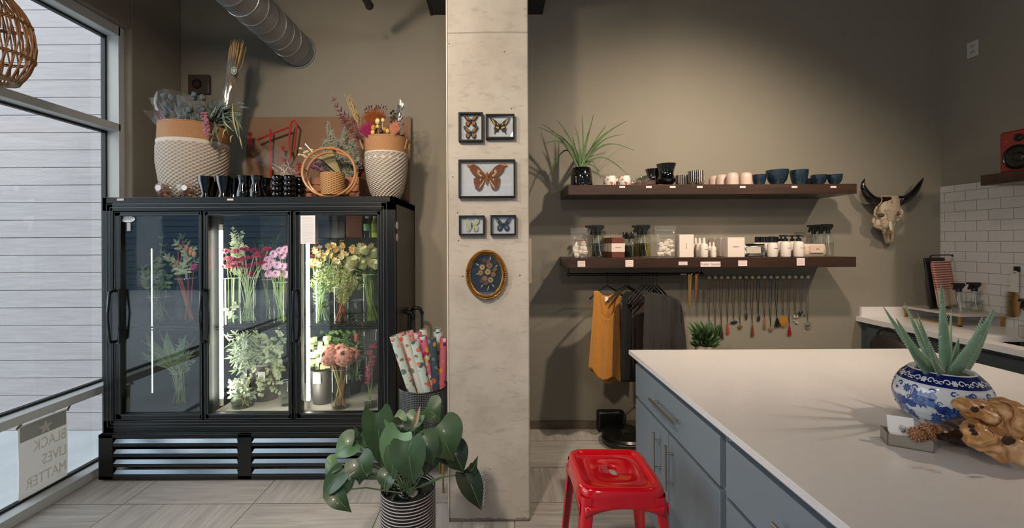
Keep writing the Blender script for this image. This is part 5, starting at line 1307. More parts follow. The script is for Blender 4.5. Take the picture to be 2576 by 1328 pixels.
# ================================================================== ISLAND
xf=.79
quartz=M('white_quartz','e0dad8',.22,var=.03,vs=30,spec=.5)
bluegrey=M('cabinet_bluegrey','78828a',.42,bump=.0002,bs=150)
darkgap=M('cabinet_gap','23292d',.7)
mk('island_worktop',B().box(.759,-.25,.89,2.417,2.402,.915),quartz,label='large white quartz worktop of the island in the foreground',cat='worktop',bevel=.002)
def bar(b,p0,p1,out,r=.006,st=.035):
    """bar pull from p0 to p1, standing off by vector out"""
    p0=V(p0);p1=V(p1); d=(p1-p0).normalized(); b.cyl(p0,p1,r,12)
    for q in (p0+d*.035,p1-d*.035): b.cyl(q,q+V(out),r*.8,8)
def cab(y0,y1,label,layout):
    t=T('island_cabinet',label,'cabinet',((xf+2.35)/2,(y0+y1)/2,0),group='island cabinets')
    mk('carcass',B().box(xf+.021,y0,.10,2.36,y1,.888),bluegrey,t)
    mk('toe_kick',B().box(xf+.09,y0,0,2.30,y1,.10),darkgap,t)
    g=.004
    for kind,a,c,z0,z1,hd in layout:
        o=mk(kind,B().box(xf,a+g,z0+g,xf+.0205,c-g,z1-g),bluegrey,t,bevel=.0012)
        b=B()
        if hd[0]=='h': m=(a+c)/2; bar(b,(xf-.035,m-.14,hd[1]),(xf-.035,m+.14,hd[1]),(.035,0,0))
        else: bar(b,(xf-.035,hd[0],hd[1]),(xf-.035,hd[0],hd[1]-.20),(.035,0,0))
        mk('handle',b,steel,o)
cab(1.472,2.385,'grey blue island cabinet unit with one drawer over two doors, farthest from the viewer',[('drawer',1.482,2.38,.662,.848,('h',.758)),('door',1.93,2.38,.11,.655,(2.015,.618)),('door',1.482,1.93,.11,.655,(1.875,.622))])
cab(.56,1.468,'grey blue island cabinet unit of stacked drawers nearest the viewer',[('drawer',.57,1.452,.656,.848,('h',.758)),('drawer',.57,1.452,.385,.650,('h',.54)),('drawer',.57,1.452,.11,.379,('h',.26))])
cab(-.2,.556,'island cabinet unit directly beside the viewer, out of the picture',[('door',-.19,.546,.11,.848,(.45,.7))])
mk('island_end_panel',B().box(xf+.0,2.386,.0,2.37,2.40,.888) if False else B().box(xf+.021,2.386,.0,2.37,2.396,.888),bluegrey,label='plain grey blue end panel of the island facing the back wall',cat='panel')

# ---- blue and white bowl with aloe
Yp=1.417; pc2=W(2369,1070,Yp); zT=.916
por=M('porcelain_white','c9cdd2',.08,spec=.6,coat=.5); blu=M('cobalt_paint','182a6e',.12,var=.35,vs=40,h2='2c4a92',coat=.5); blu2=M('cobalt_light','5a78ad',.12,coat=.5,var=.3,vs=60); navy2=M('cobalt_dark','0f1a55',.1,coat=.5)
PR=[(0,.066),(.012,.078),(.030,.099),(.055,.1145),(.082,.1215),(.108,.122),(.134,.116),(.156,.104),(.172,.090),(.183,.080)]
def bowl_r(z):
    for (a,ra),(b_,rb) in zip(PR,PR[1:]):
        if z<=b_: q=(z-a)/(b_-a); return ra+(rb-ra)*q
    return PR[-1][1]
t=T('porcelain_planter','round blue and white floral porcelain bowl planter holding the aloe on the island','planter',(pc2.x,Yp,zT))
fine=[(bowl_r(.183*i/36),.183*i/36) for i in range(37)]
mk('bowl',B().lathe([(.001,0)]+fine+[(.072,.180),(.070,.165),(.001,.160)],(0,0,0),72),por,t,local=True,ang=1.2)
def S(a,z,o=.0007):
    r=bowl_r(z)+o; return V((r*math.cos(a),r*math.sin(a),z))
def patch(b,fn,nu=8,nv=8,mi=0): b.grid(fn,nu,nv,mi)
def pflower(b,a0,z0,s,np_=10,mi=0,mj=1,o=.0012):
    R=bowl_r(z0)
    for L,(k,q,mm) in enumerate(((1,np_,mi),(.78,np_,mj),(.55,8,mi),(.33,6,mj))):
        for i in range(q):
            th=2*PI*(i+.5*L)/q
            def f(u,v,th=th,k=k,L=L):
                w=(u-.5)*.40*math.sin(PI*min(1,.12+v*.88))*s*k*(6/ max(6,q))*1.5; l=v*s*k
                x=l*math.cos(th)-w*math.sin(th); y=l*math.sin(th)+w*math.cos(th)
                return S(a0+x/R,min(.181,max(.003,z0+y)),o+.0004*L)
            b.grid(f,4,5,mm)
def pline(b,pts,w=.0016,mi=0,o=.0014):
    for (a0,z0),(a1,z1) in zip(pts,pts[1:]):
        R=bowl_r(z0); dx=(a1-a0)*R; dz=z1-z0; n_=math.hypot(dx,dz) or 1; nx,nz=-dz/n_*w,dx/n_*w
        b.a([S(a0+nx/R,z0+nz,o),S(a1+nx/R,z1+nz,o),S(a1-nx/R,z1-nz,o),S(a0-nx/R,z0-nz,o)],[(0,1,2,3)],mi)
def scroll(b,a0,z0,s,dirn,mi=0,w=.0016):
    R=bowl_r(z0); pline(b,[(a0+dirn*(s*(1-.055*i))*math.cos(i*.45)/R,z0+(s*(1-.055*i))*math.sin(i*.45)) for i in range(14)],w,mi)
b=B(); b.grid(lambda u,v:S(2*PI*u,.146+.034*v,.0006),72,6,closeu=True); mk('dark_band',b,navy2,t,local=True)
b=B()
for z in (.1435,.1815): b.grid(lambda u,v,z=z:S(2*PI*u,z+.0018*v,.0010),72,1,closeu=True)
for i in range(9):
    a0=2*PI*i/9
    for d in (-1,1):
        scroll(b,a0+d*.16,.161,.009,d,0,.0014); scroll(b,a0+d*.30,.158,.006,-d,0,.0012)
    pflower(b,a0,.161,.009,6,0,0,.0016)
mk('white_scrolls',b,por,t,local=True)
b=B(); 
for i in range(10): 
    a0=2*PI*i/10+.35; z0=.098 if i%2 else .066
    pflower(b,a0,z0,.031 if i%2 else .029,12,0,1)
    pflower(b,a0+.31,.030,.018,8,0,1); pflower(b,a0+.31,.122 if not i%2 else .050,.015,8,0,1)
    pa=[(a0+q*2*PI/10, z0+(.068+.095-2*z0)*q+.012*math.sin(q*2*PI)*(1 if i%2 else -1)) for q in [j/10 for j in range(11)]]
    pline(b,pa,.0018)
    for j,dz in ((3,.017),(5,-.017),(7,.018),(8,-.014),(2,-.016)):
        aa,zz=pa[j]; R=bowl_r(zz); th=math.copysign(.9,dz)+.4*(j%2)
        def lf(u,v,aa=aa,zz=zz,th=th,R=R):
            l=v*.030; w=(u-.5)*.026*math.sin(PI*min(1,.1+.9*v)); x=l*math.cos(th)-w*math.sin(th); y=l*math.sin(th)+w*math.cos(th); return S(aa+x/R,max(.003,min(.140,zz+y)),.0016)
        b.grid(lf,4,5,0 if j%2 else 1)
        scroll(b,aa+.05,max(.012,min(.132,zz-dz*.8)),.007,1 if j%2 else -1,0,.0012)
for i in range(16):
    a0=2*PI*i/16; scroll(b,a0,.018,.010,1 if i%2 else -1,0,.002); scroll(b,a0+.2,.130,.009,-1 if i%2 else 1,0,.002); scroll(b,a0+.25,.082,.011,-1 if i%2 else 1,0,.002)
    scroll(b,a0+.1,.112 if i%2 else .046,.006,1)
mk('blue_flowers',b,[blu,blu2],t,local=True)
mk('soil',B().lathe([(.001,.168),(.071,.168)],(0,0,0),32),M('soil','4a3d30',.95,bump=.003,bs=80),t,local=True)
al=N('aloe_skin'); o_=al.obj(); vo=al.n('ShaderNodeTexVoronoi'); vo.inputs['Scale'].default_value=110; al.l(al.map(o_,(1,1,.45)),vo.inputs['Vector'])
sp_=al.math('LESS_THAN',vo.outputs['Distance'],.16); n1=al.noise(o_,7,3); msk=al.math('MULTIPLY',sp_,al.math('GREATER_THAN',al.noise(o_,16,2),.5))
al.bsdf(al.mix(msk,al.mix(al.ramp(n1,[(.35,(0,0,0,1)),(.7,(1,1,1,1))]),col('7f9c84'),col('557a5c')),col('b9c6b2')),.45,0,n1,.002); alm=al.m
t=T('aloe_plant','spiky grey green aloe vera plant growing in the blue and white bowl','plant',(pc2.x,Yp,zT+.16))
tooth=M('aloe_tooth','c9cbb0',.5)
AL=[((2352,935),(2220,768),.032,1.43,(-.1,.05)),((2352,940),(2254,800),.048,1.37,(0,.1)),((2350,930),(2274,760),.026,1.47,(0,0)),((2375,940),(2307,786),.030,1.36,(0,0)),((2385,938),(2367,712),.042,1.41,(0,0)),
    ((2405,945),(2501,776),.044,1.37,(0,0)),((2440,945),(2503,778),.032,1.42,(0,0)),((2400,925),(2475,790),.024,1.47,(0,0)),((2378,945),(2334,852),.026,1.34,(0,0)),((2370,930),(2302,798),.020,1.45,(0,0)),((2395,920),(2393,778),.018,1.5,(0,0)),((2400,935),(2412,850),.024,1.40,(0,0)),((2340,930),(2290,800),.016,1.5,(0,0))]
for (bx,by),(tx,ty),wd,Y,_ in AL:
    p1=W(tx,ty,Y+(Y-1.41)*.9); p0=W(bx,by,Yp+(Y-1.41)*.5); p0.z=min(p0.z,zT+.178); p0=V((pc2.x+(p0.x-pc2.x)*.7,Yp+(p0.y-Yp)*.7,zT+.165))
    d=p1-p0; Lg=d.length; dn=d.normalized(); fr_=V((0,-1,.15)); sd=dn.cross(fr_).normalized(); nm=sd.cross(dn).normalized()
    b=B(); n_=14; K=10; bow=V((0,0,1))*(-.012)*abs(dn.x)*2+ sd*.0
    vs=[]
    for i in range(n_+1):
        q=i/n_; w_=wd*.5*(1-q)**.72*(1+.25*math.sin(PI*q))+.0006; c_=p0+d*q+bow*math.sin(PI*q)*1.5
        for k in range(K):
            a=2*PI*k/K; x=math.cos(a)*w_; y=math.sin(a)*w_*(.34 if math.sin(a)<0 else -.10)
            vs.append(c_+sd*x-nm*(y if math.sin(a)<0 else -abs(y)*-1)*1.0+nm*(-.15*w_*(1-math.cos(a)**2) if math.sin(a)>0 else 0))
    b.a(vs,[(i*K+k,i*K+(k+1)%K,(i+1)*K+(k+1)%K,(i+1)*K+k) for i in range(n_) for k in range(K)])
    o=mk('leaf',b,alm,t,ang=2)
    tb=B()
    for i in range(2,n_*2-1):
        q=i/(n_*2); w_=wd*.5*(1-q)**.72*(1+.25*math.sin(PI*q)); c_=p0+d*q+bow*math.sin(PI*q)*1.5
        for s_ in (-1,1): tb.tube([c_+sd*s_*w_*.97,c_+sd*s_*(w_+.0035)+dn*.003],[.0013,.0003],4)
    mk('spines',tb,tooth,o)
# ---- card tray, card, seed pod
Yt=1.20
a=W(2233,1085,Yt)
Mz=Matrix.Rotation(-.50,4,'Z'); cc=V((W(2280,1088,1.27).x,1.27,zT))
t=T('card_tray','small taupe card tray on the island in front of the blue and white bowl','tray',cc)
tm=M('taupe_card','8a8177',.8)
def lb_(x0,y0,z0,x1,y1,z1): 
    return B().obox(Mz@V(((x0+x1)/2,(y0+y1)/2,(z0+z1)/2)),(x1-x0,y1-y0,z1-z0),Mz)
mk('tray_base',lb_(-.052,-.032,0,.052,.032,.003),tm,t,local=True)
for q in ((-.052,-.032,0,.052,-.029,.034),(-.052,.029,0,.052,.032,.034),(-.052,-.032,0,-.049,.032,.034),(.049,-.032,0,.052,.032,.034)): mk('tray_side',lb_(*q),tm,t,local=True)
cB=cc+Mz.to_3x3()@V((-.012,.0,0)); Mc=Mz@Matrix.Rotation(-.28,4,'X')
t=mk('business_card',B().obox(cB+V((0,.0,.042)),(.058,.014,.076),Mc),paper,label='stack of white square cards standing tilted in the taupe tray',cat='card')
fb=B()
for i in range(7): fb.tube([cB+(Mc.to_3x3()@V((.0,-.0085,.0)))+V((0,0,.045))+Mc.to_3x3()@V((rnd.uniform(-.012,.012),0,rnd.uniform(-.012,.012))) for _ in range(3)],.0005,3)
mk('printed_sketch',fb,ink,t)
sc=cc+Mz.to_3x3()@V((.030,-.022,.046))
t=T('seed_pod','brown knobbly dried seed pod resting on the edge of the card tray','seed pod',sc)
podm=M('pod_bronze','7a4c30',.4,var=.4,vs=90,h2='b0805a')
for (dx,dz,r) in ((-.018,0,.022),(.010,.014,.020),(.014,-.004,.018),(.040,.016,.013)):
    b=B(); b.ell((dx,0,dz),(r*.8,)*3,10,8)
    for i in range(70):
        ph=math.acos(1-2*(i+.5)/70); th=PI*(1+5**.5)*i; d=V((math.sin(ph)*math.cos(th),math.sin(ph)*math.sin(th),math.cos(ph))); b.ell(V((dx,0,dz))+d*r*.88,(.0030,.0030,.0030),6,4)
    mk('pod_lobe',b,podm,t,local=True)
# ---- driftwood
def wd(name,h1,h2,h3):
    k=N(name); o=k.obj(); n1=k.noise(k.map(o,(1,1,1),(0,.5,.3)),6,4,.6,1.5); wv=k.n('ShaderNodeTexWave'); wv.inputs['Scale'].default_value=14; wv.inputs['Distortion'].default_value=9; wv.inputs['Detail'].default_value=3; wv.inputs['Detail Scale'].default_value=1.2; k.l(o,wv.inputs['Vector'])
    c=k.ramp(n1,[(.3,col(h1)),(.5,col(h2)),(.68,col(h3))]); c=k.mix(k.math('MULTIPLY',wv.outputs['Fac'],.4),c,col(h1))
    k.bsdf(c,.42,0,k.math('ADD',n1,k.math('MULTIPLY',wv.outputs['Fac'],.4)),.004,coat=.15); return k.m
wl_=wd('burl_wood','7f4c28','bd8852','dcb58a'); wdk=wd('driftwood_dark','2e1f18','4a3226','6b4a38')
def lump(b,pts,rs,n=20,nz=.25,nf=14,flat=.6,seed=0):
    pts=[V(p) for p in pts]; N_=40; vs=[]
    for i in range(N_+1):
        q=i/N_*(len(pts)-1); j=min(int(q),len(pts)-2); f_=q-j; c_=pts[j].lerp(pts[j+1],f_*f_*(3-2*f_)); r=rs[j]+(rs[j+1]-rs[j])*f_
        if i in(0,N_): r*=.1
        elif i in (1,N_-1): r*=.6
        d=(pts[j+1]-pts[j]).normalized(); s_=d.cross(V((0,0,1))).normalized(); u_=s_.cross(d)
        for k in range(n):
            a=2*PI*k/n; e=s_*math.cos(a)+u_*math.sin(a)*flat; p=c_+e*r
            w_=1+nz*noise.noise(p*nf+V((seed,0,0)))+nz*.5*noise.noise(p*nf*2.6)
            p=c_+e*r*w_; p.z=max(p.z,zT+.0005); vs.append(p)
    b.a(vs,[(i*n+k,i*n+(k+1)%n,(i+1)*n+(k+1)%n,(i+1)*n+k) for i in range(N_) for k in range(n)])
def at(px,py,Y,): return W(px,py,Y)
b=B(); lump(b,[at(2358,1098,1.25),at(2392,1090,1.265),at(2430,1088,1.27),at(2490,1098,1.25),at(2560,1112,1.22),at(2640,1135,1.17)],[.016,.042,.060,.062,.058,.05],24,.35,13,.68)
t=mk('driftwood',b,wdk,label='dark weathered driftwood base lying on the island beside the bowl',cat='driftwood',sub=1,ang=2)
b=B(); lump(b,[at(2396,1012,1.21),at(2425,1022,1.20),at(2470,1042,1.20),at(2510,1056,1.19),at(2570,1070,1.17),at(2650,1100,1.13)],[.012,.030,.052,.066,.078,.075],36,.5,22,.72,5)
b2=B(); lump(b2,[at(2438,1066,1.17),at(2462,1092,1.16),at(2500,1112,1.15),at(2580,1138,1.12)],[.024,.042,.048,.046],30,.55,24,.8,9)
t=T('burl_driftwood','pale orange polished burl of driftwood stacked on the dark piece at the right edge','driftwood',at(2500,1050,1.12))
mk('upper_burl',b,wl_,t,sub=1,ang=2); mk('lower_burl',b2,wl_,t,sub=1,ang=2)
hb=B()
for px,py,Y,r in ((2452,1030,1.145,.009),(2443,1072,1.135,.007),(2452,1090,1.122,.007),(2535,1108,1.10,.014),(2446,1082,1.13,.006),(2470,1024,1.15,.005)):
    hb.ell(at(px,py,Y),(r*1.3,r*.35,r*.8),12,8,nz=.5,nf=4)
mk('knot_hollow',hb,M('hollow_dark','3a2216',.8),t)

# ================================================================== WALL SHELVES
swood=wood('walnut_shelf','24150e','3c2416',3,(1.2,14,14),.35,.0008,.15)
YS=3.10
def shelf(x0,x1,z0,z1,label):
    return mk('wall_shelf',B().box(x0,YS,z0,x1,YB,z1),swood,label=label,cat='shelf',bevel=.002)
shelf(.541,2.665,1.878,1.951,'upper long dark walnut floating shelf on the back wall'); ZU1=1.952
shelf(.532,2.658,1.338,1.413,'lower long dark walnut floating shelf on the back wall'); ZL1=1.414
def tag(px0,py0,px1,py1,label,lines=3,group='price tags on the wall shelves'):
    a=W(px0,py1,YS); c=W(px1,py0,YS)
    o=mk('price_tag',B().box(a.x,YS-.0025,a.z,c.x,YS+.0005,c.z),paper_tag,label=label,cat='price tag',group=group)
    if lines:
        b=B()
        for i in range(lines):
            z=c.z-(c.z-a.z)*(i+1)/(lines+1); b.box(a.x+.006,YS-.0032,z-.0008,c.x-.006-rnd.random()*.008,YS-.0026,z+.0008)
        mk('print_lines',b,M('faint_ink2','a1918f',.8),o)
    return o
names=('under the second floral cup','under the pink glasses','under the black urn vase','under the striped cup','under the blush cups','under the big blue bowls','under the right small blue bowls')
for (px,l) in zip((1565,1632,1692,1760,1868,1998,2096),names): tag(px-7,468,px+7,473,'tiny white price tag on the upper shelf edge '+l,1)
names=('under the left clear pouch','under the brown boxes','under the white upright box','under the silver pouch','under the row of pump bottles')
for (q,l) in zip(((1453,656,1472,671),(1573,654,1593,671),(1707,658,1729,667),(1857,655,1879,669),(2004,649,2024,668)),names): tag(*q,'white price card on the lower shelf edge '+l)
o=tag(1762,658,1812,671,'wide white Public Goods shelf card at the middle of the lower shelf',0)
p=W(1787,664.5,YS); mk('lettering',B().text('Public Goods',Matrix.Translation((p.x,YS-.003,p.z))@RX,.0255,.0003),M('faint_ink3','6a5c5c',.8),o)
# ---- upper shelf goods
t=T('speckled_pot','shiny black speckled plant pot at the left end of the upper shelf','pot',(W(1461,0,3.2).x,3.2,ZU1))
k=N('speckled_glaze'); o_=k.obj(); vo=k.n('ShaderNodeTexVoronoi'); vo.inputs['Scale'].default_value=90; k.l(o_,vo.inputs['Vector']); k.bsdf(k.mix(k.math('LESS_THAN',vo.outputs['Distance'],.16),col('08090c'),col('8a8578')),.08,0,None,coat=.6)
mk('pot_body',B().lathe([(.001,0),(.078,0),(.082,.008),(.080,.07),(.073,.132),(.068,.140),(.063,.135),(.062,.11),(.001,.11)],(0,0,0),36),k.m,t,local=True,ang=1)
t=T('spiky_grass_plant','airy plant with long thin arching green leaves in the black speckled pot','plant',(W(1461,0,3.2).x,3.2,ZU1+.11))
gl=M('grass_leaf','5c7448',.5,var=.35,vs=6,h2='3f5232')
TT=[(1465,290,.05),(1494,286,.05),(1402,302,.1),(1364,312,.12),(1357,320,.14),(1385,330,.14),(1367,362,.2),(1373,462,.34),(1578,303,.13),(1568,338,.16),(1594,378,.22),(1525,316,.08),(1530,330,.1),(1447,318,.05),(1440,345,.05),(1580,440,.2),(1512,450,.2),(1510,432,.1),(1455,330,.04),(1480,330,.03),(1420,330,.08),(1408,345,.1),(1540,360,.1)]
b=B()
for i,(tx,ty,sg) in enumerate(TT):
    Y=3.2+rnd.uniform(-.12,.10); e=W(tx,ty,Y); st=V((W(1461,0,3.2).x+rnd.uniform(-.02,.02),3.2+rnd.uniform(-.02,.02),ZU1+.11))
    pts=[]; n_=12
    for j in range(n_+1):
        q=j/n_; p_=st.lerp(e,q); p_.z+=sg*math.sin(PI*q**.8)*.6; pts.append(p_)
    for j in range(n_):
        w0=.0075*(1-j/n_)**.6+.0012; w1_=.0075*(1-(j+1)/n_)**.6+.0008; d=(pts[j+1]-pts[j]).normalized(); s_=d.cross(V((.2,-1,.3))).normalized(); f_=V((0,-.003,0))
        b.a([pts[j]-s_*w0,pts[j]+f_,pts[j]+s_*w0,pts[j+1]-s_*w1_,pts[j+1]+f_,pts[j+1]+s_*w1_],[(0,1,4,3),(1,2,5,4)])
mk('leaves',b,gl,t)
def cup(px,Y,wpx,hgt,label,mat,prof=None,cat='cup',name='cup',group=None,lip=.004):
    r=rad(wpx,px,Y); x=W(px,0,Y).x
    prof=prof or [(.001,0),(r*.92,0),(r,.01),(r,hgt-.002),(r-.002,hgt),(r-lip,hgt-.002),(r-lip,.012),(.001,.01)]
    return mk(name,B().lathe(prof,(x,Y,ZU1 if mat is not None and True else 0),28),mat,label=label,cat=cat,group=group,ang=1)
flc=floral('floral_ceramic','cfc4bc',['b9483a','c77a6a','6f7a70'],22)
for px,Y,l in ((1532,3.17,'small white cup with red flowers, left of three near the grass plant'),(1568,3.17,'small white cup with red flowers, right of three near the grass plant'),(1548,3.30,'small white floral cup behind the other two')):
    cup(px,Y,33,.071,l,flc,group='floral cups on the upper shelf')
pkg=thin('pink_glass','eecdd0',.03,1,1.5,.10,'d9a9b0')
for px,Y,w_,h,l in ((1632,3.16,34,.078,'pink tinted stemless glass, front one beside the black urn'),(1608,3.25,30,.078,'clear pink based glass, behind left of the front one'),(1590,3.32,28,.075,'small clear glass farthest left in the pink glass group')):
    r=rad(w_,px,Y); x=W(px,0,Y).x; t=T('stemless_glass',l,'glass',(x,Y,ZU1),group='pink glasses on the upper shelf')
    mk('glass_wall',B().lathe([(.001,.003),(r*.9,.002),(r,.02),(r*.98,.05),(r*.82,h),(r*.80,h)],(0,0,0),24),vaseg,t,local=True,ang=1)
    mk('pink_base',B().lathe([(.001,.004),(r*.88,.005),(r*.97,.022),(r*.96,.034),(.001,.034)],(0,0,0),24),pkg,t,local=True,ang=1)
URN=[(.001,0),(.036,0),(.05,.01),(.072,.035),(.076,.048),(.066,.06),(.056,.085),(.058,.11),(.070,.145),(.078,.165),(.074,.166),(.05,.11),(.001,.08)]
o=lathe_thing('black_urn','glossy black flared urn vase, larger front one on the upper shelf','vase',[(r*.93,z) for r,z in URN],black_gloss,(W(1674,0,3.19).x,3.19,ZU1),'black urns on the upper shelf')
dupm(o,(W(1643,0,3.34).x,3.34,ZU1),'glossy black flared urn vase, smaller looking one behind the front urn',.92)
k=N('striped_cup'); o_=k.obj(); s_=k.n('ShaderNodeSeparateXYZ'); k.l(o_,s_.inputs[0]); an=k.math('ARCTAN2',s_.outputs[1],s_.outputs[0]); st_=k.math('GREATER_THAN',k.math('SINE',k.math('MULTIPLY',an,26)),.15)
dg=k.math('GREATER_THAN',k.math('SINE',k.math('ADD',k.math('MULTIPLY',an,26),k.math('MULTIPLY',s_.outputs[2],700))),.1)
k.bsdf(k.mix(k.math('MULTIPLY',st_,k.math('MAXIMUM',dg,k.math('GREATER_THAN',k.math('SINE',k.math('MULTIPLY',an,4)),-.4))),col('0c0b0c'),col('c9bfb4')),.25,0,None,coat=.3)
r=rad(44,1750,3.18)
o=lathe_thing('striped_cup','black cup with white vertical stripes, larger front one on the upper shelf','cup',[(.001,0),(r*.6,0),(r*.8,.012),(r,.03),(r,.108),(r-.003,.11),(r-.006,.1),(.001,.02)],k.m,(W(1750,0,3.18).x,3.18,ZU1),'striped cups on the upper shelf',40)
dupm(o,(W(1715,0,3.30).x,3.30,ZU1),'black cup with white vertical stripes, smaller one behind to the left',.88)
blush=M('blush_ceramic','bfa499',.4)
r=rad(33,1838,3.17)
o=lathe_thing('blush_cup','pale blush dome topped ceramic cup, front left one beside the blue bowls','cup',[(.001,0),(r,0),(r,.055),(r*.96,.072),(r*.8,.088),(r*.5,.095),(.001,.097)],blush,(W(1840,0,3.17).x,3.17,ZU1),'blush cups on the upper shelf')
for px,Y,l in ((1874,3.17,'pale blush dome topped ceramic cup, front right one beside the blue bowls'),(1796,3.32,'blush cup in half shadow, leftmost of the blush row'),(1814,3.26,'blush cup in half shadow, second in the blush row'),(1826,3.38,'blush cup against the wall in the blush row')): dupm(o,(W(px,0,Y).x,Y,ZU1),l)
ind=M('indigo_glaze','0f1923',.3,var=.5,vs=60,h2='1e3242',bump=.0015,bs=90)
def bowl(px,Y,wpx,h,label,base=.5):
    r=rad(wpx,px,Y); return lathe_thing('blue_bowl',label,'bowl',[(.001,0),(r*base,0),(r*base,.006),(r*.82,h*.35),(r*.97,h*.75),(r,h),(r-.004,h),(r*.9,h*.7),(r*.5,.012),(.001,.01)],ind,(W(px,0,Y).x,Y,ZU1),'indigo bowls on the upper shelf',32)
bowl(1953,3.21,60,.118,'large dark blue textured bowl, left of the two big ones'); bowl(2008,3.21,50,.118,'large dark blue textured bowl, right of the two big ones',.65)
bowl(1908,3.22,38,.086,'small dark blue bowl at the left end of the blue row',.7); bowl(2058,3.22,44,.082,'small dark blue bowl, second from the right end'); bowl(2098,3.19,42,.080,'small dark blue bowl at the right end of the blue row'); bowl(2034,3.34,44,.07,'dark blue bowl hidden behind the small ones')
# ---- lower shelf goods
Z=ZL1
trig=M('trigger_black','0c0b0b',.35)
def spray_bottle(px,Y,wpx,h,label,liq=None,z=Z,group='clear spray bottles on the lower shelf',lvl=.6,rot=0):
    r=rad(wpx,px,Y) if wpx>1 else wpx; x=W(px,0,Y).x
    t=T('spray_bottle',label,'spray bottle',(x,Y,z),rot,group); hb=h*.72
    mk('bottle_body',B().lathe([(.001,.003),(r*.94,.002),(r,.012),(r,hb*.8),(r*.92,hb*.9),(r*.6,hb*.97),(r*.38,hb)],(0,0,0),24),vaseg,t,local=True,ang=1)
    if liq: mk('liquid',B().lathe([(.001,.008),(r*.92,.008),(r*.95,.02),(r*.95,hb*lvl),(.001,hb*lvl)],(0,0,0),20),liq,t,local=True,ang=1)
    mk('collar',B().lathe([(r*.42,hb-.004),(r*.42,hb+h*.09),(r*.30,hb+h*.1),(.001,hb+h*.1)],(0,0,0),18),trig,t,local=True)
    y_=.011; zz=hb+h*.1
    def px_(pts): return [(x_,-y_,z_) for x_,z_ in pts]
    b=B().prism(px_([(-r*.35,zz-.002),(r*.45,zz-.002),(r*1.0,zz+h*.10),(r*.85,h),(-r*1.15,h),(-r*1.25,h-h*.05),(-r*1.15,h-h*.07),(-r*.35,h-h*.08)]),(0,2*y_,0))
    mk('spray_head',b,trig,t,local=True,bevel=.002)
    mk('trigger_lever',B().prism([(x_,-y_*.6,z_) for x_,z_ in ((-r*.75,h-h*.06),(-r*.5,h-h*.06),(-r*.75,zz-h*.03),(-r*1.05,zz-h*.06),(-r*1.0,zz))],(0,1.2*y_,0)),trig,t,local=True)
    mk('dip_tube',B().tube([(0,0,hb),(r*.2,0,hb*.4),(r*.5,0,.01)],.002,5),M('tube_clear','c9c8c0',.3),t,local=True)
    mk('printed_word',B().box(-r*.45,-r-.0012,hb*.52,r*.45,-r-.0002,hb*.54).box(-r*.2,-r-.0012,hb*.45,r*.2,-r-.0002,hb*.455),ink,t,local=True)
    return t
yl=thin('liquid_yellow','f3ebc0',.02,.6,1.33)
clr=thin('liquid_clear','f6f7f1',.02,.6,1.33)
for px,Y,l,q in ((1502,3.17,'clear spray bottle with black trigger, front one of the left cluster',clr),(1489,3.27,'clear spray bottle behind left in the left cluster',clr),(1500,3.37,'clear spray bottle at the back of the left cluster',None),
    (1618,3.17,'spray bottle of yellowish liquid, front one beside the right clear pouch',yl),(1606,3.27,'spray bottle of yellowish liquid behind left of the front one',yl),(1610,3.37,'spray bottle of yellowish liquid at the back',yl),
    (2080,3.20,'clear spray bottle, front right one at the right end of the shelf',clr),(2062,3.28,'clear spray bottle, middle one behind the wipes',None),(2044,3.36,'clear spray bottle, leftmost behind the wipes',None)):
    spray_bottle(px,Y,32 if px<1700 else 30,.245,l,q)
def pouch(px,Y,wpx,h,label,name='clear_pouch'):
    x=W(px,0,Y).x; w_=wpx*Y/F; t=T(name,label,'pouch',(x,Y,Z),group='clear pouches on the lower shelf')
    def fn(u,v):
        a=2*PI*u; dep=.030*(1-v**2.2)+.0015; zz=v*h
        return V(((w_/2)*(1-.10*(1-v))*math.copysign(abs(math.cos(a))**.6,math.cos(a)),dep*math.sin(a)+.006*noise.noise(V((u*6,v*5,px))),zz))
    mk('pouch_film',B().grid(fn,32,14,closeu=True),film,t,local=True,ang=2)
    b=B()
    for i in range(26): b.ell((rnd.uniform(-.3,.34)*w_,rnd.uniform(-.012,.012),rnd.uniform(.015,h*.52)),(.020,.013,.018),8,6,nz=.5,nf=4)
    mk('white_contents',b,M('soap_white','cfc2b4',.7),t,local=True)
    mk('zip_line',B().box(-w_*.45,-.003,h*.86,w_*.45,-.0015,h*.865),M('zip','b9b4ae',.5),t,local=True)
    return t,w_
t,w_=pouch(1455,3.18,46,.222,'clear zip pouch of white pieces at the left end of the lower shelf')
mk('header_print',B().box(-.05,-.036,.125,.055,-.034,.131),M('print_rust','7a3a2a',.7),t,local=True)
t,w_=pouch(1671,3.18,54,.236,'clear zip pouch of white pieces right of the yellow spray bottles')
mk('header_print',B().text('LAUNDRY DETERGENT',Matrix.Translation((.005,-.036,.145))@RX,.0115,.0004),ink,t,local=True)
brn=M('box_rust','5e2a1a',.55)
for i in range(4):
    px=1545-i*8.5; Y=3.15+i*.075; x=W(1548,0,3.15).x-.03*i*0; x0=W(1536,0,3.15).x-.0; 
    o=mk('soap_box',B().box(x0,Y,Z,x0+.097,Y+.06,Z+.150),brn,label=('rust brown box with white label band, front of the row of four','rust brown box, second in the row behind the front one','rust brown box, third in the row','rust brown box, last in the row against the wall')[i],cat='box',group='rust brown boxes on the lower shelf',bevel=.0015)
    mk('label_band',B().box(x0-.0008,Y-.0008,Z+.042,x0+.0978,Y+.0608,Z+.106),M('label_cream','d6c2b6',.7),o)
    if i==0: mk('lettering',B().text('BAR SOAP',Matrix.Translation((x0+.049,Y-.0016,Z+.074))@RX,.0095,.0003),ink,o)
ocap=M('cap_black','0d0c0c',.3)
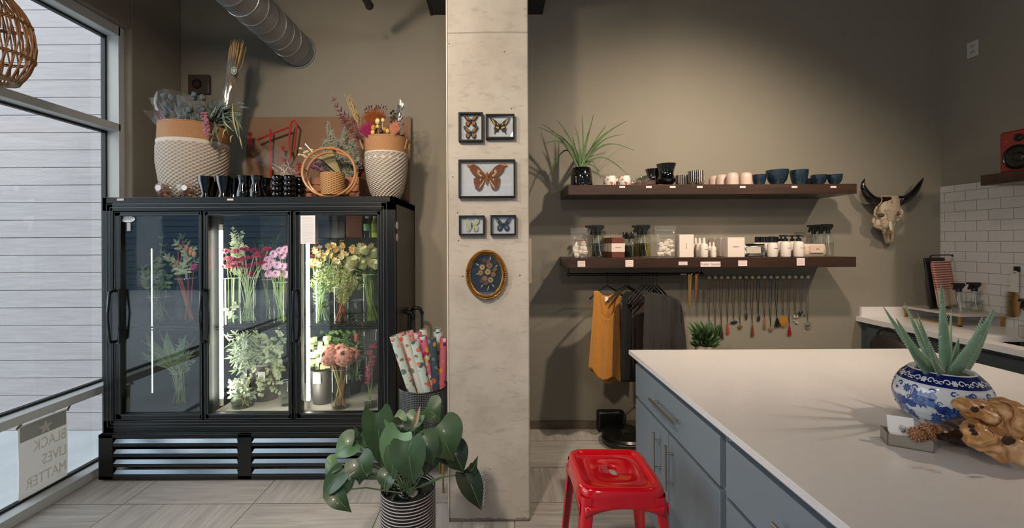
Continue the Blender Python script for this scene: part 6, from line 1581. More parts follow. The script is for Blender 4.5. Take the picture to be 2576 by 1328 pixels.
for px,Y,l in ((1588,3.16,'slim oil bottle with black dropper top, front right of the four'),(1577,3.22,'slim oil bottle with black dropper top, second of the four'),(1568,3.29,'slim oil bottle with black dropper top, third of the four'),(1574,3.37,'slim oil bottle with black dropper top, at the back of the four')):
    t=T('dropper_bottle',l,'bottle',(W(px,0,Y).x,Y,Z),group='dropper bottles on the lower shelf'); r=.031
    mk('bottle_body',B().lathe([(.001,.002),(r,.002),(r,.12),(r*.8,.137),(.012,.142)],(0,0,0),22),vaseg,t,local=True,ang=1); mk('liquid',B().lathe([(.001,.006),(r*.93,.006),(r*.93,.09),(.001,.09)],(0,0,0),18),clr,t,local=True,ang=1)
    mk('dropper_cap',B().lathe([(.016,.140),(.016,.158),(.010,.162),(.012,.180),(.006,.192),(.001,.193)],(0,0,0),16),ocap,t,local=True); mk('printed_word',B().box(-.016,-r-.001,.084,.016,-r,.087),ink,t,local=True)
whb=M('carton_white','d8c8bc',.6)
a=W(1708,647,3.18); 
o=mk('upright_carton',B().box(a.x,3.17,Z,a.x+.108,3.25,Z+.170),whb,label='tall white upright carton beside the right clear pouch',cat='box',bevel=.002); mk('print_line',B().box(a.x+.050,3.1692,Z+.06,a.x+.053,3.17,Z+.105),ink,o)
wbm=M('bottle_white','d9cdc2',.4)
def wbottle(x,Y,r,h,label,cap='cone',z=Z,group='white bottles on the lower shelf',k=1):
    t=T('white_bottle',label,'bottle',(x,Y,z),group=group); hb=h*.72
    mk('bottle_body',B().lathe([(.001,0),(r*.92,0),(r,.008),(r,hb*.8),(r*.85,hb*.93),(r*.4,hb)],(0,0,0),24),wbm,t,local=True,ang=1)
    if cap=='cone': mk('nozzle_cap',B().lathe([(r*.42,hb-.002),(r*.42,hb+.01),(r*.3,h*.93),(r*.22,h),(.001,h)],(0,0,0),16),wbm,t,local=True)
    elif cap=='flat': mk('screw_cap',B().lathe([(r*.62,hb-.003),(r*.62,h),(.001,h)],(0,0,0),20),ocap,t,local=True)
    else:
        mk('pump_head',B().lathe([(r*.5,hb-.003),(r*.5,hb+.016),(r*.2,hb+.022),(r*.2,h-.012),(r*.42,h-.010),(r*.42,h),(.001,h)],(0,0,0),16).tube([(0,0,h-.006),(.028,-.004,h-.007),(.037,-.005,h-.013)],[.005,.0045,.004],8),ocap,t,local=True)
    mk('printed_word',B().box(-r*.3,-r-.0012,hb*.55,r*.55,-r*.85,hb*.57),ink,t,local=True)
for px,Y,r,h,l in ((1768,3.17,.0285,.145,'white nozzle bottle, front one of the larger three left of the white cartons'),(1757,3.25,.0285,.145,'white nozzle bottle, middle one of the larger three'),(1747,3.33,.0285,.145,'white nozzle bottle, back one of the larger three'),(1792,3.16,.019,.113,'small white nozzle bottle, front one of the smaller pair'),(1783,3.24,.019,.113,'small white nozzle bottle, back one of the smaller pair')):
    wbottle(W(px,0,Y).x,Y,r,h,l)
x0=W(1828,0,3.17).x
for i in range(3):
    Y=3.17+i*.095; o=mk('white_carton',B().box(x0-.0,Y,Z,x0+.128-.0*i,Y+.085,Z+.146),whb,label=('square white carton with small print, front of three on the lower shelf','square white carton, second behind the front one','square white carton, last behind against the wall')[i],cat='box',group='square white cartons',bevel=.0015)
    if i==0: mk('lettering',B().text('DETERGENT',Matrix.Translation((x0+.062,Y-.001,Z+.075))@RX,.0085,.0003),ink,o)
# silver pouch
x0=W(1872,0,3.16).x; x1_=W(1926,0,3.16).x
def sfn(u,v):
    a=2*PI*u; return V(((x0+x1_)/2+(x1_-x0)/2*math.copysign(abs(math.cos(a))**.5,math.cos(a)),3.185+.022*math.sin(a)*(math.sin(PI*min(1,max(0,v)))**.4+.05)+.010*noise.noise(V((u*9,v*6,2))),Z+.098*v+.004*noise.noise(V((u*5,7,v*3)))*(v>.3)))
t=mk('silver_pouch',B().grid(sfn,40,12,closeu=True),M('foil','c9c6c2',.18,1),label='crinkled silver foil pouch with beige label lying in front of the white bottles',cat='pouch',ang=2)
mk('pouch_label',B().box(x0+.008,3.158,Z+.028,x0+.115,3.160,Z+.074),M('label_beige','b9aa9c',.7),t)
for i,(px,Y) in enumerate(((1902,3.34),(1914,3.34),(1927,3.34),(1940,3.33),(1950,3.36))):
    wbottle(W(px,0,Y).x,Y,.027,.152,('white bottle with flat black cap, first of the back row of five','white bottle with flat black cap, second of the back row','white bottle with flat black cap, third of the back row','white bottle with flat black cap, fourth of the back row','white bottle with flat black cap, fifth of the back row')[i],'flat')
wbottle(W(1940,0,3.19).x,3.19,.0345,.153,'white bottle with flat black cap standing at the front left of the pump bottles','flat')
for px,Y,l in ((1973,3.19,'white pump bottle, middle of the three large front bottles'),(2006,3.19,'white pump bottle, right of the three large front bottles'),(1962,3.31,'white pump bottle in the second row, left'),(1990,3.30,'white pump bottle in the second row, right')):
    wbottle(W(px,0,Y).x,Y,.0345 if Y<3.25 else .031,.163,l,'pump')
x0=W(2022,0,3.17).x; x1_=W(2078,0,3.17).x
def wfn(u,v):
    a=2*PI*u; return V(((x0+x1_)/2+(x1_-x0)/2*(1 if .15<v<.9 else .93)*math.copysign(abs(math.cos(a))**.4,math.cos(a)),3.19+.028*math.sin(a)*(math.sin(PI*min(1,max(0,.05+v*.9)))**.5)+.004*noise.noise(V((u*7,v*5,9))),Z+.096*v))
t=mk('wipes_pack',B().grid(wfn,36,12,closeu=True),M('pack_cream','c4ab98',.5),label='cream soft pack of wipes standing in front of the right spray bottles',cat='pack',ang=2)
mk('flap_label',B().box(x0+.030,3.156,Z+.028,x1_-.035,3.160,Z+.082),M('flap_cream','cbb3a2',.4),t,bevel=.006)
mk('lettering',B().text('WIPES',Matrix.Translation(((x0+x1_)/2,3.1552,Z+.056))@RX,.0095,.0003),ink,t)
# ================================================================== CLOTHES RAIL
Yr=3.22; zr=1.282
xr0,xr1=W(1427,0,Yr).x,W(1762,0,Yr).x
t=T('clothes_rail','black clothes rail hung beneath the left half of the lower shelf','rail',((xr0+xr1)/2,Yr,zr))
mk('rail_bar',B().cyl((xr0,Yr,zr),(xr1,Yr,zr),.0115,14),black_metal,t)
for x in (xr0,xr1):
    mk('hanger_rod',B().cyl((x,Yr,zr),(x,Yr,1.337),.005,8).ell((x,Yr,zr),(.016,.016,.016),10,8),black_metal,t)
a=W(1709,0,Yr-.012); mk('rail_label',B().box(a.x-.0,Yr-.0135,zr-.006,a.x+.045,Yr-.012,zr+.006),M('label_dim','8d8680',.7),t)
hang=M('hanger_black','0d0c0b',.4)
ZM=.9
def hanger(px,ys,label,xl,xr_,slope=34,Y=Yr,ky=0.0):
    """wire hook over the rail and shoulders sloping down to px xl..xr_ ; ky tilts the shoulder line in depth"""
    c=W(px,ys,Y); t=T('clothes_hanger',label,'hanger',(c.x,Y,c.z),group='black clothes hangers on the rail')
    hk=[V((c.x,Y,c.z))]; top=zr+.017
    hk+=[V((c.x+.004,Y,c.z+(top-c.z)*.45)),V((c.x-.004,Y-.012,zr-.005)),V((c.x,Y-.017,zr+.006)),V((c.x+.002,Y-.006,zr+.018)),V((c.x+.002,Y+.010,zr+.015)),V((c.x,Y+.016,zr))]
    mk('hook',B().tube(hk,.0022,6),hang,t)
    l=W(xl,ys+slope,Y+ky*(xl-px)); r_=W(xr_,ys+slope,Y+ky*(xr_-px))
    mk('shoulder_bar',B().tube([l,l.lerp(c,.5)+V((0,0,.008)),c,c.lerp(r_,.5)+V((0,0,.008)),r_],[.006,.007,.005,.007,.006],8),hang,t)
    return c
hanger(1527,718,'black hanger carrying the mustard tank top',1484,1576,34,ky=.0026)
hanger(1573,718,'black hanger carrying the navy black shirt',1528,1622,40,ky=.0026)
hanger(1580,718,'second black hanger in the pair behind the mustard top',1540,1632,42,ky=.0028)
for i,(px,l) in enumerate(((1616,'leftmost'),(1626,'second'),(1633,'third'),(1642,'fourth'),(1652,'rightmost'))):
    hanger(px,716,'black hanger holding a charcoal shirt, %s of five in the right cluster'%l,px-46,px+44,48+i,ky=.003)
def loft(b,rows,Y,ky,pxc,dep,fold=0,nf=14,NU=36,phase=0):
    """flattened cloth tube: rows of (py,xl,xr); tilted in depth by ky per pixel"""
    vs=[]
    for (py,xl,xr_) in rows:
        for k_ in range(NU):
            a=2*PI*k_/NU; ca=math.copysign(abs(math.cos(a))**.7,math.cos(a)); px=(xl+xr_)/2+(xr_-xl)/2*ca
            q=(py-rows[0][0])/max(1,(rows[-1][0]-rows[0][0]))
            yy=Y+ky*(px-pxc)+dep*math.sin(a)*(.35+.65*min(1,q*2+.2))+fold*(.2+q)*math.sin(px*.32+phase+py*.004)
            vs.append(W(px,py,yy))
    n_=len(rows)
    b.a(vs,[(j*NU+k_,j*NU+(k_+1)%NU,(j+1)*NU+(k_+1)%NU,(j+1)*NU+k_) for j in range(n_-1) for k_ in range(NU)])
def rows(lst,n=5):
    out=[]
    for a,c in zip(lst,lst[1:]):
        for i in range(n): f_=i/n; out.append(tuple(a[k_]+(c[k_]-a[k_])*f_ for k_ in range(3)))
    out.append(lst[-1]); return out
mus=M('mustard_jersey','b9791f',.85,var=.12,vs=30,bump=.0015,bs=160,sheen=.2)
t=T('mustard_tank_top','mustard yellow sleeveless tank top hanging at the left end of the rail','clothing',W(1525,960,3.12))
b=B(); ky=.0026
# back panel (whole), front panel with scooped neck, side seams
def panel(b,outl,Yf,mi=0):
    b.prism([W(px,py,Yf(px,py)) for px,py in outl],(0,.0015,0),mi)
def gridpanel(b,cols_,Yf,nv=28,mi=0):
    """cols_: (px_top,py_top,px_bot,py_bot) across the cloth"""
    def fn(u,v):
        q=u*(len(cols_)-1); j=min(int(q),len(cols_)-2); f_=q-j; a,c=cols_[j],cols_[j+1]
        xt,yt,xb,yb_=[a[k_]+(c[k_]-a[k_])*f_ for k_ in range(4)]
        w_=v; px=xt+(xb-xt)*(w_**1.3); py=yt+(yb_-yt)*w_
        return W(px,py,Yf(px,py))
    b.grid(fn,(len(cols_)-1)*4,nv,mi)
fF=lambda px,py:3.11+ky*(px-1525)+.012*math.sin(px*.22+py*.006)*(py-700)/250-.012
fB=lambda px,py:3.11+ky*(px-1525)+.010*math.sin(px*.2+1)*(py-700)/250+.022
bF=B(); gridpanel(bF,[(1494,733,1480,925),(1500,731,1490,930),(1507,740,1502,948),(1513,790,1515,958),(1523,802,1527,956),(1535,800,1538,950),(1545,785,1548,950),(1551,745,1556,957),(1559,736,1562,960)],fF)
mk('front_panel',bF,mus,t,solid=.002)
bB=B(); gridpanel(bB,[(1496,732,1482,928),(1506,732,1500,945),(1515,742,1520,962),(1530,745,1535,965),(1545,738,1550,955),(1556,732,1568,945),(1562,742,1566,940)],fB)
mk('back_panel',bB,mus,t,solid=.002)
b=B(); b.grid(lambda u,v:W(1560+3*math.sin(PI*u)+(9*math.sin(PI*min(1,max(0,(u-.35)*1.8))) if u>.35 else 0)*(.6),742+u*205,3.11+ky*36-.012+.034*v),14,3)
mk('side_seam',b,mus,t,solid=.002)
p=W(1526,752,3.12); mk('size_label',B().box(p.x-.012,3.118,p.z-.018,p.x+.010,3.120,p.z+.016),paper,t)
b=B(); q=W(1528,782,3.09)
for rr_ in (.012,.022,.030): b.tube([V(q)+V((rr_*1.1*math.cos(2*PI*i/20),-.0,rr_*math.sin(2*PI*i/20)-.05)) for i in range(20)],.0008,3,closed=True)
mk('faded_print',b,M('print_mustard','8a5c1c',.9),t)
blkc=M('black_jersey','0b0d12',.9,var=.2,vs=20,bump=.0015,bs=120); gry=M('charcoal_jersey','35312f',.9,var=.25,vs=12,bump=.0015,bs=100); mauv=M('mauve_jersey','4a3a3a',.9,var=.2,vs=12)
def shirt(label,rws,Y,m,xc,ph=0,slv=None,ky=.0034,group='dark shirts on the rail'):
    t=T('shirt',label,'clothing',W(xc,940,Y),group=group)
    b=B(); loft(b,rows(rws,7),Y,ky,xc,.013,.007,phase=ph); mk('shirt_body',b,m,t,ang=2,solid=.0015)
    for sl in (slv or []):
        b=B(); loft(b,rows(sl,6),Y,ky,xc,.014,.005,phase=ph+1); mk('sleeve',b,m,t,ang=2)
    return t
shirt('navy black tee with small white chest print hanging behind the mustard tank top',[(733,1574,1596),(742,1566,1612),(770,1564,1618),(840,1562,1616),(920,1560,1618),(960,1562,1612)],3.13,blkc,1585,0,[[(745,1606,1618),(780,1612,1632),(822,1614,1642)]])
pp=W(1573,746,3.05); mk('neck_label',B().box(pp.x-.006,3.050,pp.z-.02,pp.x+.008,3.052,pp.z+.015),M('label_grey','8f9096',.7),t) if False else None
lt_=shirt('dusky mauve grey tee peeking out behind the navy black tee',[(738,1596,1612),(748,1590,1622),(790,1590,1630),(860,1590,1632),(945,1592,1634)],3.21,mauv,1610,1,[[(750,1620,1630),(785,1624,1636),(826,1616,1640)]])
for i,(l) in enumerate(('first','second','third','fourth','last')):
    o_=i*9.5
    shirt('charcoal grey shirt on the rail, %s of five counting from the mustard top'%l,[(736+i*2,1632+o_,1650+o_),(746+i*2,1622+o_,1668+o_),(760+i*2,1622+o_,1676+o_),(800,1620+o_,1682+o_),(860,1618+o_*.9,1688+o_),(945,1616+o_*.9,1694+o_*1.0)],3.10+.036*i,gry if i%2==0 else M('charcoal_dark','2a2625',.9,var=.2,vs=14),1650+o_,i*1.7)
# gold chains on the rail
gold=M('gold_chain','b48a45',.3,1); rose_=M('rosegold_chain','b0683c',.3,1); silv=M('silver_chain','a9a49c',.3,1); dkm=M('gunmetal_chain','3a3634',.35,.9)
def beads(b,p0,p1,r,n):
    p0=V(p0);p1=V(p1)
    for i in range(n): b.ell(p0.lerp(p1,(i+.5)/n),(r,r,r*1.3),5,4)
for px,yb_,m_,l in ((1736,785,gold,'thick bundle of gold chain draped over the rail'),(1752,770,rose_,'rose gold chain bundle draped over the right end of the rail')):
    t=T('chain_bundle',l,'necklace',W(px,690,Yr)); b=B()
    for dx in (-3,0,3): beads(b,W(px+dx,690,Yr-.016),W(px+dx*.5-2,yb_-abs(dx)*6,Yr-.016),.0042,40)
    mk('chain_strands',b,m_,t); b=B(); beads(b,W(px,690,Yr+.014),W(px+1,yb_-30,Yr+.014),.004,28); mk('rear_strand',b,m_,t)
    mk('loop_over_rail',B().tube([(W(px,0,Yr).x,Yr+.015*math.sin(a),zr+.015*math.cos(a)) for a in [PI/8*i-PI/2 for i in range(9)]],.006,6),m_,t)
# necklaces on knobs
pend=[('teal stone',818,'3f5a55',(9,8),gold),('small brown bead',832,'3a2318',(4,9),gold),('brown tassel',838,'4a2a1c',(5,17),rose_),('coral tassel',827,'b9483c',(4,14),rose_),('dark green stone bar',810,'1f2a26',(9,4),gold),('small bronze star',822,'6b5436',(7,5),gold),('long dark stone',795,'3a3026',(3,10),dkm),('rust tassel',832,'7a4028',(4,15),rose_),('dark leaf drop',800,'2c2a20',(4,8),dkm),('copper fringe',815,'9a6a4c',(4,13),rose_),('bronze star',828,'8a6a50',(7,6),dkm),('black tassel cluster',812,'14161a',(8,12),dkm),('ochre fan disc',806,'b0782a',(11,12),gold),('red tassel',832,'a3121c',(5,13),rose_),('pale quartz cluster',803,'c4b6a6',(5,10),gold),('black and silver cluster',790,'22262a',(7,6),silv),('grey crystal ring',818,'7a7c74',(6,8),silv)]
knobm=M('knob_cream','f0ecc8',.4); knobw=M('knob_white','efe9ec',.4)
for i,(nm,py,h,(pw_,ph_),cm2) in enumerate(pend):
    px=1783+i*15.5; ky_=697.5-.11*i*0-.4*i/4; yw=YB-.014
    c=W(px,ky_,YB-.015)
    mk('wall_peg',B().ell((c.x,YB-.022,c.z),(.0145,.012,.0145),10,8).cyl((c.x,YB,c.z),(c.x,YB-.016,c.z),.006,8),knobw if i in(0,1,9,10,15) else knobm,label='cream wall knob holding the %s necklace'%nm,cat='knob',group='row of wall knobs')
    t=T('necklace','necklace with %s hanging from the row of wall knobs'%nm,'necklace',(c.x,YB-.012,c.z),group='necklaces on the wall knobs')
    e=W(px+1,py-ph_,YB-.010); b=B(); w_=.011
    for s_ in (-1,1): b.tube([(c.x,YB-.008,c.z+.007),(c.x+s_*w_,YB-.022,c.z-.012),(c.x+s_*w_*.9,YB-.008,(c.z+e.z)/2),e],.0016,4)
    mk('chain',b,cm2,t)
    m_=M('pendant_'+h,h,.45,var=.3,vs=120); pc3=W(px+1,py,YB-.012); s3=YB/F
    if 'tassel' in nm or 'fringe' in nm:
        b=B()
        for k_ in range(9): o_=(k_-4)/4; b.tube([(pc3.x+o_*.003,YB-.014,e.z),(pc3.x+o_*pw_*s3*.9,YB-.014+.004*math.sin(k_*2),pc3.z-ph_*s3*.9)],.0022,4)
        b.ell((pc3.x,YB-.014,e.z),(.006,.006,.007),8,6)
    elif 'star' in nm:
        b=B().prism([(pc3.x+(pw_ if k_%2==0 else pw_*.45)*s3*math.sin(PI*k_/5),YB-.016,pc3.z+(pw_ if k_%2==0 else pw_*.45)*s3*math.cos(PI*k_/5)) for k_ in range(10)],(0,.005,0))
    elif 'disc' in nm:
        b=B().prism([(pc3.x+pw_*s3*math.cos(PI*2*k_/20),YB-.018,pc3.z+pw_*s3*math.sin(PI*2*k_/20)) for k_ in range(20)],(0,.004,0))
        for k_ in range(7): b.tube([(pc3.x+(k_-3)*.006,YB-.018,pc3.z-.02),(pc3.x+(k_-3)*.007,YB-.018,pc3.z-.055+abs(k_-3)*.004)],.0025,4)
    elif 'ring' in nm: b=B().tube([(pc3.x+pw_*s3*math.cos(PI*2*k_/16),YB-.014,pc3.z+ph_*s3*math.sin(PI*2*k_/16)) for k_ in range(16)],.004,6,closed=True).ell((pc3.x,YB-.014,pc3.z+.008),(.014,.006,.012),8,6,nz=.4)
    elif 'cluster' in nm:
        b=B()
        for k_ in range(9): b.ell((pc3.x+rnd.uniform(-1,1)*pw_*s3,YB-.014,pc3.z+rnd.uniform(-1,1)*ph_*s3),(.006,.005,.008),6,5)
    else: b=B().ell((pc3.x,YB-.014,pc3.z),(pw_*s3,.006,ph_*s3),10,8)
    mk('pendant',b,m_,t)
# ---- plant behind the island
px=1768; Yk=3.05; x=W(px,0,Yk).x; zk=W(px,868,Yk).z
t=T('white_planter','plain white plant pot behind the far edge of the island','pot',(x,Yk,zk-.16)); r=rad(52,px,Yk)
mk('pot_body',B().lathe([(.001,0),(r*.75,0),(r,.155),(r,.16),(r*.92,.16),(r*.9,.14),(.001,.13)],(0,0,0),32),M('pot_white','b9a796',.5),t,local=True)
t=T('leafy_pot_plant','dense dark green wavy leaved plant in the white pot behind the island','plant',(x,Yk,zk-.03))
b=B()
for i in range(80):
    e=W(rnd.uniform(1722,1818),rnd.uniform(802,868)+abs(rnd.uniform(1722,1818)-1768)*.0,Yk+rnd.uniform(-.12,.12)); 
    if (e.x-x)**2>.02 and e.z<zk+.0: e.z+=.05
    st=V((x+rnd.uniform(-.03,.03),Yk,zk-.03)); mid=st.lerp(e,.5); b.leaf(mid,e,.022,(rnd.uniform(-.4,.4),-1,.4),.4,.015,'lance',6); b.tube([st,mid],.002,4)
for q in ((1815,835),(1812,850),(1725,806),(1722,830),(1748,800),(1795,828)): e=W(q[0],q[1],Yk); b.leaf(V((x,Yk,zk-.02)),e,.024,(0,-1,.6),.4,.06,'lance',8)
mk('leaves',b,M('fern_dark','22361d',.5,var=.5,vs=10,h2='3f5c2c'),t)
t=T('plant_stand','round black pedestal stand under the white planter','stand',(x,Yk,0)); hh=zk-.161
mk('stand_top',B().lathe([(.001,hh-.02),(.15,hh-.02),(.15,hh),(.001,hh)],(0,0,0),32),black_metal,t,local=True); mk('stand_column',B().cyl((0,0,.02),(0,0,hh-.02),.02,14),black_metal,t,local=True); mk('stand_base',B().lathe([(.001,0),(.13,0),(.13,.015),(.02,.022)],(0,0,0),32),black_metal,t,local=True)
# ---- robot vacuum on its dock
xv=W(1562,0,3.18).x
t=T('robot_vacuum','black robot vacuum parked on its dock at the foot of the back wall','vacuum',(xv+.02,3.20,0))
mk('vacuum_body',B().lathe([(.001,.012),(.155,.012),(.17,.025),(.17,.07),(.155,.085),(.001,.088)],(0,0,0),48),M('vacuum_black','0a0a0b',.3),t,local=True)
mk('bumper',B().grid(lambda u,v:V((.174*math.cos(PI+PI*u),.174*math.sin(PI+PI*u),.03+.035*v)),30,2),black_plastic,t,local=True,solid=.004)
mk('round_button',B().lathe([(.001,.094),(.03,.094),(.032,.087)],(0,0,0),24),black_gloss,t,local=True)
mk('wheel',B().cyl((-.12,.0,.035),(-.09,.0,.035),.035,16),black_plastic,t,local=True); mk('wheel',B().cyl((.12,.0,.035),(.09,.0,.035),.035,16),black_plastic,t,local=True)
t=T('charging_dock','black charging dock tower behind the robot vacuum','dock',(xv-.02,3.40,0))
mk('dock_tower',B().box(-.12,-.02,0,.10,.05,.17),black_plastic,t,local=True,bevel=.02)
a=W(1600,1015,3.44); mk('power_cord',B().tube([(xv+.06,3.42,.12),(a.x-.02,3.43,.2),(a.x,3.44,a.z-.06),(a.x+.03,3.445,a.z+.08)],.003,6),black_plastic,t)
# ================================================================== SKULL
t=T('steer_skull','carved white steer skull with curved black horns on the back wall','skull',W(2232,550,3.38))
bone=N('carved_bone'); o_=bone.obj(); n1=bone.noise(o_,14,3); vo=bone.n('ShaderNodeTexVoronoi'); vo.inputs['Scale'].default_value=75; bone.l(o_,vo.inputs['Vector'])
d_=bone.math('LESS_THAN',vo.outputs['Distance'],.30); msk=bone.math('MULTIPLY',d_,bone.math('GREATER_THAN',n1,.48))
bone.bsdf(bone.mix(msk,bone.mix(n1,col('b7a58f'),col('9c8a72')),col('3a281c')),.6,0,bone.math('SUBTRACT',n1,msk),.004)
rowsS=[(492,2238,50,.05),(500,2238,60,.08),(515,2236,58,.10),(530,2236,66,.10),(543,2235,64,.09),(555,2233,48,.09),(570,2233,40,.085),(585,2234,32,.07),(598,2236,27,.055),(608,2237,23,.04),(613,2237,17,.02)]
# smooth rows
def sk(u,v):
    q=v*(len(rowsS)-1); j=min(int(q),len(rowsS)-2); f_=q-j; a,c=rowsS[j],rowsS[j+1]; py,cx2,w_,dp=[a[k_]+(c[k_]-a[k_])*f_ for k_ in range(4)]
    an=2*PI*u; ca,sa=math.cos(an),math.sin(an); px=cx2+w_/2*math.copysign(abs(ca)**.8,ca)
    yy=3.41-dp*(max(0,-sa))**.8*1.0+ (.02 if sa>0 else 0)
    # nose channel
    if sa<-.6 and py>575: yy+=.018*(1-abs(ca)/.8)
    return W(px,py,yy)
b=B(); b.grid(sk,40,44,closeu=True); mk('cranium',b,bone.m,t,ang=2)
b=B()
for pts,r in (([(2207,517),(2201,530),(2200,540),(2206,548),(2216,552)],.008),([(2222,532),(2208,534),(2200,534)],.006),([(2200,548),(2196,556),(2200,568),(2212,576)],.010),([(2265,527),(2270,534),(2264,546),(2255,556)],.009),([(2206,552),(2205,565),(2215,574),(2226,578)],.013)):
    b.tube([W(x_,y_,3.36) for x_,y_ in pts],r,8)
b.ell(W(2207,562,3.37),(.022,.03,.042),12,8,nz=.2,nf=5)
mk('eye_socket_rim',b,bone.m,t,ang=2)
mk('eye_hollow',B().ell(W(2216,541,3.325),(.024,.016,.015),12,8).ell(W(2258,538,3.33),(.010,.014,.013),10,8),M('socket_dark','4f3d2a',.9),t)
b=B().prism([W(x_,y_,3.318) for x_,y_ in ((2236,578),(2231,590),(2236,592),(2239,586),(2242,592),(2247,589),(2243,580))],(0,.02,0)).ell(W(2240,596,3.345),(.004,.008,.02),8,6)
mk('nasal_hollow',b,M('socket_dark2','6b5638',.9),t)
mk('nose_bone',B().leaf(W(2239,555,3.318),W(2243,587,3.322),.026,(0,-1,0),-.3,.004,'lance',5),M('bone_pale','bfb8a6',.5),t)
hornm=M('horn_black','0c0a09',.18,coat=.4)
b=B().tube([W(x_,y_,3.36) for x_,y_ in ((2236,503),(2222,506),(2205,507),(2190,500),(2179,487),(2171,470),(2171,458),(2175,450))],[.030,.038,.036,.033,.027,.018,.010,.003],14)
mk('horn',b,hornm,t,ang=2)
b=B().tube([W(x_,y_,3.38-.002*i) for i,(x_,y_) in enumerate(((2256,498),(2266,504),(2280,500),(2294,490),(2305,477),(2314,462),(2323,448)))],[.022,.036,.033,.028,.022,.014,.004],14)
mk('horn',b,hornm,t,ang=2)
b=B(); q=[W(x_,y_,3.315) for x_,y_ in ((2216,496),(2219,501),(2217,508),(2213,513),(2209,517))]; b.tube(q,.0035,6); mk('horn_band',b,M('band_pink','b08a78',.6),t)
# ================================================================== COUNTER ALONG THE RIGHT WALL
XC=2.96
ctm=quartz
b=B(); y0,y1=-.2,YB; hx0,hx1,hy0,hy1=3.06,3.46,1.95,2.72
b.box(XC,y0,.873,hx0,y1,.913).box(hx1,y0,.873,XR-.009,y1,.913).box(hx0,y0,.873,hx1,hy0,.913).box(hx0,hy1,.873,hx1,y1,.913)
ct=mk('counter_worktop',b,ctm,label='white quartz counter along the right wall with an undermount sink',cat='worktop',bevel=.001)
mk('upstand',B().box(XC+.05-.02,YB-.022,.913,XR-.009,YB-.001,.990),ctm,ct)
b=B()
def sinkfn(u,v):
    a=2*PI*u; p=4; ca,sa=math.cos(a),math.sin(a); k_=(abs(ca)**p+abs(sa)**p)**(-1/p); s_=1-.12*v**3 if v<.8 else .93-.9*(v-.8)*5
    z=.873-.19*min(1,v/.8)**.8
    return V(((hx0+hx1)/2+(hx1-hx0)/2*1.03*k_*ca*s_,(hy0+hy1)/2+(hy1-hy0)/2*1.03*k_*sa*s_,z))
b.grid(sinkfn,48,14,closeu=True); mk('sink_bowl',b,M('sink_steel','9a9a9a',.16,1),ct,ang=2)
dkc=M('counter_cabinet_grey','3e464a',.45)
t=T('counter_cabinet','dark grey base cabinets under the counter along the right wall','cabinet',(3.3,1.6,0))
mk('carcass',B().box(XC+.045,y0+.02,.10,XR-.002,YB-.002,.66).box(XC+.045,y0+.02,.66,XC+.06,YB-.002,.872),dkc,t); mk('toe_kick',B().box(XC+.10,y0+.02,0,XR-.01,YB-.002,.10),darkgap,t)
for i in range(4):
    ya=3.40-(i+1)*.78; yb2=ya+.77
    o=mk('door',B().box(XC+.025,ya,.11,XC+.0445,yb2,.845),dkc,t,bevel=.001); b=B(); bar(b,(XC-.01,ya+.06,.80),(XC-.01,ya+.06,.60),(.035,0,0)); mk('handle',b,steel,o)
# dark woven bag hanging on the cabinet end
c=W(2228,872,3.3)
t=T('dark_bag','dark round handled bag hanging on the counter cabinet beyond the island','bag',(c.x,3.2,.55))
xB=XC-.045
b=B().ell((xB,3.12,.70),(.05,.15,.13),18,12,nz=.15,nf=3); mk('bag_body',b,M('bag_dark','2b211c',.8,var=.3,vs=30),t)
mk('bag_handle',B().tube([(xB,3.12+.10*math.cos(a),.79+.09*math.sin(a)) for a in [PI*i/12 for i in range(13)]],.008,6),M('bag_strap','1c1613',.7),t)
# riser shelf
t=T('counter_riser','white topped riser shelf on brass legs at the far end of the counter','riser',(3.46,3.21,.914))
mk('riser_top',B().box(3.31,3.0,.985,3.645,3.425,1.003),M('riser_white','b5aaa0',.3),t,bevel=.002)
b=B()
for x_,y_ in ((3.325,3.015),(3.325,3.41),(3.63,3.015)):
    mk('leg',B().box(x_-.008,y_-.008,.914,x_+.008,y_+.008,.985),brass,t)
mk('foot_bar',B().box(3.317,3.007,.914,3.333,3.4,.922),brass,t)
zr_=1.0035
# board with towel, leaning in the corner
Mt=Matrix.Rotation(.35,4,'Z')@Matrix.Rotation(-.10,4,'X')
bc_=V((3.47,3.27,zr_))
t=T('slate_board','black board leaning upright in the corner on the counter riser','board',bc_)
def LB(x0,y0,z0,x1,y1,z1): return B().obox(Mt@V(((x0+x1)/2,(y0+y1)/2,(z0+z1)/2)),(abs(x1-x0),abs(y1-y0),abs(z1-z0)),Mt)
mk('board_slab',LB(-.135,0,.004,.135,.018,.395),M('slate_black','111112',.6),t,local=True,bevel=.01)
b=B().tube([Mt@V(p_) for p_ in ((-.115,.009,.36),(-.13,-.02,.36),(-.13,-.03,.405),(-.11,-.03,.412),(.12,-.03,.412),(.15,-.03,.408),(.165,-.03,.40),(.165,-.03,.415))],.006,8); mk('rack_bar',b,black_metal,t,local=True)
k=N('striped_towel'); o_=k.obj(); s_=k.n('ShaderNodeSeparateXYZ'); k.l(o_,s_.inputs[0])
st_=k.math('MULTIPLY',k.math('GREATER_THAN',k.math('SINE',k.math('MULTIPLY',s_.outputs[2],2*PI/.0185)),-.1),k.math('GREATER_THAN',s_.outputs[2],.152))
k.bsdf(k.mix(st_,col('bfa998'),col('a0463f')),.9,0,k.noise(o_,200,2),.001)
t2=T('striped_towel','folded towel with red stripes and plain cream end hanging on the black board','towel',bc_)
tf=B(); tf.grid(lambda u,v:Mt@V((-.115+.235*u+.004*math.sin(v*6),-.038-.010*math.sin(PI*u*2)*(1-v)+.01*v,.02+.345*v)),16,24)
mk('towel_front',tf,k.m,t2,local=True,solid=.010)
mk('towel_back',B().grid(lambda u,v:Mt@V((-.105+.225*u,-.022+.01*v,.012+.345*v)),8,12),k.m,t2,local=True,solid=.004)
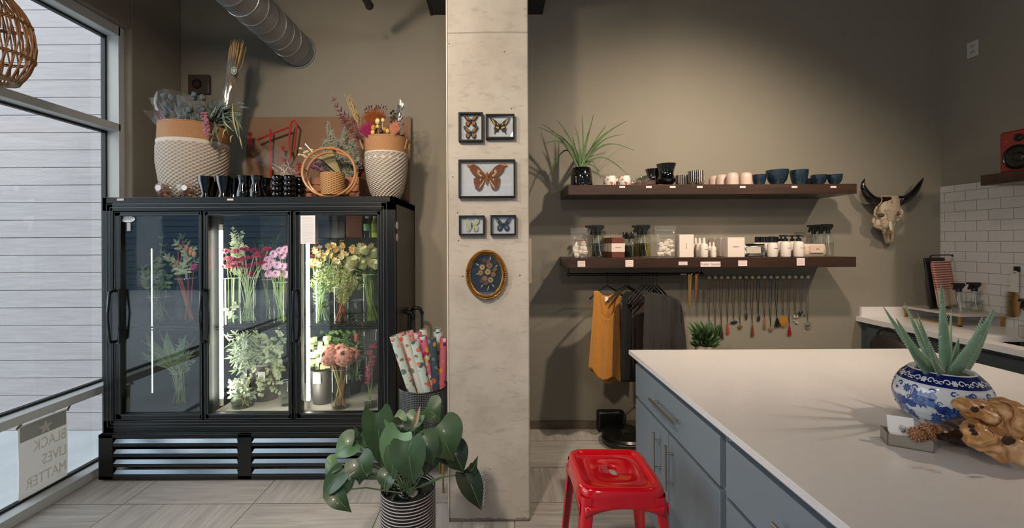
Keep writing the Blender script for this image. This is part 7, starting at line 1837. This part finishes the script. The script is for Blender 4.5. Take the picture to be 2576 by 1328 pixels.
spray_bottle(2409,3.09,.040,.215,'clear spray bottle in front of the striped towel on the riser',None,zr_,'spray bottles by the sink',rot=0)
spray_bottle(2448,3.12,.043,.215,'clear spray bottle right of the towel on the riser',clr,zr_,'spray bottles by the sink',.45)
spray_bottle(2580,2.62,.036,.25,'clear spray bottle standing by the sink at the right edge',clr,.914,'spray bottles by the sink',.45)
# brush on a hook
t=T('dish_brush','wooden bristle brush with white strap hanging on a hook on the tile wall','brush',(XR-.03,2.93,1.1))
yb3=2.945; zt=W(2555,675,2.93).z; xw=XR-.008
mk('hook',B().box(xw-.02,yb3-.012,zt-.025,xw,yb3+.012,zt+.012),black_metal,t,label='small black wall hook')
s4=lambda py:1.53+(610-py)*yb3/F-.0045*1300*yb3/F
mk('strap',B().box(xw-.030,yb3-.022,s4(735),xw-.022,yb3+.022,s4(688)).tube([(xw-.026,yb3+.02*math.cos(a),s4(690)+.02*math.sin(a)) for a in [PI*i/8 for i in range(9)]],.006,6),M('strap_white','c4bcb2',.6),t)
mk('wooden_back',B().ell((xw-.022,yb3-.005,s4(768)),(.012,.022,.078),14,10),wood('brush_wood','7a5228','9a6c3a',8,(1,1,.2),.5),t)
b=B()
for i in range(900):
    q=rnd.random(); z_=s4(735+q*64); y_=yb3+.035+rnd.uniform(-.02,.0); b.a([(xw-.024,yb3+.0,z_),(xw-.026,yb3+.0,z_+.001),(xw-.025+rnd.uniform(-.03,.018),yb3+.052+rnd.uniform(-.01,.014),z_+rnd.uniform(-.008,.008))],[(0,1,2)])
mk('bristles',b,M('bristle_tan','a88a4a',.8),t)
# floating shelf with speaker
o=mk('wall_shelf',B().box(3.286,.6,1.898,XR,2.85,1.968),swood,label='short dark floating shelf on the right wall carrying the red speaker',cat='shelf',bevel=.002)
t=T('red_speaker','red bookshelf speaker with black cones on the short right wall shelf','speaker',(3.47,2.70,1.969))
sp0,sp1=2.598,2.796; zz0=1.969; zz1=2.240
mk('speaker_case',B().box(3.35,sp0,zz0,3.60,sp1,zz1),M('speaker_red','8a0f14',.35,coat=.3),t,bevel=.012)
def disc(yc,zc,r,x0,prof,m_,nm,par=t):
    b=B(); n_=40; vs=[(x0+dx,yc+r*q*math.cos(2*PI*k_/n_),zc+r*q*math.sin(2*PI*k_/n_)) for q,dx in prof for k_ in range(n_)]
    b.a(vs,[(i*n_+k_,i*n_+(k_+1)%n_,(i+1)*n_+(k_+1)%n_,(i+1)*n_+k_) for i in range(len(prof)-1) for k_ in range(n_)]); return mk(nm,b,m_,par)
ymid=(sp0+sp1)/2; conem=M('cone_black','0c0d0e',.35)
disc(ymid,zz0+.095,.079,3.35,[(1,0),(1,-.008),(.9,-.011),(.84,-.003),(.78,-.006),(.4,-.0012),(.38,-.003),(.2,-.007),(.01,-.008)],conem,'woofer')
disc(ymid-.005,zz0+.218,.026,3.35,[(1,0),(1,-.004),(.7,-.003),(.5,-.0012),(.3,-.004),(.01,-.006)],conem,'tweeter')
b=B(); b.text('K',Matrix.Translation((3.3485,2.755,zz0+.205))@Matrix(((0,0,-1,0),(-1,0,0,0),(0,1,0,0),(0,0,0,1))),.022,.0006); mk('gold_logo',b,M('logo_gold','c9a06a',.3,.8),t)
# wall outlet
yo=3.225; zo=2.993
t=T('wall_outlet','white double power outlet high on the right wall','outlet',(XR,yo,zo))
mk('cover_plate',B().box(XR-.006,yo-.038,zo-.060,XR,yo+.038,zo+.060),M('plate_white','b9b6b2',.4),t,bevel=.002)
for dz in (-.022,.022):
    o=mk('receptacle',B().prism([(XR-.0065,yo+.017*math.cos(2*PI*i/20),zo+dz+.016*math.sin(2*PI*i/20)) for i in range(20)],(-.001,0,0)),M('receptacle_grey','a9a6a2',.4),t)
    mk('slots',B().box(XR-.0085,yo-.008,zo+dz-.002,XR-.0074,yo-.005,zo+dz+.007).box(XR-.0085,yo+.005,zo+dz-.002,XR-.0074,yo+.008,zo+dz+.007),ink,o)
# ================================================================== LIGHT AND CAMERA
w=bpy.data.worlds.new('World'); SC.world=w; w.use_nodes=True
nt=w.node_tree; bg=nt.nodes['Background']
tc=nt.nodes.new('ShaderNodeTexCoord'); sp=nt.nodes.new('ShaderNodeSeparateXYZ'); nt.links.new(tc.outputs['Generated'],sp.inputs[0])
rp=nt.nodes.new('ShaderNodeValToRGB'); nt.links.new(sp.outputs[2],rp.inputs[0])
rp.color_ramp.elements[0].color=(.93,.95,1,1); rp.color_ramp.elements[1].color=(.78,.87,1,1)
nt.links.new(rp.outputs[0],bg.inputs[0]); bg.inputs[1].default_value=3.9
def lamp(name,loc,power,colr,size=.12,ty='POINT',**k):
    l=bpy.data.lights.new(name,ty); l.energy=power; l.color=colr
    if ty in('POINT','SPOT'): l.shadow_soft_size=size
    for a,v in k.items(): setattr(l,a,v)
    o=bpy.data.objects.new(name,l); o.location=loc; C.objects.link(o); return o
warm=(1,.84,.66)
def aim(o,tgt): o.rotation_euler=(V(tgt)-o.location).to_track_quat('-Z','Y').to_euler()
def spot(name,loc,tgt,power,colr,ang,blend=1,size=.05):
    o=lamp(name,loc,power,colr,size,'SPOT',spot_size=math.radians(ang),spot_blend=blend); aim(o,tgt); return o
spot('shelf_spot_light',(1.6,1.66,3.05),(1.45,3.46,1.35),230,warm,112,1,.05)
spot('column_spot_light',(-.9,-.2,3.2),(-.2,2.7,1.5),300,warm,85,1,.10)
spot('entry_spot_light',(-1.25,.9,2.95),(-.9,3.46,2.1),105,warm,115,1,.08)
spot('counter_spot_light',(3.3,1.2,3.0),(2.2,2.4,.8),130,warm,120,1,.05)
lamp('shop_lamp_light',(.5,-2.4,3.2),110,(1,.93,.85),.25)
cam=bpy.data.cameras.new('Camera'); co=bpy.data.objects.new('Camera',cam); C.objects.link(co)
cam.sensor_width=36; cam.lens=36*F/2576; cam.clip_start=.05
cam.shift_x=(1288-PX)/2576; cam.shift_y=-(664-PY)/2576
co.location=(0,0,H)
co.matrix_world=Matrix.Translation((0,0,H))@Matrix.Rotation(PI/2,4,'X')@Matrix.Rotation(-RO,4,'Z')
SC.camera=co
SC.view_settings.view_transform='Standard'; SC.view_settings.look='None'; SC.view_settings.gamma=1; SC.view_settings.exposure=-0.17
SC.view_settings.use_curve_mapping=False
